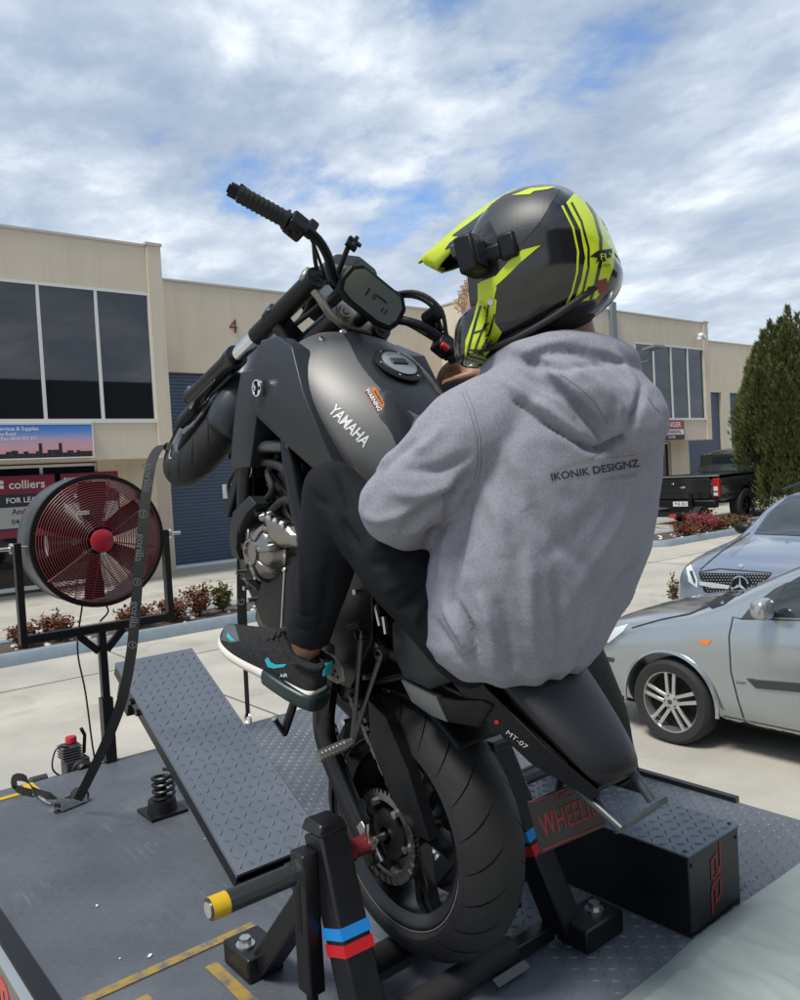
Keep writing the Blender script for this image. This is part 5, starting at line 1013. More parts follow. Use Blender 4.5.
# --- front end, turned to the right about the steering axis
ST = radians(-37.3); av = Vector((-0.419, 0, 0.908)); RS = Matrix.Rotation(ST, 3, av); f_ = RS @ Vector((0.908, 0, 0.419)); l_v = RS @ Vector((0, 1, 0))
SM = Matrix(((f_.x, l_v.x, av.x, 1.057), (f_.y, l_v.y, av.y, 0), (f_.z, l_v.z, av.z, 0.708), (0, 0, 0, 1)))
def SP(a, b, c): return SM @ Vector((a, b, c))
SI = SM.inverted()
def SK(px, py, y): return SI @ BK(px, py, y)
WX, WZ = 0.088, -0.815
for s in (1, -1):
    fk_ = kp('fork_leg', MB(SM).cyl((0.022, s*0.105, 0.016), (0.024, s*0.105, -0.31), 0.0275, 20), M_plas)
    kp('stanchion', MB(SM).cyl((0.024, s*0.105, -0.30), (0.026, s*0.105, -0.46), 0.0225, 20), M_chrome, fk_)
    kp('slider', MB(SM).tube([(0.026, s*0.105, -0.44), (0.026, s*0.105, -0.475), (0.027, s*0.105, -0.485), (0.032, s*0.105, -0.74), (0.060, s*0.105, -0.80), (0.078, s*0.104, -0.835)], [0.034, 0.034, 0.030, 0.030, 0.031, 0.022], 20), M_frame_, fk_, smooth=35)
    kp('fork_cap', MB(SM).lathe([(0.0, 0.020), (0.012, 0.020), (0.013, 0.017), (0.019, 0.017), (0.0205, 0.012)], (0.022, s*0.105, 0), 2, 20), M_plas, fk_)
    kp('axle_clamp', MB(SM).cyl((WX, s*0.085, WZ), (WX, s*0.125, WZ), 0.020, 16), M_frame_, fk_)
    kp('slider_rib', MB(SM).box((0.0, s*0.106, -0.64), (0.012, 0.006, 0.16)), M_framel, fk_, bevel=0.002)
    br = MB(SM); br.box((-0.045, s*0.098, -0.735), (0.055, 0.034, 0.105), Matrix.Rotation(0.15, 4, 'Y')); kp('brake_caliper', br, M_eng, bevel=0.01)
    kp('front_disc', MB(SM), M_disc) if False else None
    dg_ = MB(); g_ = gear((0, 0, 0), 0.141, 14, 0.005, 0.105, 0.006); dg_ = MB(SM @ Matrix.Translation((WX, s*0.062, WZ))); dg_.v = [tuple(dg_.m @ Vector(v)) for v in g_.v]; dg_.f = g_.f; dg_.mi = g_.mi; kp('front_disc', dg_, M_disc, smooth=30)
    cr_ = MB(SM @ Matrix.Translation((WX, s*0.062, WZ)))
    for k in range(5): a = 2*pi*k/5; cr_.tube([(0.04*cos(a), -s*0.004, 0.04*sin(a)), (0.108*cos(a+0.35), 0, 0.108*sin(a+0.35))], 0.008, 8)
    kp('disc_carrier', cr_, M_plas)
# triple clamps
tcp = MB(SM); up_o = [(-0.035, 0.03), (-0.01, 0.075), (0.012, 0.138), (0.045, 0.138), (0.058, 0.105), (0.045, 0.075), (0.03, 0.03)]; tcp.prism([(a, b) for a, b in up_o]+[(a, -b) for a, b in up_o[::-1]], 2, -0.022, 0.004); kp('top_clamp', tcp, M_clamp, bevel=0.006)
tcp = MB(SM); tcp.prism([(a, b) for a, b in up_o]+[(a, -b) for a, b in up_o[::-1]], 2, -0.225, -0.185); kp('lower_clamp', tcp, M_frame_, bevel=0.006)
kp('stem_nut', MB(SM).lathe([(0.0, 0.014), (0.009, 0.014), (0.010, 0.010), (0.018, 0.010), (0.019, 0.004), (0.024, 0.004), (0.025, -0.01)], (-0.005, 0, 0.004), 2, 24), M_clamp)
kp('head_tube', MB(SM).cyl((-0.0, 0, -0.025), (0, 0, -0.185), 0.032, 20), M_frame_)
for i, pts in enumerate(([(0.06, 0.06, -0.02), (0.08, 0.07, -0.08), (0.05, 0.05, -0.17), (0.0, 0.07, -0.22)], [(0.03, 0.05, -0.03), (0.06, 0.04, -0.1), (0.03, 0.055, -0.2)], [(0.05, -0.04, 0.0), (0.09, -0.03, -0.06), (0.07, -0.02, -0.18)])):
    kp('cable', MB(SM).tube(smoothpath(pts, 6), 0.007, 8), M_rub)
# front wheel
WM = SM @ Matrix.Translation((WX, 0, WZ)) @ Matrix.Rotation(atan2(0.419, 0.908), 4, 'Y')
fw = kp('front_wheel', MB(WM).lathe(tyre_prof(0.293, 0.122, 0.212), (0, 0, 0), 1, 96), M_tyre, smooth=50)
tr = MB(WM); tread(tr, 0.293, 0.122, 20, seed=1); tag(kp('tread_grooves', tr, MATS['groove_black'], fw, smooth=None), kind='stuff')
kp('rim', MB(WM).lathe([(0.219, -0.052), (0.222, -0.048), (0.215, -0.044), (0.194, -0.036), (0.188, 0.0), (0.194, 0.036), (0.215, 0.044), (0.222, 0.048), (0.219, 0.052), (0.21, 0.050), (0.19, 0.042), (0.18, 0.0), (0.19, -0.042), (0.21, -0.050)], (0, 0, 0), 1, 80, closedprof=True), M_rim, fw)
for yy in (0.0505, -0.0505): kp('rim_stripe', MB(WM).lathe([(0.2225, yy), (0.227, yy*0.99), (0.227, yy*1.03), (0.2225, yy*1.05)], (0, 0, 0), 1, 80, closedprof=True), mat('rim_silver_line', (0.5, 0.52, 0.55), 0.3), fw)
sm = MB(WM); spokes(sm, 0.035, 0.192, 5, 0.026, 0.02, 0.035); kp('spokes', sm, M_rim, fw, bevel=0.004)
kp('hub', MB(WM).cyl((0, -0.06, 0), (0, 0.06, 0), 0.04, 24), M_rim, fw); kp('front_axle', MB(WM).cyl((0, -0.13, 0), (0, 0.13, 0), 0.010, 14), M_bolt, fw)
fe = MB(WM); rows = []
for k in range(27):
    a = radians(40+119*k/26); u = k/26; w_ = 0.075*(0.65+0.35*min(1, u*5))*(1 if u < 0.9 else 1-(u-0.9)*1.5); r_ = []
    for t, dr in ((-1.0, -0.052), (-0.97, -0.02), (-0.75, 0.004), (-0.3, 0.016), (0, 0.020), (0.3, 0.016), (0.75, 0.004), (0.97, -0.02), (1.0, -0.052)): r_.append(((0.297+dr)*cos(a), t*w_, (0.297+dr)*sin(a)))
    rows.append(r_)
fe.grid(rows); o = kp('front_fender', fe, mat('fender_dark', (0.030, 0.036, 0.043), 0.36, 0.2), smooth=40); q_ = o.modifiers.new('solid', 'SOLIDIFY'); q_.thickness = 0.003
for s in (1, -1): kp('fender_stay', MB(SM).box((0.02, s*0.083, -0.56), (0.07, 0.012, 0.16)), M_plas, bevel=0.005)
# headlight
kp('headlight', MB(SM).loft([[(x, y*w_, z*h_-0.10) for y, z in ((-1, -0.7), (-0.8, 0.6), (-0.3, 1), (0.3, 1), (0.8, 0.6), (1, -0.7), (0.5, -1), (-0.5, -1))] for x, w_, h_ in ((0.085, 0.08, 0.09), (0.13, 0.105, 0.12), (0.185, 0.095, 0.11), (0.21, 0.07, 0.085))]), M_plas, bevel=0.008)
# handlebar
bpth = [(-0.033, -0.37, 0.122), (-0.020, -0.26, 0.138), (-0.004, -0.185, 0.140), (0.0, -0.13, 0.115), (0.0, -0.085, 0.075), (0.0, -0.045, 0.062), (0.0, 0.045, 0.062), (0.0, 0.085, 0.075), (0.0, 0.13, 0.115), (-0.004, 0.185, 0.140), (-0.020, 0.26, 0.138), (-0.033, 0.37, 0.122)]
hb = kp('handlebar', MB(SM).tube(smoothpath(bpth, 4), 0.0115, 14), M_plas)
for s in (1, -1):
    kp('bar_riser', MB(SM).box((0.0, s*0.042, 0.036), (0.036, 0.026, 0.064)), M_plas, hb, bevel=0.005)
    gr_ = MB(SM); a_, b_2 = Vector((-0.019, s*0.255, 0.138)), Vector((-0.033, s*0.37, 0.122)); gr_.tube([a_, b_2], 0.0185, 18)
    for k in range(10): q = a_.lerp(b_2, 0.05+0.9*k/9); dd = (b_2-a_).normalized(); gr_.cyl(q-dd*0.0022, q+dd*0.0022, 0.0202, 14)
    kp('grip', gr_, M_rub, hb); dd = (b_2-a_).normalized(); kp('bar_end', MB(SM).cyl(b_2+dd*0.001, b_2+dd*0.022, 0.0165, 16).cyl(b_2+dd*0.022, b_2+dd*0.026, 0.010, 12), M_plas, hb)
    kp('grip_flange', MB(SM).cyl(a_-dd*0.002, a_+dd*0.004, 0.024, 18), M_rub, hb)
    kp('switch_housing', MB(SM).box((-0.014, s*0.228, 0.137), (0.044, 0.046, 0.046)).box((-0.034, s*0.226, 0.144), (0.012, 0.020, 0.012)).box((-0.036, s*0.235, 0.128), (0.014, 0.012, 0.014)), M_plas, hb, bevel=0.007)
    kp('lever_perch', MB(SM).box((0.022, s*0.195, 0.125), (0.045, 0.024, 0.026)), M_plas, hb, bevel=0.005)
    lv = smoothpath([(0.040, s*0.195, 0.118), (0.045, s*0.225, 0.108), (0.040, s*0.27, 0.092), (0.034, s*0.33, 0.085), (0.030, s*0.375, 0.083)], 4); kp('lever', MB(SM).tube(lv, [0.007]*(len(lv)-2)+[0.008, 0.0085], 10, flat=0.6), M_plas, hb)
kp('kill_switch', MB(SM).box((-0.038, -0.222, 0.160), (0.014, 0.024, 0.012)), mat('switch_red', (0.42, 0.012, 0.02), 0.4), hb, bevel=0.003)
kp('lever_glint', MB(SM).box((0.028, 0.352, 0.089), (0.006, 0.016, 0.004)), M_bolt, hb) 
for pts, r in (([(0.040, 0.20, 0.115), (0.055, 0.165, 0.07), (0.045, 0.12, 0.02), (0.05, 0.06, -0.03)], 0.0055), ([(0.01, 0.21, 0.12), (0.03, 0.17, 0.09), (0.035, 0.10, 0.03), (0.04, 0.05, -0.02)], 0.004), ([(0.02, -0.21, 0.14), (0.045, -0.15, 0.16), (0.05, -0.09, 0.13), (0.05, -0.04, 0.02)], 0.0055), ([(0.0, -0.22, 0.155), (0.03, -0.16, 0.185), (0.05, -0.09, 0.15), (0.06, -0.04, 0.02)], 0.0055), ([(0.0, -0.21, 0.12), (0.02, -0.14, 0.085), (0.04, -0.06, 0.03)], 0.005)):
    kp('cable', MB(SM).tube(smoothpath(pts, 6), r, 8), M_rub, hb)
pm_ = SK(352, 244, 0.03); kp('phone_mount', MB(SM).tube([(0.0, 0.075, 0.070), pm_+Vector((0, 0, -0.02)), pm_], 0.007, 10).box(pm_, (0.03, 0.03, 0.010)).box(pm_+Vector((-0.004, 0, 0.016)), (0.010, 0.036, 0.006)).box(pm_+Vector((-0.004, 0, 0.016)), (0.036, 0.010, 0.006)), M_plas, hb, bevel=0.002)
kp('brake_reservoir', MB(SM).cyl((0.030, -0.165, 0.13), (0.030, -0.165, 0.175), 0.020, 16), M_plas, hb)
# instrument: rounded housing with display facing the rider
dc = SK(372, 297, -0.015); DM = SM @ Matrix.Translation(dc) @ Matrix.Rotation(radians(-32), 4, 'Y')
ol = [(x, y) for y, x in ((-0.078, -0.012), (-0.070, -0.034), (-0.04, -0.042), (0.04, -0.042), (0.070, -0.034), (0.078, -0.012), (0.074, 0.022), (0.055, 0.040), (-0.055, 0.040), (-0.074, 0.022))]
ds = MB(DM); ds.loft([[(x*sc, y*sc, z) for x, y in ol] for sc, z in ((0.85, -0.04), (1.17, -0.015), (1.2, 0.006), (1.16, 0.013))]); dsh = kp('instrument', ds, M_plas, bevel=0.004)
kp('display', MB(DM).prism([(x*0.98+0.001, y*1.02) for x, y in ol], 2, 0.0131, 0.0145), mat('lcd_glass', (0.10, 0.11, 0.108), 0.15), dsh, smooth=None)
kp('display_segments', MB(DM).box((0.0, 0.02, 0.0149), (0.020, 0.004, 0.0004)).box((0.008, -0.02, 0.0149), (0.004, 0.030, 0.0004)).box((-0.012, -0.035, 0.0149), (0.012, 0.003, 0.0004)).box((-0.012, -0.045, 0.0149), (0.012, 0.003, 0.0004)), mat('lcd_dark', (0.012, 0.013, 0.013), 0.3), dsh, smooth=None)
text('display_digits', '0', 0.022, MATS['lcd_dark'], dsh, DM @ Matrix.Translation((0.0, 0.0, 0.0150)) @ Matrix.Rotation(-pi/2, 4, 'Z'), extrude=0.0002)
for yy in (-0.045, 0.03): kp('dash_button', MB(DM).cyl((0.044, yy, 0.0), (0.050, yy, 0.0), 0.007, 12), M_plasg, dsh)
# ================================================================== VEHICLES
M_sil = mat('silver_green_paint', (0.37, 0.405, 0.415), 0.22, 0.7, coat=1.0); M_bg = mat('blue_grey_paint', (0.215, 0.255, 0.325), 0.25, 0.5, coat=0.9); M_dkp = mat('charcoal_paint', (0.020, 0.022, 0.023), 0.22, 0.3, coat=0.8)
M_trim = mat('grey_moulding', (0.035, 0.037, 0.042), 0.6); M_cglass = mat('car_glass', (0.012, 0.016, 0.018), 0.03, spec=0.6); M_cglass.node_tree.nodes['Principled BSDF'].inputs['IOR'].default_value = 1.75
M_alloy = mat('wheel_alloy', (0.52, 0.52, 0.51), 0.30, 0.85, var=0.05, vscale=20); M_gap = mat('shut_line', (0.02, 0.02, 0.022), 0.7); M_amber = mat('amber_lens', (0.75, 0.20, 0.02), 0.25); M_lens = mat('headlamp_lens', (0.55, 0.60, 0.60), 0.08, coat=1.0); M_ctyre = mat('car_tyre', (0.018, 0.018, 0.018), 0.75, bump=0.2, bscale=60); M_liner = mat('arch_liner', (0.006, 0.006, 0.006), 0.9)
def car_wheel(par, c, R, w, rim, side, style='twin'):
    wl = obj('wheel', MB().lathe([(rim, -w/2), (rim+0.012, -w/2-0.004), (R-0.03, -w/2-0.006), (R-0.008, -w/2+0.015), (R, -w/2+0.04), (R, w/2-0.04), (R-0.008, w/2-0.015), (R-0.03, w/2+0.006), (rim+0.012, w/2+0.004), (rim, w/2)], c, 1, 56), M_ctyre, par)
    c = Vector(c); yo = side*(w/2-0.012)
    obj('rim', MB().lathe([(rim+0.004, yo+side*0.004), (rim-0.006, yo+side*0.002), (rim-0.018, yo-side*0.03), (rim-0.02, -yo)], c, 1, 56), M_alloy if style == 'twin' else M_black, wl)
    obj('brake_drum', MB().cyl(c+Vector((0, yo-side*0.09, 0)), c+Vector((0, yo-side*0.07, 0)), rim*0.92, 32), M_liner, wl)
    m_ = M_alloy if style == 'twin' else M_black; n = 5
    for k in range(n):
        for s in ((-1, 1) if style == 'twin' else (-0.6, 0.6)):
            a = 2*pi*k/n+0.33; d = Vector((cos(a), 0, sin(a))); t = Vector((-sin(a), 0, cos(a))); o0 = 0.026*s; mb = MB()
            mb.loft([[c+d*r+t*(o0*q+wd)+Vector((0, yo+side*y0, 0)), c+d*r+t*(o0*q-wd)+Vector((0, yo+side*y0, 0)), c+d*r+t*(o0*q-wd)+Vector((0, yo+side*(y0-0.022), 0)), c+d*r+t*(o0*q+wd)+Vector((0, yo+side*(y0-0.022), 0))] for r, q, wd, y0 in ((0.035, 0.85, 0.013, -0.008), (rim*0.5, 1.0, 0.0125, -0.004), (rim-0.006, 1.25, 0.014, -0.006))])
            obj('spoke', mb, m_, wl, bevel=0.003)
    obj('hub_cap', MB().lathe([(0.0, yo+side*0.004), (0.026, yo+side*0.003), (0.055, yo-side*0.006), (0.06, yo-side*0.03)], c, 1, 32), m_, wl)
    obj('centre_badge', MB().lathe([(0.0, yo+side*0.0065), (0.017, yo+side*0.006), (0.019, yo+side*0.003)], c, 1, 24), M_trim, wl)
    for k in range(5): a = 2*pi*k/5; obj('wheel_nut', MB().cyl(c+Vector((0.044*cos(a), yo-side*0.006, 0.044*sin(a))), c+Vector((0.044*cos(a), yo+side*0.002, 0.044*sin(a))), 0.007, 6), M_trim, wl)
    return wl
def car_shell(name, stations, paint, par, arches, sub=2):
    rings = []
    for x, prof in stations: rings.append([(x, y, z) for y, z in prof]+[(x, -y, z) for y, z in prof[::-1] if y > 0])
    n = len(rings[0]); o = obj(name, MB().loft(rings), paint, par, smooth=180, sub=sub); baked(o)
    cs = []
    for (ax_, az, ar, y0, y1) in arches:
        c_ = obj('cutter', MB().cyl((ax_, y0, az), (ax_, y1, az), ar, 48), None, par); cs.append(c_)
    bpy.context.view_layer.update(); cut(o, cs)
    me = o.data; me.polygons.foreach_set('use_smooth', [True]*len(me.polygons)); bm = bmesh.new(); bm.from_mesh(me)
    for e in bm.edges:
        if len(e.link_faces) == 2: e.smooth = e.calc_face_angle(0) < radians(38)
    bm.to_mesh(me); bm.free(); return o
# ---- silver hatchback (nose towards the workshops)
fo = thing('hatchback_car', 'silver hatchback parked beside the trailer, front wheel and door showing', 'car', (1.75, -4.67, 0))
FS_ = [(0.87, [(0.42, 0.27), (0.50, 0.30), (0.53, 0.44), (0.50, 0.56), (0.45, 0.61), (0.35, 0.635), (0.2, 0.645), (0, 0.65)]), (0.80, [(0.58, 0.22), (0.68, 0.27), (0.71, 0.45), (0.68, 0.61), (0.62, 0.69), (0.48, 0.72), (0.28, 0.735), (0, 0.74)]), (0.62, [(0.66, 0.20), (0.80, 0.26), (0.82, 0.48), (0.80, 0.68), (0.735, 0.775), (0.58, 0.81), (0.33, 0.83), (0, 0.84)]), (0.35, [(0.70, 0.19), (0.84, 0.26), (0.852, 0.50), (0.845, 0.74), (0.785, 0.835), (0.62, 0.875), (0.36, 0.90), (0, 0.91)]), (0.0, [(0.70, 0.19), (0.84, 0.26), (0.857, 0.52), (0.850, 0.78), (0.80, 0.88), (0.64, 0.925), (0.37, 0.95), (0, 0.96)]), (-0.10, [(0.70, 0.19), (0.835, 0.26), (0.852, 0.52), (0.848, 0.79), (0.805, 0.90), (0.66, 0.945), (0.38, 0.97), (0, 0.98)]), (-0.24, [(0.70, 0.19), (0.83, 0.26), (0.848, 0.52), (0.845, 0.81), (0.805, 0.93), (0.715, 0.985), (0.42, 1.02), (0, 1.035)]), (-0.60, [(0.70, 0.19), (0.83, 0.26), (0.848, 0.52), (0.846, 0.82), (0.81, 0.945), (0.725, 1.13), (0.60, 1.20), (0, 1.24)]), (-1.0, [(0.70, 0.19), (0.83, 0.26), (0.848, 0.52), (0.846, 0.83), (0.81, 0.955), (0.70, 1.23), (0.57, 1.355), (0, 1.40)]), (-1.6, [(0.70, 0.19), (0.83, 0.26), (0.848, 0.52), (0.846, 0.84), (0.81, 0.965), (0.69, 1.27), (0.57, 1.40), (0, 1.44)]), (-2.3, [(0.70, 0.19), (0.83, 0.26), (0.85, 0.54), (0.846, 0.86), (0.80, 0.99), (0.68, 1.24), (0.54, 1.37), (0, 1.41)]), (-2.9, [(0.68, 0.22), (0.80, 0.28), (0.83, 0.56), (0.82, 0.88), (0.76, 1.0), (0.64, 1.15), (0.5, 1.25), (0, 1.28)]), (-3.22, [(0.6, 0.3), (0.68, 0.34), (0.72, 0.56), (0.70, 0.85), (0.65, 0.95), (0.56, 0.99), (0.4, 1.01), (0, 1.02)]), (-3.31, [(0.4, 0.38), (0.46, 0.42), (0.48, 0.56), (0.46, 0.78), (0.42, 0.84), (0.35, 0.86), (0.2, 0.87), (0, 0.875)])]
fb = car_shell('body', FS_, M_sil, fo, [(0, 0.305, 0.352, 0.5, 1.0), (0, 0.305, 0.352, -1.0, -0.5), (-2.615, 0.305, 0.352, 0.5, 1.0), (-2.615, 0.305, 0.352, -1.0, -0.5)])
for x in (0, -2.615):
    for s in (1, -1): car_wheel(fo, (x, s*0.762, 0.305), 0.305, 0.185, 0.216, s)
    obj('arch_liner', MB().lathe([(0.353, 0.48), (0.353, 0.80)], (x, 0, 0.305), 1, 32, 0, pi), M_liner, fo); obj('arch_liner', MB().lathe([(0.353, -0.48), (0.353, -0.80)], (x, 0, 0.305), 1, 32, 0, pi), M_liner, fo)
obj('underbody', MB().span((0.6, -0.62, 0.17), (-3.0, 0.62, 0.30)), M_liner, fo, smooth=None)
bpy.context.view_layer.update()
def car_tree(objs):
    bm = bmesh.new()
    for o in objs:
        m2 = o.data.copy(); m2.transform(o.matrix_world); bm.from_mesh(m2); bpy.data.meshes.remove(m2)
    t = BVHTree.FromBMesh(bm); bm.free(); return t
def cdecal(o, name, poly, m, lift=0.003, res=6):
    tree = CT[o.name]; d = decal(name, poly, tree, lift, m, o, o.matrix_world.inverted() @ Matrix(), res); return d
CT = {fo.name: car_tree([fb])}

D4 = lambda nm, poly, m, lift=0.004, o=fo, res=6: cdecal(o, nm, poly, m, lift, res)
D4('side_window', [(772, 617), (776, 599), (789, 583), (803, 575), (822, 570), (822, 619)], M_cglass)
D4('mirror_sail', [(741, 619), (751, 607), (775, 589), (789, 582), (776, 599), (772, 618)], M_trim)
D4('cowl', [(707, 605), (718, 597), (738, 589), (736, 596), (724, 605), (712, 609)], M_black)
D4('windscreen', [(719, 597), (740, 586), (800, 553), (822, 541), (822, 552), (800, 564), (752, 588), (738, 596)], M_cglass)
for pts in ([(741, 619), (733, 617), (729, 637), (731, 672), (738, 700), (745, 722)], [(745, 722), (770, 728), (822, 737)], [(708, 606), (690, 614), (660, 620), (632, 628)], [(741, 619), (770, 619.5), (822, 621)]): D4('shut_line', pxline(pts, 1.1), M_gap)
D4('indicator', [(696.5, 640), (711.6, 640), (708.5, 645), (703, 644)], M_amber); D4('side_moulding', [(746.7, 678), (756, 680), (822, 685), (822, 694), (757, 688)], M_trim, 0.012)
D4('headlamp', [(603, 641), (615, 628), (629, 624), (624, 631), (609, 643)], M_lens); D4('bumper_trim', [(600, 656), (614, 658), (614, 662), (600, 661)], M_trim, 0.006); D4('bumper_lip', [(610, 692), (632, 698), (632, 705), (610, 700)], M_trim)
D4('sill_strip', pxline([(716, 716), (745, 722), (822, 738)], 3.0), mat('bright_silver', (0.55, 0.58, 0.58), 0.3, 0.5), 0.006)
pxtext('door_lettering', 'GHIA', (741, 683), (10, 0.8), 4, M_trim, CT[fo.name], fo, fo.matrix_world.inverted(), lift=0.005)
obj('arch_lip', MB().lathe([(0.352, 0.853), (0.356, 0.864), (0.376, 0.858), (0.380, 0.846)], (0, 0, 0.305), 1, 40, -0.12, pi+0.12), M_sil, fo)
mi = onY(762, 609, -3.74)-Vector((1.75, -4.67, 0)); mm_ = obj('wing_mirror', MB(Matrix.Translation(mi)).loft([[(x, y*a, z*b) for y, z in ((-1, -0.8), (-0.9, 0.7), (-0.5, 1), (0.6, 1), (1, 0.5), (0.95, -0.7), (0.5, -1), (-0.6, -1))] for x, a, b in ((-0.055, 0.085, 0.062), (-0.02, 0.098, 0.075), (0.03, 0.085, 0.066), (0.065, 0.05, 0.04))]), mat('mirror_silver', (0.42, 0.44, 0.45), 0.25, 0.7, coat=0.5), fo, smooth=180, sub=2); obj('mirror_arm', MB().tube([mi+Vector((0, -0.05, -0.03)), mi+Vector((0.02, -0.16, -0.045))], 0.03, 10), M_trim, mm_)
# ---- blue grey SUV behind it, nose towards the yard
me_ = thing('suv_car', 'blue grey SUV with starred black grille parked behind the silver hatchback', 'car', (2.38, -7.10, 0), rz=pi/2)
def sv2(a, *r): lo = [(0.75, 0.25), (0.92, 0.31)]; return (a, lo+list(r))
MS = [(0.87, [(0.5, 0.30), (0.58, 0.34), (0.62, 0.5), (0.61, 0.68), (0.57, 0.76), (0.45, 0.80), (0.25, 0.82), (0, 0.825)]), (0.79, [(0.68, 0.26), (0.81, 0.32), (0.845, 0.52), (0.83, 0.75), (0.77, 0.86), (0.58, 0.91), (0.33, 0.93), (0, 0.94)]), (0.55, [(0.74, 0.25), (0.90, 0.31), (0.93, 0.55), (0.915, 0.80), (0.85, 0.93), (0.64, 0.985), (0.36, 1.005), (0, 1.012)]), sv2(0.1, (0.945, 0.58), (0.94, 0.86), (0.88, 1.0), (0.68, 1.05), (0.38, 1.075), (0, 1.085)), sv2(-0.35, (0.945, 0.6), (0.94, 0.9), (0.89, 1.04), (0.72, 1.09), (0.42, 1.12), (0, 1.13)), sv2(-0.52, (0.945, 0.6), (0.94, 0.9), (0.89, 1.05), (0.78, 1.12), (0.46, 1.17), (0, 1.19)), sv2(-0.95, (0.945, 0.6), (0.94, 0.92), (0.89, 1.07), (0.80, 1.34), (0.66, 1.43), (0, 1.47)), sv2(-1.4, (0.945, 0.6), (0.94, 0.92), (0.89, 1.08), (0.76, 1.46), (0.62, 1.585), (0, 1.62)), sv2(-2.3, (0.945, 0.6), (0.94, 0.92), (0.89, 1.09), (0.76, 1.46), (0.62, 1.60), (0, 1.64)), sv2(-3.0, (0.945, 0.6), (0.93, 0.92), (0.88, 1.1), (0.74, 1.42), (0.6, 1.55), (0, 1.58)), sv2(-3.6, (0.90, 0.6), (0.90, 0.92), (0.84, 1.1), (0.7, 1.25), (0.55, 1.32), (0, 1.35)), (-3.8, [(0.5, 0.35), (0.6, 0.4), (0.66, 0.6), (0.66, 0.85), (0.62, 0.95), (0.52, 1.0), (0.4, 1.02), (0, 1.03)])]
mb_ = car_shell('body', MS, M_bg, me_, [(x, 0.36, 0.40, y0, y1) for x in (0, -2.87) for y0, y1 in ((0.55, 1.1), (-1.1, -0.55))])
for x in (0, -2.87):
    for s in (1, -1): car_wheel(me_, (x, s*0.83, 0.36), 0.36, 0.23, 0.235, s)
obj('underbody', MB().span((0.6, -0.68, 0.22), (-3.5, 0.68, 0.36)), M_liner, me_, smooth=None)
bpy.context.view_layer.update(); CT[me_.name] = car_tree([mb_])
D5 = lambda nm, poly, m, lift=0.006: D4(nm, poly, m, lift, me_)
gp = [(699, 573), (772, 574), (762, 585), (746, 594), (730, 600), (713, 598), (704, 591)]
D5('grille', gp, M_black, 0.006)
st_ = MB()
for iy in range(10):
    for ix in range(30):
        x, y = 700+ix*2.9+(iy % 2)*1.45, 575+iy*2.6; lo_ = 699+(y-573)*0.33; hi_ = 773-(y-573)*1.2
        if lo_+1.5 < x < hi_ and y < 598 and abs(hypot(x-741, y-585)) > 10:
            h = hit(CT[me_.name], x, y)
            if h[0]: st_.sphere(h[0]+h[1]*0.012, 0.007, 6, 4)
o = obj('grille_studs', st_, M_chrome, me_); o.matrix_parent_inverse = me_.matrix_world.inverted(); o['kind'] = 'stuff'
h = hit(CT[me_.name], 741, 585); sp_o = h[0]+Vector((0, 0.03, 0)); SMM = frame_m(sp_o, (-1, 0, 0.0), (0, -0.15, 1))
stb = MB(SMM); stb.lathe([(0.078, 0), (0.085, 0.008), (0.092, 0), (0.085, -0.008)], (0, 0, 0), 2, 36, closedprof=True)
for k in range(3): a = pi/2+2*pi*k/3; d_ = Vector((cos(a), sin(a), 0)); t_ = Vector((-sin(a), cos(a), 0)); stb.loft([[t_*0.016, -t_*0.016, Vector((0, 0, -0.006)), Vector((0, 0, 0.014))], [d_*0.082+t_*0.002, d_*0.082-t_*0.002, d_*0.082+Vector((0, 0, -0.002)), d_*0.082+Vector((0, 0, 0.003))]])
o = obj('star_emblem', stb, M_chrome, me_); o.matrix_parent_inverse = me_.matrix_world.inverted()
D5('chrome_bar', [(700, 581.5), (712, 582.5), (731, 585.5), (729, 589), (714, 588), (701, 585)], M_chrome, 0.02)
D5('headlamp', [(686.5, 568), (691, 564.5), (698, 580), (698, 588), (689, 582)], M_lens); D5('headlamp_inner', [(690, 572), (693, 571), (696, 581), (695, 584)], M_trim, 0.012)
D5('windscreen', [(754, 534), (768, 514), (788, 497), (805, 490), (830, 486), (830, 536), (800, 536)], M_cglass)
D5('bonnet_badge', [(741+2.6*cos(a), 566+2.2*sin(a)) for a in [k*pi/5 for k in range(10)]], M_chrome)
for pts in ([(699, 572), (720, 569), (772, 573)], [(700, 570), (722, 551), (750, 533)]): D5('shut_line', pxline(pts, 0.8), M_gap)
D5('bonnet_crease_shade', [(728, 553), (738, 541), (752, 536), (757, 538), (745, 545), (732, 557)], mat('paint_shaded', (0.15, 0.18, 0.23), 0.25, 0.5, coat=0.9), 0.002)  # shade of the bonnet crease painted on as a darker copy of the body colour
mp_ = onX(744, 528, 3.45); o = obj('wing_mirror', MB().sphere(mp_, 0.12, 16, 12, (1.0, 0.6, 0.62)).tube([mp_, mp_+Vector((-0.14, -0.06, -0.05))], 0.03, 8), M_black, me_); o.matrix_parent_inverse = me_.matrix_world.inverted()
o = obj('roof_rail', MB().tube([(2.38+0.70, -8.45, 1.57), (2.38+0.69, -9.0, 1.64), (2.38+0.69, -10.1, 1.64)], 0.02, 8), M_black, me_); o.matrix_parent_inverse = me_.matrix_world.inverted()
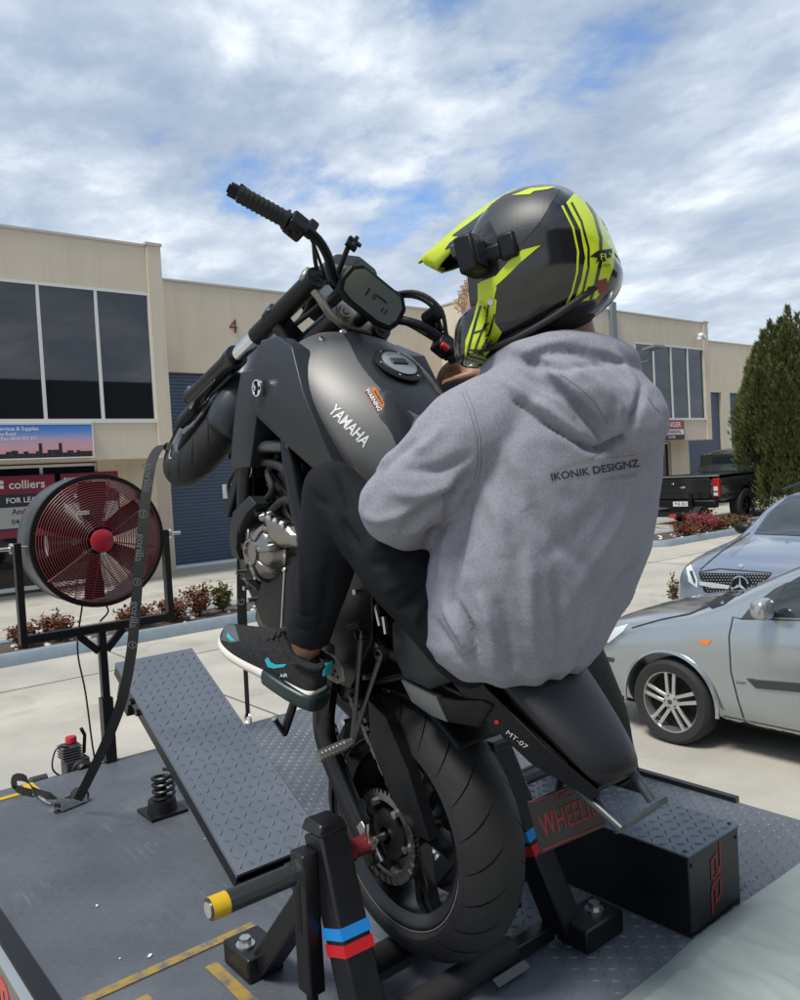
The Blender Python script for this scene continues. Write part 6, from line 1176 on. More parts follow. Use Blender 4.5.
# ---- dark pickup, tail towards the yard
ut = thing('pickup_truck', 'black dual cab pickup parked tail first beyond the far flower bed', 'pickup', (11.6, -21.9, 0), rz=-pi/2); ut.scale = (1.25, 1.25, 1.25)
uq = lambda n, mb, m, par=None, **k: obj(n, mb, m, par or ut, **k)
tub = [(1.25, 0.50), (1.25, 1.14), (-0.42, 1.12), (-1.12, 1.10), (-1.20, 1.06), (-1.17, 0.58), (-1.05, 0.48)]
US = [(-1.20, [(0.6, 0.55), (0.80, 0.58), (0.86, 0.80), (0.86, 1.00), (0.83, 1.09), (0.6, 1.10), (0.3, 1.10), (0, 1.10)]), (-1.10, [(0.6, 0.48), (0.86, 0.52), (0.92, 0.80), (0.915, 1.02), (0.88, 1.12), (0.6, 1.125), (0.3, 1.13), (0, 1.13)]), (0, [(0.6, 0.45), (0.88, 0.48), (0.935, 0.80), (0.925, 1.04), (0.88, 1.14), (0.6, 1.14), (0.3, 1.14), (0, 1.14)]), (0.72, [(0.6, 0.45), (0.88, 0.48), (0.93, 0.80), (0.92, 1.04), (0.88, 1.14), (0.6, 1.14), (0.3, 1.14), (0, 1.14)]), (0.78, [(0.6, 0.45), (0.88, 0.48), (0.93, 0.80), (0.92, 1.04), (0.86, 1.18), (0.74, 1.40), (0.5, 1.45), (0, 1.46)]), (0.95, [(0.6, 0.45), (0.88, 0.48), (0.93, 0.80), (0.92, 1.06), (0.86, 1.20), (0.72, 1.62), (0.5, 1.72), (0, 1.74)]), (1.6, [(0.6, 0.45), (0.88, 0.48), (0.93, 0.80), (0.92, 1.08), (0.86, 1.22), (0.70, 1.70), (0.5, 1.79), (0, 1.81)]), (2.4, [(0.6, 0.45), (0.88, 0.48), (0.93, 0.80), (0.92, 1.08), (0.86, 1.22), (0.70, 1.66), (0.5, 1.76), (0, 1.78)]), (3.05, [(0.6, 0.45), (0.88, 0.48), (0.93, 0.80), (0.92, 1.06), (0.84, 1.18), (0.7, 1.24), (0.5, 1.26), (0, 1.28)]), (3.9, [(0.6, 0.45), (0.86, 0.48), (0.92, 0.75), (0.88, 1.0), (0.8, 1.10), (0.6, 1.14), (0.3, 1.16), (0, 1.17)]), (4.15, [(0.4, 0.5), (0.6, 0.52), (0.66, 0.7), (0.64, 0.86), (0.6, 0.92), (0.4, 0.95), (0.2, 0.96), (0, 0.96)])]
ub = car_shell('body', US, M_dkp, ut, [(x, 0.40, 0.47, y0, y1) for x in (0, 3.22) for y0, y1 in ((0.6, 1.1), (-1.1, -0.6))], 1)
for x in (0, 3.22):
    for s in (1, -1): car_wheel(ut, (x, s*0.80, 0.40), 0.40, 0.25, 0.225, s, 'black')
uq('tailgate', MB().span((-1.225, -0.66, 0.62), (-1.19, 0.66, 1.10)), M_dkp, bevel=0.012); uq('tailgate_step', MB().span((-1.235, -0.62, 0.80), (-1.224, 0.62, 0.815)), M_gap, smooth=None)
uq('tailgate_handle', MB().span((-1.242, -0.08, 0.93), (-1.224, 0.08, 0.99)), M_black, bevel=0.006); uq('oval_badge', MB().sphere((-1.235, 0, 0.90), 0.07, 14, 8, (0.15, 1, 0.45)), M_chrome); uq('oval_badge', MB().sphere((-1.235, 0.26, 0.98), 0.035, 12, 8, (0.15, 1, 0.5)), M_chrome)
M_tl = mat('tail_lamp_red', (0.38, 0.012, 0.012), 0.15, coat=1.0)
for s in (1, -1):
    tl = uq('tail_lamp', MB().span((-1.222, s*0.75, 0.66), (-1.12, s*0.90, 1.09)), M_tl, bevel=0.012); uq('reversing_lens', MB().span((-1.228, s*0.77, 0.80), (-1.221, s*0.87, 0.90)), M_lens, tl, bevel=0.004); uq('reversing_lens', MB().span((-1.228, s*0.77, 0.69), (-1.221, s*0.87, 0.76)), M_lens, tl, bevel=0.004)
uq('bumper', MB().span((-1.36, -0.86, 0.42), (-1.16, 0.86, 0.60)), M_black, bevel=0.03); uq('number_plate', MB().span((-1.366, -0.19, 0.46), (-1.361, 0.19, 0.57)), M_white, smooth=None)
text('plate_lettering', 'PNE 352', 0.085, M_pblue, ut, frame_m((-1.368, 0.0, 0.515), (0, -1, 0), (0, 0, 1)), offset=0.01)
uq('tow_bar', MB().tube([(-1.2, 0, 0.40), (-1.46, 0, 0.40), (-1.5, 0, 0.44)], 0.03, 8), M_steel)
uq('rear_window', MB().loft([[(0.79+0.02*a-0.028, y*(0.72-0.06*a), 1.23+0.40*a) for y in (-1, 1)]+[(0.80+0.02*a-0.028, y*(0.72-0.06*a), 1.23+0.40*a) for y in (1, -1)] for a in (0, 1)]), M_cglass, smooth=None)
for s in (1, -1): uq('side_window', MB().prism([(1.02, 1.24), (1.12, 1.62), (1.72, 1.68), (1.72, 1.25)], 1, s*0.865, s*0.80), M_cglass, smooth=None); uq('side_window', MB().prism([(1.78, 1.25), (1.78, 1.68), (2.35, 1.63), (2.72, 1.26)], 1, s*0.865, s*0.80), M_cglass, smooth=None)
uq('rear_lip', MB().span((-1.21, -0.88, 1.13), (-1.12, 0.88, 1.155)), mat('tub_cap', (0.20, 0.20, 0.20), 0.4), bevel=0.008); uq('tonneau', MB().span((-1.12, -0.86, 1.145), (0.75, 0.86, 1.17)), M_black, bevel=0.01)
uq('aerial', MB().cyl((1.2, -0.55, 1.72), (1.15, -0.55, 2.05), 0.008, 6), M_black)
# ---- little trailer
tl_ = thing('box_trailer', 'small empty black trailer with round mudguard parked behind the pickup', 'trailer', (11.2, -19.1, 0), rz=-pi/2)
tq = lambda n, mb, m, **k: obj(n, mb, m, tl_, **k)
tq('chassis', MB().span((-0.9, -0.72, 0.42), (0.9, -0.66, 0.50)).span((-0.9, 0.66, 0.42), (0.9, 0.72, 0.50)).span((-0.9, -0.66, 0.42), (-0.84, 0.66, 0.50)).span((0.84, -0.66, 0.42), (0.9, 0.66, 0.50)).span((-0.1, -0.66, 0.43), (0.0, 0.66, 0.49)), M_steel, smooth=None)
tq('drawbar', MB().tube([(0.9, -0.5, 0.46), (1.7, 0, 0.46)], 0.035, 8).tube([(0.9, 0.5, 0.46), (1.7, 0, 0.46)], 0.035, 8), M_steel)
for s in (1, -1):
    car_wheel(tl_, (0, s*0.86, 0.29), 0.29, 0.17, 0.17, s, 'black')
    tq('mudguard', MB().lathe([(0.35, s*0.76), (0.36, s*0.77), (0.36, s*0.97), (0.35, s*0.98)], (0, 0, 0.29), 1, 20, 0.05, pi-0.05), M_steel)
    tq('rear_lamp', MB().span((-0.96, s*0.50, 0.40), (-0.90, s*0.70, 0.50)), M_tl, bevel=0.005)
tq('winch_post', MB().span((0.95, -0.05, 0.5), (1.05, 0.05, 0.95)).span((0.6, -0.3, 0.5), (0.75, 0.3, 0.6)), M_steel, smooth=None)
# ================================================================== PEOPLE
def ball(mb, c, r, sc=(1, 1, 1)): mb.sphere(c, r, 16, 12, sc)
def limb(mb, pts, rad, n=18):
    P = smoothpath(pts, 6); k = len(P)-1; R = []
    for i in range(len(P)):
        u = i/k*(len(rad)-1); a = min(int(u), len(rad)-2); t = u-a; t = t*t*(3-2*t); R.append(rad[a]*(1-t)+rad[a+1]*t)
    mb.tube(P, R, n); ball(mb, P[0], R[0]); ball(mb, P[-1], R[-1])
def skinned(name, mb, m, parent, vox=0.008, smooth=6, fac=0.5):
    o = obj(name, mb, m, parent, smooth=180); r = o.modifiers.new('remesh', 'REMESH'); r.mode = 'VOXEL'; r.voxel_size = vox; r.use_smooth_shade = True
    s = o.modifiers.new('smooth', 'SMOOTH'); s.factor = fac; s.iterations = smooth
    me = baked(o); me.polygons.foreach_set('use_smooth', [True]*len(me.polygons)); return o
def hand(mb, wrist, fdir, pdir, sc=1.0, curl=1.2, left=True):
    # wrist point, direction of fingers, palm normal; five separate fingers rooted in the palm
    f = Vector(fdir).normalized(); p = Vector(pdir); p = (p-f*p.dot(f)).normalized(); s = f.cross(p)*(1 if left else -1); w0 = Vector(wrist)
    limb(mb, [w0, w0+f*0.035*sc, w0+f*0.085*sc], [0.026*sc, 0.030*sc, 0.032*sc], 12); ball(mb, w0+f*0.055*sc, 0.036*sc, (1, 1, 1))
    for k, (off, ln) in enumerate(((-0.030, 0.068), (-0.010, 0.078), (0.011, 0.074), (0.031, 0.058))):
        b = w0+f*0.085*sc+s*off*sc; pts = [b]; d = f.copy(); q = b
        for j in range(3):
            a = curl*(0.55+0.45*j); dd = f*cos(a)+p*sin(a); q = q+dd*ln*sc*(0.42, 0.32, 0.26)[j]; pts.append(q)
        limb(mb, pts, [0.0098*sc, 0.0092*sc, 0.0085*sc, 0.0072*sc], 8)
    b = w0+f*0.03*sc-s*0.028*sc; limb(mb, [b, b+(f*0.5-s*0.55+p*0.5)*0.04*sc, b+(f*0.9-s*0.4+p*0.9)*0.062*sc], [0.013*sc, 0.011*sc, 0.0085*sc], 8)
M_skin = mat('brown_skin', (0.27, 0.135, 0.08), 0.5, var=0.08, vscale=30, bump=0.05, bscale=300)
M_skin2 = mat('fair_skin', (0.52, 0.31, 0.23), 0.5, var=0.06, vscale=30)
M_hood = mat('grey_marle_fleece', (0.238, 0.243, 0.282), 0.95, var=0.16, vscale=210, bump=0.22, bscale=420, spec=0.12, col2=(0.272, 0.277, 0.316), c2scale=14, c2pos=(0.3, 0.7))
M_pant = mat('black_jersey', (0.0065, 0.0075, 0.0105), 0.85, bump=0.15, bscale=500, spec=0.25)
GR = BO+BF*0+Vector((0, 0, 0))
def bw(v): v = Vector(v); return BO+BF*v.x+Vector((0, v.y, 0))+BU*v.z      # motorcycle frame -> world
RG = bw(SP(-0.024, -0.30, 0.134)); RG2 = bw(SP(-0.033, -0.37, 0.122))
rider = thing('person', 'rider in grey hoodie, black trousers and black and lime motocross helmet', 'person', (-0.36, 0, 1.62)); RI = Matrix.Translation((0.36, 0, -1.62))
def rp_(o): o.matrix_parent_inverse = RI; return o
# ---- body
LE, LW = onY(396, 507, 0.272), Vector((-0.20, 0.09, 1.885)); RE = Vector((-0.25, -0.40, 2.06)); RWp = RG+Vector((-0.07, -0.02, -0.045))
bd = MB()
limb(bd, [(-0.36, -0.01, 1.76), (-0.40, -0.02, 1.85), (-0.45, -0.045, 2.05), (-0.47, -0.055, 2.18)], [0.11, 0.11, 0.115, 0.075])
limb(bd, [(-0.485, -0.055, 2.20), (-0.475, -0.045, 2.30), (-0.462, -0.03, 2.37)], [0.066, 0.060, 0.062])
ball(bd, (-0.468, -0.015, 2.43), 0.092, (1.0, 0.86, 1.15)); ball(bd, (-0.40, 0.015, 2.375), 0.055, (1, 0.9, 1.0)); ball(bd, (-0.375, 0.03, 2.415), 0.016)   # skull, jaw, nose
for s in (-1, 1): ball(bd, Vector((-0.47, -0.015, 2.42))+Vector((-0.42, 0.9, 0))*0.078*s, 0.022, (1, 0.5, 1.3)); ball(bd, Vector((-0.392, 0.02, 2.437))+Vector((-0.42, 0.9, 0))*0.03*s, 0.013)
limb(bd, [(-0.47, 0.10, 2.11), (-0.42, 0.19, 2.05), LE, LE.lerp(LW, 0.5), LW], [0.05, 0.045, 0.042, 0.038, 0.028]); hand(bd, LW, LW-LE, (0.2, 0.1, -1), 1.0, 0.9, True)
limb(bd, [(-0.48, -0.15, 2.10), (-0.41, -0.265, 2.08), RE, RE.lerp(RWp, 0.5), RWp], [0.05, 0.045, 0.042, 0.038, 0.028]); hand(bd, RWp, RG-RWp+Vector((0.03, 0, 0.03)), (0.45, 0, -0.9), 1.0, 1.25, False)
KL, AL = Vector((-0.075, 0.245, 2.015)), Vector((0.098, 0.232, 1.635)); HL = Vector((-0.36, 0.10, 1.70))
KR, AR = Vector((-0.075, -0.245, 2.015)), Vector((0.098, -0.225, 1.635)); HR = Vector((-0.36, -0.10, 1.70))
for H_, K_, A_ in ((HL, KL, AL), (HR, KR, AR)):
    H_ = H_+Vector((0.04, 0, 0.035))
    limb(bd, [H_, H_.lerp(K_, 0.5)+Vector((0, 0, 0.01)), K_], [0.062, 0.060, 0.05]); limb(bd, [K_, K_.lerp(A_, 0.4)+Vector((-0.01, 0, 0)), A_], [0.05, 0.05, 0.034]); limb(bd, [A_, A_+Vector((0.09, 0.03*(1 if A_.y > 0 else -1), -0.02)), A_+Vector((0.19, 0.06*(1 if A_.y > 0 else -1), -0.005))], [0.030, 0.024, 0.018])
rp_(skinned('body', bd, M_skin, rider, 0.007, 4))
# ---- trousers
tr_ = MB()
ball(tr_, (-0.34, 0, 1.675), 0.125, (0.85, 1.2, 0.7))
for s, H_, K_, A_ in ((1, HL, KL, AL), (-1, HR, KR, AR)):
    limb(tr_, [H_+Vector((0.03, 0, 0)), H_.lerp(K_, 0.45)+Vector((-0.005, s*0.01, 0.0)), K_], [0.092, 0.090, 0.066], 22)
    c_ = A_+(K_-A_).normalized()*0.055
    P = smoothpath([K_, K_.lerp(A_, 0.35)+Vector((-0.022, 0, -0.005)), c_], 8); R = [0.066, 0.066, 0.066, 0.067, 0.068, 0.068, 0.068, 0.067, 0.066, 0.064, 0.062, 0.060, 0.058, 0.056, 0.055, 0.0535, 0.052]
    tr_.tube(P, R[:len(P)], 22); ball(tr_, K_, 0.066)
to = rp_(skinned('trousers', tr_, M_pant, rider, 0.006, 5))
def cloth_begin(o):
    global me, nv, co, nr, HT, disp
    me = o.data; nv = len(me.vertices); co = np.empty(nv*3); me.vertices.foreach_get('co', co); co = co.reshape(-1, 3); nr = np.array([v.normal[:] for v in me.vertices]); disp = np.zeros(nv)
    bmh = bmesh.new(); bmh.from_mesh(me); HT = BVHTree.FromBMesh(bmh); bmh.free()
def fold(pts, amp, wd, taper=True):
    global disp
    P = []
    for px, py in pts:
        h = hit(HT, px, py)
        if h[0]: P.append(h[0])
    if len(P) < 2: return
    P = np.array([tuple(p) for p in smoothpath(P, 8)]); n = len(P)
    d2 = ((co[:, None, :]-P[None, :, :])**2).sum(-1); k = d2.argmin(1); d = np.sqrt(d2[np.arange(nv), k]); t = k/(n-1)
    disp += amp*np.exp(-(d/wd)**2)*(np.sin(np.pi*np.clip(t*0.96+0.02, 0, 1))**0.6)
def cloth_end():
    global co
    co += nr*disp[:, None]; me.vertices.foreach_set('co', co.ravel()); me.update()
cloth_begin(to)
for pts, amp, wd in (([(335, 470), (345, 490), (352, 515)], -0.005, 0.010), ([(342, 520), (350, 535), (360, 548)], -0.007, 0.009), ([(330, 510), (340, 530), (350, 552)], 0.005, 0.009), ([(310, 490), (318, 500), (330, 506)], -0.004, 0.009), ([(400, 500), (385, 530), (370, 555)], 0.004, 0.012), ([(415, 545), (395, 560), (372, 566)], -0.006, 0.010), ([(425, 560), (405, 580), (385, 590)], 0.006, 0.010), ([(430, 580), (412, 600), (398, 610)], -0.007, 0.009), ([(425, 600), (415, 622), (408, 640)], 0.006, 0.009), ([(300, 540), (302, 580), (300, 620)], 0.0035, 0.012), ([(330, 560), (325, 600), (320, 635)], -0.0035, 0.012), ([(295, 610), (306, 616), (322, 612)], -0.003, 0.006), ([(294, 625), (306, 630), (321, 626)], -0.003, 0.006), ([(365, 470), (390, 490), (410, 510)], -0.003, 0.012)): fold(pts, amp*1.9, wd)
for i in range(nv):
    p = Vector(co[i]); disp[i] += 0.0022*mnoise.noise(p*9)+0.0012*mnoise.noise(p*21)
cloth_end()
# ---- hoodie: torso rings, sleeves, hood
hd2 = MB(); rings = []
for z, cx, cy, a, b in ((1.645, -0.335, 0.00, 0.130, 0.165), (1.672, -0.350, 0.008, 0.150, 0.188), (1.71, -0.362, 0.004, 0.162, 0.214), (1.777, -0.380, -0.012, 0.170, 0.241), (1.859, -0.402, -0.03, 0.172, 0.262), (1.939, -0.424, -0.04, 0.165, 0.258), (2.017, -0.444, -0.048, 0.158, 0.250), (2.093, -0.462, -0.052, 0.148, 0.238), (2.158, -0.477, -0.058, 0.128, 0.212), (2.212, -0.486, -0.058, 0.105, 0.165), (2.25, -0.488, -0.055, 0.085, 0.11)):
    r_ = []
    for k in range(40):
        t = 2*pi*k/40; c, s = cos(t), sin(t); e = 0.86; r_.append((cx+a*(abs(c)**e)*(1 if c > 0 else -1), cy+b*(abs(s)**e)*(1 if s > 0 else -1), z+(0.02*c if z < 1.68 else 0)))
    rings.append(r_)
hd2.loft(rings)
limb(hd2, [(-0.465, 0.090, 2.158), (-0.425, 0.180, 2.112), (-0.375, 0.242, 2.035), LE], [0.085, 0.086, 0.080, 0.070], 24)
limb(hd2, [LE, LE.lerp(LW, 0.45)+Vector((0, 0, 0.005)), LE.lerp(LW, 0.85)], [0.070, 0.062, 0.050], 24)
limb(hd2, [(-0.49, -0.165, 2.10), (-0.41, -0.265, 2.08), (-0.33, -0.35, 2.07), RE], [0.085, 0.080, 0.076, 0.07], 24); limb(hd2, [RE, RE.lerp(RWp, 0.5), RE.lerp(RWp, 0.88)], [0.07, 0.058, 0.042], 24)
# hood lying on the back: a roll round the neck and a hanging pouch
limb(hd2, [(-0.365, 0.035, 2.205), (-0.405, 0.080, 2.228), (-0.475, 0.078, 2.250), (-0.540, 0.025, 2.258), (-0.570, -0.05, 2.245), (-0.548, -0.125, 2.225), (-0.47, -0.150, 2.20), (-0.39, -0.11, 2.18)], [0.024, 0.030, 0.034, 0.036, 0.038, 0.038, 0.038, 0.032], 16)
pr_ = []
for u, (x, y, z, a, b) in enumerate(((-0.530, -0.015, 2.240, 0.055, 0.105), (-0.558, -0.025, 2.212, 0.060, 0.130), (-0.585, -0.040, 2.175, 0.060, 0.130), (-0.604, -0.058, 2.138, 0.056, 0.112), (-0.610, -0.070, 2.100, 0.050, 0.086), (-0.608, -0.078, 2.070, 0.040, 0.055), (-0.60, -0.078, 2.053, 0.022, 0.028))):
    pr_.append([(x+a*cos(t), y+b*sin(t)-0.10*a*cos(t), z) for t in [2*pi*k/24 for k in range(24)]])
hd2.loft(pr_)
ho = skinned('hoodie', hd2, M_hood, rider, 0.0058, 7)
# folds: traced valley and ridge lines pressed into the cloth where the photograph shows them
cloth_begin(ho)
for pts, amp, wd in (
    # sleeve
    ([(440, 400), (415, 432), (385, 470), (362, 510)], 0.004, 0.014), ([(470, 455), (440, 470), (405, 470), (385, 462)], -0.007, 0.012), ([(476, 470), (450, 485), (420, 495), (390, 492)], 0.005, 0.012), ([(470, 490), (440, 500), (415, 515), (400, 535)], -0.008, 0.011),
    ([(420, 440), (400, 455), (380, 480)], -0.004, 0.010), ([(365, 515), (380, 520), (400, 515), (420, 505)], 0.005, 0.012), ([(362, 540), (385, 545), (410, 540)], -0.004, 0.010), ([(448, 515), (452, 500), (462, 482), (475, 472)], -0.012, 0.013), ([(395, 450), (388, 462), (378, 472), (368, 480)], 0.004, 0.009), ([(428, 520), (415, 530), (395, 533)], 0.004, 0.009), ([(445, 425), (425, 446), (412, 452)], 0.004, 0.012),
    # armpit and side
    ([(452, 520), (446, 550), (440, 580)], 0.006, 0.014), ([(470, 500), (462, 540), (455, 580), (452, 610)], -0.007, 0.013), ([(480, 480), (500, 520), (505, 560)], 0.005, 0.018), ([(444, 605), (460, 632), (470, 655)], 0.008, 0.012), ([(455, 600), (470, 628), (480, 660)], -0.009, 0.010), ([(435, 620), (450, 645), (462, 662)], -0.005, 0.010), ([(478, 590), (490, 625), (497, 665)], 0.007, 0.012), ([(498, 600), (510, 640), (512, 672)], -0.006, 0.012),
    # back
    ([(505, 470), (540, 520), (580, 560), (610, 590)], -0.004, 0.022), ([(640, 470), (620, 520), (590, 570), (560, 620)], 0.004, 0.024), ([(655, 520), (630, 570), (600, 610)], -0.005, 0.018), ([(530, 560), (530, 610), (535, 660)], 0.006, 0.016), ([(556, 570), (560, 620), (560, 660)], -0.005, 0.014), ([(590, 600), (585, 630), (580, 650)], 0.006, 0.014), ([(640, 560), (625, 600), (605, 630)], 0.006, 0.014), ([(500, 440), (520, 470), (530, 510)], 0.004, 0.018), ([(600, 500), (570, 540), (540, 560)], -0.003, 0.02),
    # hood
    ([(500, 352), (530, 362), (570, 368), (610, 360)], -0.006, 0.011), ([(492, 372), (520, 392), (550, 412), (580, 436)], 0.006, 0.010), ([(525, 372), (560, 392), (590, 420), (605, 440)], -0.009, 0.012), ([(545, 360), (585, 375), (612, 398), (622, 425)], 0.007, 0.012), ([(560, 350), (600, 362), (628, 385)], -0.006, 0.010), ([(585, 345), (618, 358), (636, 380)], 0.005, 0.010), ([(535, 385), (560, 402), (575, 420)], 0.005, 0.009), ([(612, 400), (610, 420), (600, 440)], -0.006, 0.009), ([(520, 355), (545, 345), (575, 340)], 0.004, 0.009), ([(486, 380), (520, 402), (552, 424), (590, 447), (615, 443), (636, 412), (642, 385)], -0.013, 0.009)):
    fold(pts, amp*1.9, wd*0.86)
for i in range(nv):
    p = Vector(co[i]); f1 = mnoise.noise(Vector((p.x*7+p.y*3, p.y*7, p.z*3.2)))+0.5*mnoise.noise(Vector((p.x*15, p.y*15, p.z*8+3))); disp[i] += 0.0034*f1+0.0014*mnoise.noise(p*38)
    if p.z < 1.725 and p.x < -0.2: disp[i] += 0.0035*sin(atan2(p.y, p.x+0.36)*13+3*mnoise.noise(p*5))*min(1, (1.725-p.z)/0.04)
cloth_end()
rp_(ho)
bmh = bmesh.new(); bmh.from_mesh(me); HT = BVHTree.FromBMesh(bmh); bmh.free()
M_navy = mat('print_navy', (0.012, 0.013, 0.030), 0.7); M_gold = mat('print_gold', (0.235, 0.225, 0.17), 0.8); M_seam = mat('seam_thread', (0.15, 0.152, 0.18), 0.9)
hl = ho
pxtext('back_lettering', 'IKONIK DESIGNZ', (594.5, 470.5), (91, -15), 10.6, M_navy, HT, hl, None, xs=1.08, offset=0.012)
decal('back_print', pxline([(549, 475), (565, 466), (585, 460), (600, 453), (606, 449)], 0.9), HT, 0.001, M_gold, hl, None); decal('back_print', pxline([(585, 460), (610, 458), (636, 455)], 0.6), HT, 0.001, M_gold, hl, None)
pxtext('back_lettering', 'performance', (618, 477), (91, -15), 6.5, M_gold, HT, hl, None, xs=1.1)
for pts in ([(462, 392), (470, 412), (477, 438), (478, 462), (474, 482)], [(466, 390), (474, 411), (480.5, 437), (481.5, 462), (478, 482)], [(560, 374), (580, 388), (596, 404), (607, 424)], [(660, 412), (655, 408), (648, 398)]):
    decal('stitched_seam', pxline(pts, 0.7), HT, 0.0006, M_seam, hl, None)
# ---- helmet
HY = radians(25); hx_, hy_ = Vector((cos(HY), sin(HY), 0)), Vector((-sin(HY), cos(HY), 0)); HC = Vector((-0.466, -0.006, 2.431))
HMX = Matrix(((hx_.x, hy_.x, 0, HC.x), (hx_.y, hy_.y, 0, HC.y), (0, 0, 1, HC.z), (0, 0, 0, 1))) @ Matrix.Diagonal((0.96, 0.95, 0.95, 1))
M_hblk = mat('helmet_black', (0.010, 0.0105, 0.012), 0.16, coat=0.6, var=0.2, vscale=12); M_lime = mat('helmet_lime', (0.50, 0.62, 0.012), 0.30, coat=0.3, var=0.06, vscale=15); M_hmat = mat('helmet_matt_grey', (0.032, 0.034, 0.037), 0.45)
helm = thing('helmet', None, None); helm.parent = rider; helm.matrix_parent_inverse = RI; helm.location = (0, 0, 0)
HI = None
def hp(name, mb, m, **k): return obj(name, mb, m, helm, **k)
sh = []
for s, zt, zb, w_ in ((-0.131, 0.02, -0.035, 0.03), (-0.124, 0.055, -0.060, 0.066), (-0.108, 0.085, -0.080, 0.092), (-0.08, 0.116, -0.101, 0.112), (-0.045, 0.134, -0.123, 0.123), (0.0, 0.143, -0.144, 0.128), (0.04, 0.141, -0.160, 0.127), (0.075, 0.128, -0.168, 0.122), (0.10, 0.108, -0.172, 0.116), (0.118, 0.085, -0.174, 0.110)):
    r_ = []; zc = (zt+zb)/2; h = (zt-zb)/2
    for k in range(32):
        t = 2*pi*k/32; c, q = cos(t), sin(t); wz = 1.0 if q > 0 else 0.93; r_.append((s+(0.012*q if s < -0.05 else 0), w_*wz*(abs(c)**0.82)*(1 if c > 0 else -1), zc+h*(abs(q)**0.9)*(1 if q > 0 else -1)))
    sh.append(r_)
shell = MB(HMX); shell.loft(sh, cap=False); idx = len(shell.v); 
c0 = shell.pt((-0.1335, 0, -0.02))
for k in range(32): shell.face((k, (k+1) % 32, c0))
so = hp('shell', shell, M_hblk, smooth=180, sub=2); so.modifiers.new('solid', 'SOLIDIFY').thickness = -0.012
ch_ = []
for k in range(25):
    a = pi*(k/24-0.5)*1.02; sx2 = 0.085+0.088*cos(a)**0.8 if abs(a) < pi/2 else 0.085; yy = 0.118*sin(a); zc = -0.122-0.028*cos(a); hh = 0.052-0.012*cos(a); tt = 0.012
    dx, dy = cos(a), sin(a)
    ch_.append([(sx2+tt*dx, yy+tt*dy*0.6, zc-hh), (sx2+(tt+0.006)*dx, yy+(tt+0.006)*dy*0.6, zc-hh*0.2), (sx2+tt*dx, yy+tt*dy*0.6, zc+hh), (sx2-0.004*dx, yy-0.006*dy, zc+hh), (sx2-0.006*dx, yy-0.008*dy, zc-hh)])
hp('chin_guard', MB(HMX).loft(ch_), M_hblk, smooth=60, sub=1)
rm_ = MB(HMX); rm_.tube([(s-0.002, w_*0.80, zb+0.004) for s, zt, zb, w_ in ((-0.131, 0, -0.035, 0.02), (-0.125, 0, -0.061, 0.058), (-0.108, 0, -0.080, 0.088), (-0.08, 0, -0.101, 0.108), (-0.045, 0, -0.123, 0.118), (0.0, 0, -0.144, 0.122), (0.04, 0, -0.160, 0.122), (0.075, 0, -0.168, 0.118), (0.118, 0, -0.172, 0.112))], 0.0065, 10)
hp('rim_trim', rm_, M_rub)
hp('inner_padding', MB(HMX).sphere((-0.01, 0, -0.05), 0.108, 24, 16, (1.0, 0.95, 0.95)), mat('padding_black', (0.009, 0.009, 0.010), 0.9))
# peak
pk = []
for i in range(13):
    u = i/12; s = 0.035+0.240*u; z0 = 0.150-0.098*u**1.25; hw = 0.112*(1-u)**0.55*0.35+0.112*0.65-0.058*u**2.2; row = []
    for j in range(13):
        v = j/6-1; row.append((s-0.035*abs(v)**2*(0.4+u), hw*v, z0-0.055*abs(v)**2.2*(1-0.45*u)+0.010*max(0, 1-abs(abs(v)-0.45)*5)))
    pk.append(row)
po = MB(HMX); po.grid(pk); peak = hp('peak', po, [M_lime, M_hblk], smooth=60); q_ = peak.modifiers.new('solid', 'SOLIDIFY'); q_.thickness = 0.005; q_.offset = -1; q_.material_offset = 1; q_.material_offset_rim = 0
baked(peak); bpy.context.view_layer.update(); dg_ = bpy.context.evaluated_depsgraph_get()
def world_tree(objs):
    bm = bmesh.new()
    for o in objs:
        e = o.evaluated_get(bpy.context.evaluated_depsgraph_get()); m2 = e.to_mesh(); n0 = len(bm.verts); bm.from_mesh(m2); e.to_mesh_clear()
    t = BVHTree.FromBMesh(bm); bm.free(); return t
SHT = world_tree([so, [c for c in helm.children if c.name.startswith('chin_guard')][0]]); PKT = world_tree([peak])
D = lambda nm, poly, m, lift=0.0012, tree=None: decal(nm, poly, tree or SHT, lift, m, helm, None, 2.5)
# lime panel down the back with black rules
D('lime_back_panel', [(566, 203), (577, 190), (590, 196), (605, 222), (614, 248), (613, 268), (606, 285), (596, 298), (573, 303), (581, 280), (585, 258), (580, 230)], M_lime)
D('black_rule', pxline([(571, 203), (581, 222), (588, 248), (588, 268), (583, 290), (578, 302)], 2.2), M_hblk, 0.002)
D('black_rule', pxline([(583, 196), (594, 215), (600, 238), (600, 262), (595, 285), (590, 299)], 3.0), M_hblk, 0.002)
D('lime_edge', pxline([(562, 206), (573, 228), (578, 252), (577, 272), (572, 292), (566, 305)], 2.0), M_lime)
D('wing_logo', [(589, 257), (597, 251), (611, 249), (611, 256), (603, 262), (600, 259), (595, 264), (597, 258)], M_black, 0.0025)
pxtext('helmet_lettering', 'FLY', (606, 257), (10, -1), 9, M_lime, SHT, helm, None, lift=0.003); pxtext('helmet_lettering', 'RACING', (603, 266), (10, -1), 3.5, M_black, SHT, helm, None, lift=0.003)
D('red_sticker', [(596, 281), (606, 278), (608, 291), (598, 293)], mat('sticker_maroon', (0.16, 0.02, 0.025), 0.4), 0.0025); D('dark_sticker', [(587, 287), (594, 285), (593, 293), (586, 293)], M_black, 0.0025)
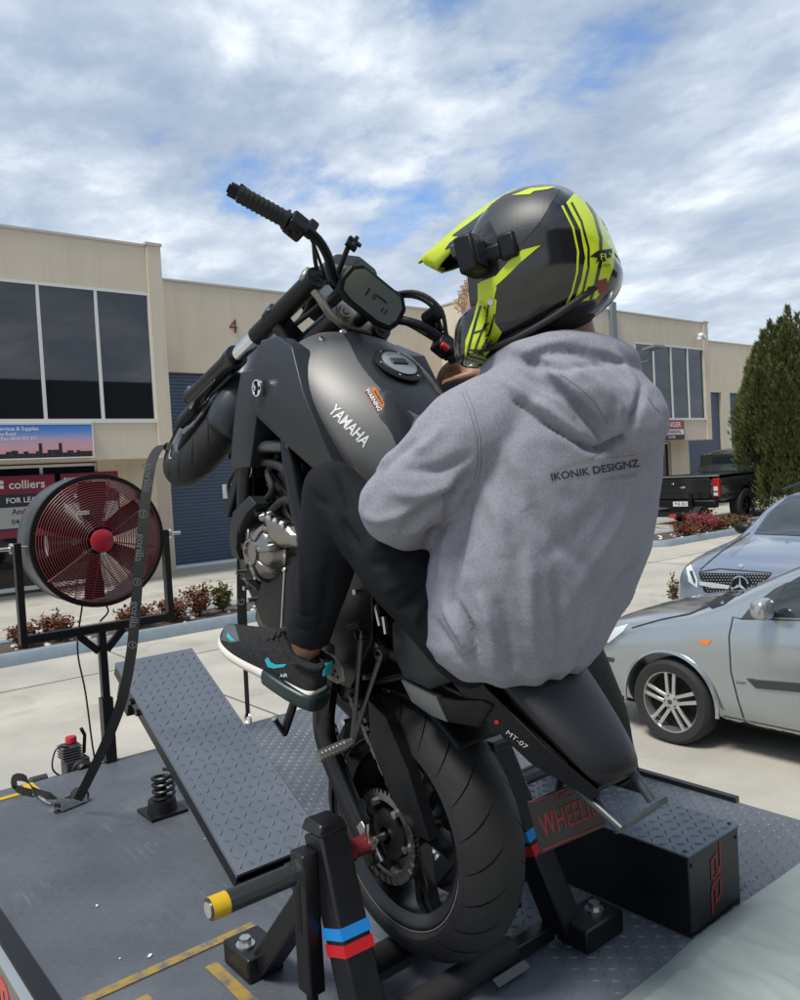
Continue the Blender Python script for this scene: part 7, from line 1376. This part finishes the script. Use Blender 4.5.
# swept lime flash on the side
D('lime_flash', [(541, 245), (522, 250), (508, 262), (496, 276), (480, 282), (479, 291), (487, 292), (495, 287), (507, 276), (521, 262)], M_lime)
D('lime_flash', [(478, 283), (497, 287), (494, 300), (483, 312), (474, 330), (468, 352), (464, 366), (466, 340), (474, 318), (478, 300)], M_lime)
D('lime_chin', [(490, 296), (497, 300), (495, 322), (502, 332), (494, 346), (480, 362), (466, 376), (463, 368), (470, 345), (478, 322)], M_lime, 0.0014)
for pts, w_ in (([(481, 306), (476, 322), (470, 345), (466, 364)], 2.2), ([(489, 304), (486, 322), (478, 342), (471, 364)], 2.0), ([(495, 314), (490, 332), (484, 345), (478, 358)], 2.2), ([(474, 333), (484, 330), (489, 322)], 2.0), ([(470, 350), (482, 350), (492, 340)], 1.8)): D('black_stroke', pxline(pts, w_), M_hblk, 0.0022)
D('matt_crown', [(487, 205), (500, 196), (520, 191), (545, 188), (560, 190), (552, 202), (540, 222), (525, 240), (512, 252), (500, 240), (490, 222)], M_hmat, 0.001)
D('lime_top', [(512, 196), (530, 189), (556, 187), (548, 190), (534, 192), (530, 195)], M_lime, 0.002)
D('screw', [(491+3*cos(a), 302+3.2*sin(a)) for a in [k*pi/5 for k in range(10)]], M_bolt, 0.003)
D('peak_black', [(488, 212), (498, 206), (497, 224), (478, 235), (462, 243), (445, 250), (450, 243), (470, 228)], M_hblk, 0.0015, PKT); D('peak_black', [(512, 192), (500, 199), (478, 217), (452, 236), (462, 236), (490, 214), (512, 200)], M_hmat, 0.0015, PKT)
# the same livery on the far side of the shell
MIR = HMX @ Matrix.Diagonal((1, -1, 1, 1)) @ HMX.inverted()
for o in list(helm.children):
    if o.name.split('.')[0] in ('lime_back_panel', 'lime_edge', 'lime_flash', 'lime_chin', 'black_stroke', 'matt_crown', 'lime_top', 'screw', 'peak_black'):
        m2 = o.data.copy(); m2.transform(MIR); m2.flip_normals(); c2 = link(o.name.split('.')[0], m2, None, helm)
# action camera on the side
CMM = HMX @ Matrix.Translation((0.098, 0.150, 0.003)) @ Matrix.Rotation(radians(-6), 4, 'Z') @ Matrix.Rotation(radians(10), 4, 'Y')
hp('action_camera', MB(CMM).box((0, 0, 0), (0.040, 0.062, 0.072)), M_plas, bevel=0.006)
hp('camera_lens', MB(CMM).cyl((0.02, 0.012, 0.016), (0.030, 0.012, 0.016), 0.014, 20), M_glass); hp('camera_door', MB(CMM).box((-0.021, 0.005, 0.0), (0.003, 0.042, 0.05)), M_plasg, bevel=0.002)
hp('camera_mount', MB(CMM).box((-0.035, -0.022, -0.002), (0.045, 0.014, 0.03)).box((-0.066, -0.028, 0.0), (0.036, 0.03, 0.05)), M_plas, bevel=0.006)
# ---- shoes
M_shoe = mat('black_knit', (0.006, 0.0065, 0.008), 0.8, bump=0.6, bscale=260, col2=(0.016, 0.017, 0.019), c2scale=120, c2pos=(0.45, 0.6)); M_sole = mat('white_foam', (0.60, 0.57, 0.52), 0.6, var=0.08, vscale=20); M_teal = mat('dark_teal_rubber', (0.012, 0.026, 0.030), 0.35); M_cyan = mat('cyan_print', (0.02, 0.35, 0.42), 0.4); M_greyp = mat('grey_overlay', (0.06, 0.075, 0.085), 0.5)
def shoe(heel, toe, up, label_side, side):
    heel, toe = Vector(heel), Vector(toe); X_ = (toe-heel).normalized(); Yv = Vector(up).cross(X_).normalized(); Zv = X_.cross(Yv); L_ = (toe-heel).length
    M_ = Matrix(((X_.x, Yv.x, Zv.x, heel.x), (X_.y, Yv.y, Zv.y, heel.y), (X_.z, Yv.z, Zv.z, heel.z), (0, 0, 0, 1)))
    t = thing('shoe', None, None); t.parent = rider; t.matrix_parent_inverse = RI
    # u along the length, half width, sole top, upper top
    st_ = [(-0.02, 0.018, 0.045, 0.075), (0.0, 0.030, 0.040, 0.098), (0.06, 0.036, 0.036, 0.108), (0.20, 0.039, 0.033, 0.112), (0.34, 0.040, 0.030, 0.108), (0.46, 0.043, 0.028, 0.094), (0.60, 0.048, 0.027, 0.078), (0.75, 0.051, 0.028, 0.064), (0.88, 0.047, 0.032, 0.054), (0.97, 0.034, 0.036, 0.048), (1.01, 0.014, 0.040, 0.044)]
    st_ = [(u, w_, zs*1.15, zt*(1.0+0.36*min(1, max(0, (u-0.1)*2.6)))+0.006*min(1, max(0, u*3))) for u, w_, zs, zt in st_]
    up_ = []; so_ = []; he_ = []
    for u, w_, zs, zt in st_:
        x = u*L_; yo = -side*0.006*sin(pi*u)
        up_.append([(x, yo+w_*cos(a)*(0.98 if sin(a) < 0.5 else 0.98-0.42*(sin(a)-0.5)), zs-0.01+(zt-zs+0.01)*max(0, sin(a))**0.9) for a in [pi*k/12 for k in range(13)]]+[(x, yo-w_*0.5, zs-0.012), (x, yo+w_*0.5, zs-0.012)])
        zb = 0.0+0.016*max(0, (u-0.72)/0.28)**1.6; w2 = w_+0.004; so_.append([(x, yo+w2, zs), (x, yo+w2*1.03, (zs+zb)/2), (x, yo+w2*0.92, zb+0.003), (x, yo, zb), (x, yo-w2*0.92, zb+0.003), (x, yo-w2*1.03, (zs+zb)/2), (x, yo-w2, zs), (x, yo, zs+0.002)])
    def sp2(n, mb, m, **k): return obj(n, mb, m, t, **k)
    u_o = sp2('upper', MB(M_).loft(up_), M_shoe, smooth=180, sub=2); s_o = sp2('midsole', MB(M_).loft(so_), M_sole, smooth=180, sub=1)
    hb_ = MB(M_); hb_.loft([[(u*L_, w_*c, z) for c, z in ((1.07, 0.034), (1.09, 0.014), (0.92, -0.006), (0, -0.010), (-0.92, -0.006), (-1.09, 0.014), (-1.07, 0.034))] for u, w_ in ((-0.055, 0.018), (-0.03, 0.034), (0.05, 0.043), (0.2, 0.046), (0.34, 0.044), (0.46, 0.040))]); sp2('heel_bubble', hb_, M_teal, smooth=60, bevel=0.006)
    for k in range(7):
        x = L_*(0.36+0.045*k); z = 0.143-0.0105*k; sp2('lace', MB(M_).tube([(x, 0.022, z-0.012), (x+0.006, 0.0, z+0.003), (x, -0.022, z-0.012)], 0.0036, 8), M_black)
    sp2('tongue', MB(M_).box((L_*0.33, 0, 0.150), (0.05, 0.04, 0.012), Matrix.Rotation(0.45, 4, 'Y')), M_shoe, bevel=0.005); sp2('collar', MB(M_).tube(smoothpath([(L_*0.34, 0.028, 0.132), (L_*0.18, 0.034, 0.104), (0.0, 0.026, 0.104), (-0.008, 0, 0.112), (0.0, -0.026, 0.104), (L_*0.18, -0.034, 0.104), (L_*0.34, -0.028, 0.132)], 5), 0.009, 10), M_shoe)
    sp2('pull_tab', MB(M_).box((-0.014, 0, 0.100), (0.008, 0.026, 0.034)), M_cyan, bevel=0.003)
    return t, u_o, s_o, M_
sl, su, ss_, SMt = shoe((0.075, 0.222, 1.528), (0.356, 0.303, 1.636), (-0.25, 0.02, 0.95), 1, 1)
shoe((0.075, -0.222, 1.528), (0.358, -0.29, 1.605), (-0.30, -0.1, 0.95), -1, -1)
bpy.context.view_layer.update(); STt = world_tree([su, ss_])
decal('swoosh', [(265, 660), (268, 657), (271, 662), (276, 664.5), (287, 664), (284, 667), (274, 668.5), (268, 667)], STt, 0.0012, M_cyan, sl, None, 2.0)
decal('toe_overlay', [(221, 640), (226, 622), (232, 618), (236, 628), (240, 641), (232, 643)], STt, 0.0012, M_greyp, sl, None, 2.0); decal('swoosh', [(227, 637), (228, 633), (232, 638), (236, 641), (231, 641)], STt, 0.002, M_cyan, sl, None, 2.0)
pxtext('shoe_lettering', 'AIR', (284, 675.5), (10, -0.5), 5, M_signtxt, STt, sl, None, lift=0.0015)
# ---- the helper standing on the far side of the deck, almost wholly hidden
hlp = thing('person', 'helper in black trousers standing behind the rider on the far side of the deck', 'person', (0.08, -0.9, DZ)); HLI = Matrix.Translation((-0.08, 0.9, -DZ))
b2 = MB(); HPv = Vector((0.20, -0.76, 1.72))
limb(b2, [HPv, (0.22, -0.70, 2.0), (0.25, -0.64, 2.28)], [0.13, 0.12, 0.13]); limb(b2, [(0.26, -0.62, 2.36), (0.28, -0.60, 2.46)], [0.06, 0.055]); ball(b2, (0.27, -0.62, 2.545), 0.092, (1, 0.85, 1.18)); ball(b2, (0.35, -0.60, 2.52), 0.018)
for s in (-1, 1):
    f0 = Vector((0.06+0.22*(s < 0), -0.90-0.0*s, DZ+0.09)); kn = Vector((0.08+0.2*(s < 0), -0.86+0.05*s, 1.29)); hh_ = HPv+Vector((0, 0.09*s, -0.02))
    limb(b2, [hh_, kn, f0], [0.085, 0.06, 0.042]); limb(b2, [f0, f0+Vector((0.1, 0, -0.05)), f0+Vector((0.2, 0, -0.06))], [0.045, 0.04, 0.03])
    shl = Vector((0.25, -0.64+0.17*s, 2.30)); el = shl+Vector((0.10, 0.02*s, -0.28)); wr = el+Vector((0.20, 0.02, 0.05)); limb(b2, [shl, el, wr], [0.06, 0.045, 0.03]); hand(b2, wr, wr-el, (0, 0, -1), 1.0, 0.7, s > 0)
o = skinned('body', b2, M_skin2, hlp, 0.009, 4); o.matrix_parent_inverse = HLI
t2 = MB(); ball(t2, HPv+Vector((0, 0, -0.02)), 0.15, (0.9, 1.15, 0.8))
for s in (-1, 1):
    f0 = Vector((0.06+0.22*(s < 0), -0.90, DZ+0.13)); kn = Vector((0.08+0.2*(s < 0), -0.86+0.05*s, 1.29)); hh_ = HPv+Vector((0, 0.09*s, -0.02)); limb(t2, [hh_, hh_.lerp(kn, 0.5), kn, kn.lerp(f0, 0.5), f0], [0.115, 0.105, 0.088, 0.08, 0.07])
o = skinned('trousers', t2, mat('black_cargo', (0.010, 0.010, 0.011), 0.85, bump=0.5, bscale=60), hlp, 0.008, 4); o.matrix_parent_inverse = HLI
t2 = MB(); limb(t2, [HPv+Vector((0, 0, 0.0)), (0.22, -0.70, 2.0), (0.25, -0.64, 2.30)], [0.155, 0.15, 0.155])
for s in (-1, 1): shl = Vector((0.25, -0.64+0.17*s, 2.30)); el = shl+Vector((0.10, 0.02*s, -0.28)); limb(t2, [shl, shl.lerp(el, 0.7)], [0.08, 0.065])
o = skinned('tee_shirt', t2, M_pant, hlp, 0.009, 4); o.matrix_parent_inverse = HLI
hr = MB(); rnd = random.Random(4)
for k in range(500):
    a = rnd.uniform(0, 2*pi); e = rnd.uniform(0.0, 1.5); d = Vector((cos(a)*cos(e), sin(a)*cos(e)*0.9, sin(e)*1.1)); p = Vector((0.262, -0.622, 2.553))+d*0.092; hr.tube([p, p+d*0.012+Vector((rnd.uniform(-1, 1), rnd.uniform(-1, 1), -0.4))*0.02, p+d*0.006+Vector((rnd.uniform(-1, 1), rnd.uniform(-1, 1), -1.5))*0.02], [0.0022, 0.0018, 0.0006], 4)
o = obj('hair', hr, mat('blond_hair', (0.48, 0.36, 0.22), 0.6), hlp); o.matrix_parent_inverse = HLI; o['kind'] = 'stuff'
for s in (-1, 1):
    f0 = Vector((0.06+0.22*(s < 0), -0.90, DZ)); mb = MB(); mb.loft([[(f0.x+x, f0.y+w_*c, DZ+z*h_+0.004) for c, z in ((-1, 0), (-1, 0.6), (-0.6, 1), (0.6, 1), (1, 0.6), (1, 0))] for x, w_, h_ in ((-0.06, 0.03, 0.09), (-0.03, 0.042, 0.11), (0.06, 0.045, 0.10), (0.15, 0.05, 0.07), (0.22, 0.035, 0.05))]); o = obj('boot', mb, M_black, hlp, smooth=60); o.matrix_parent_inverse = HLI
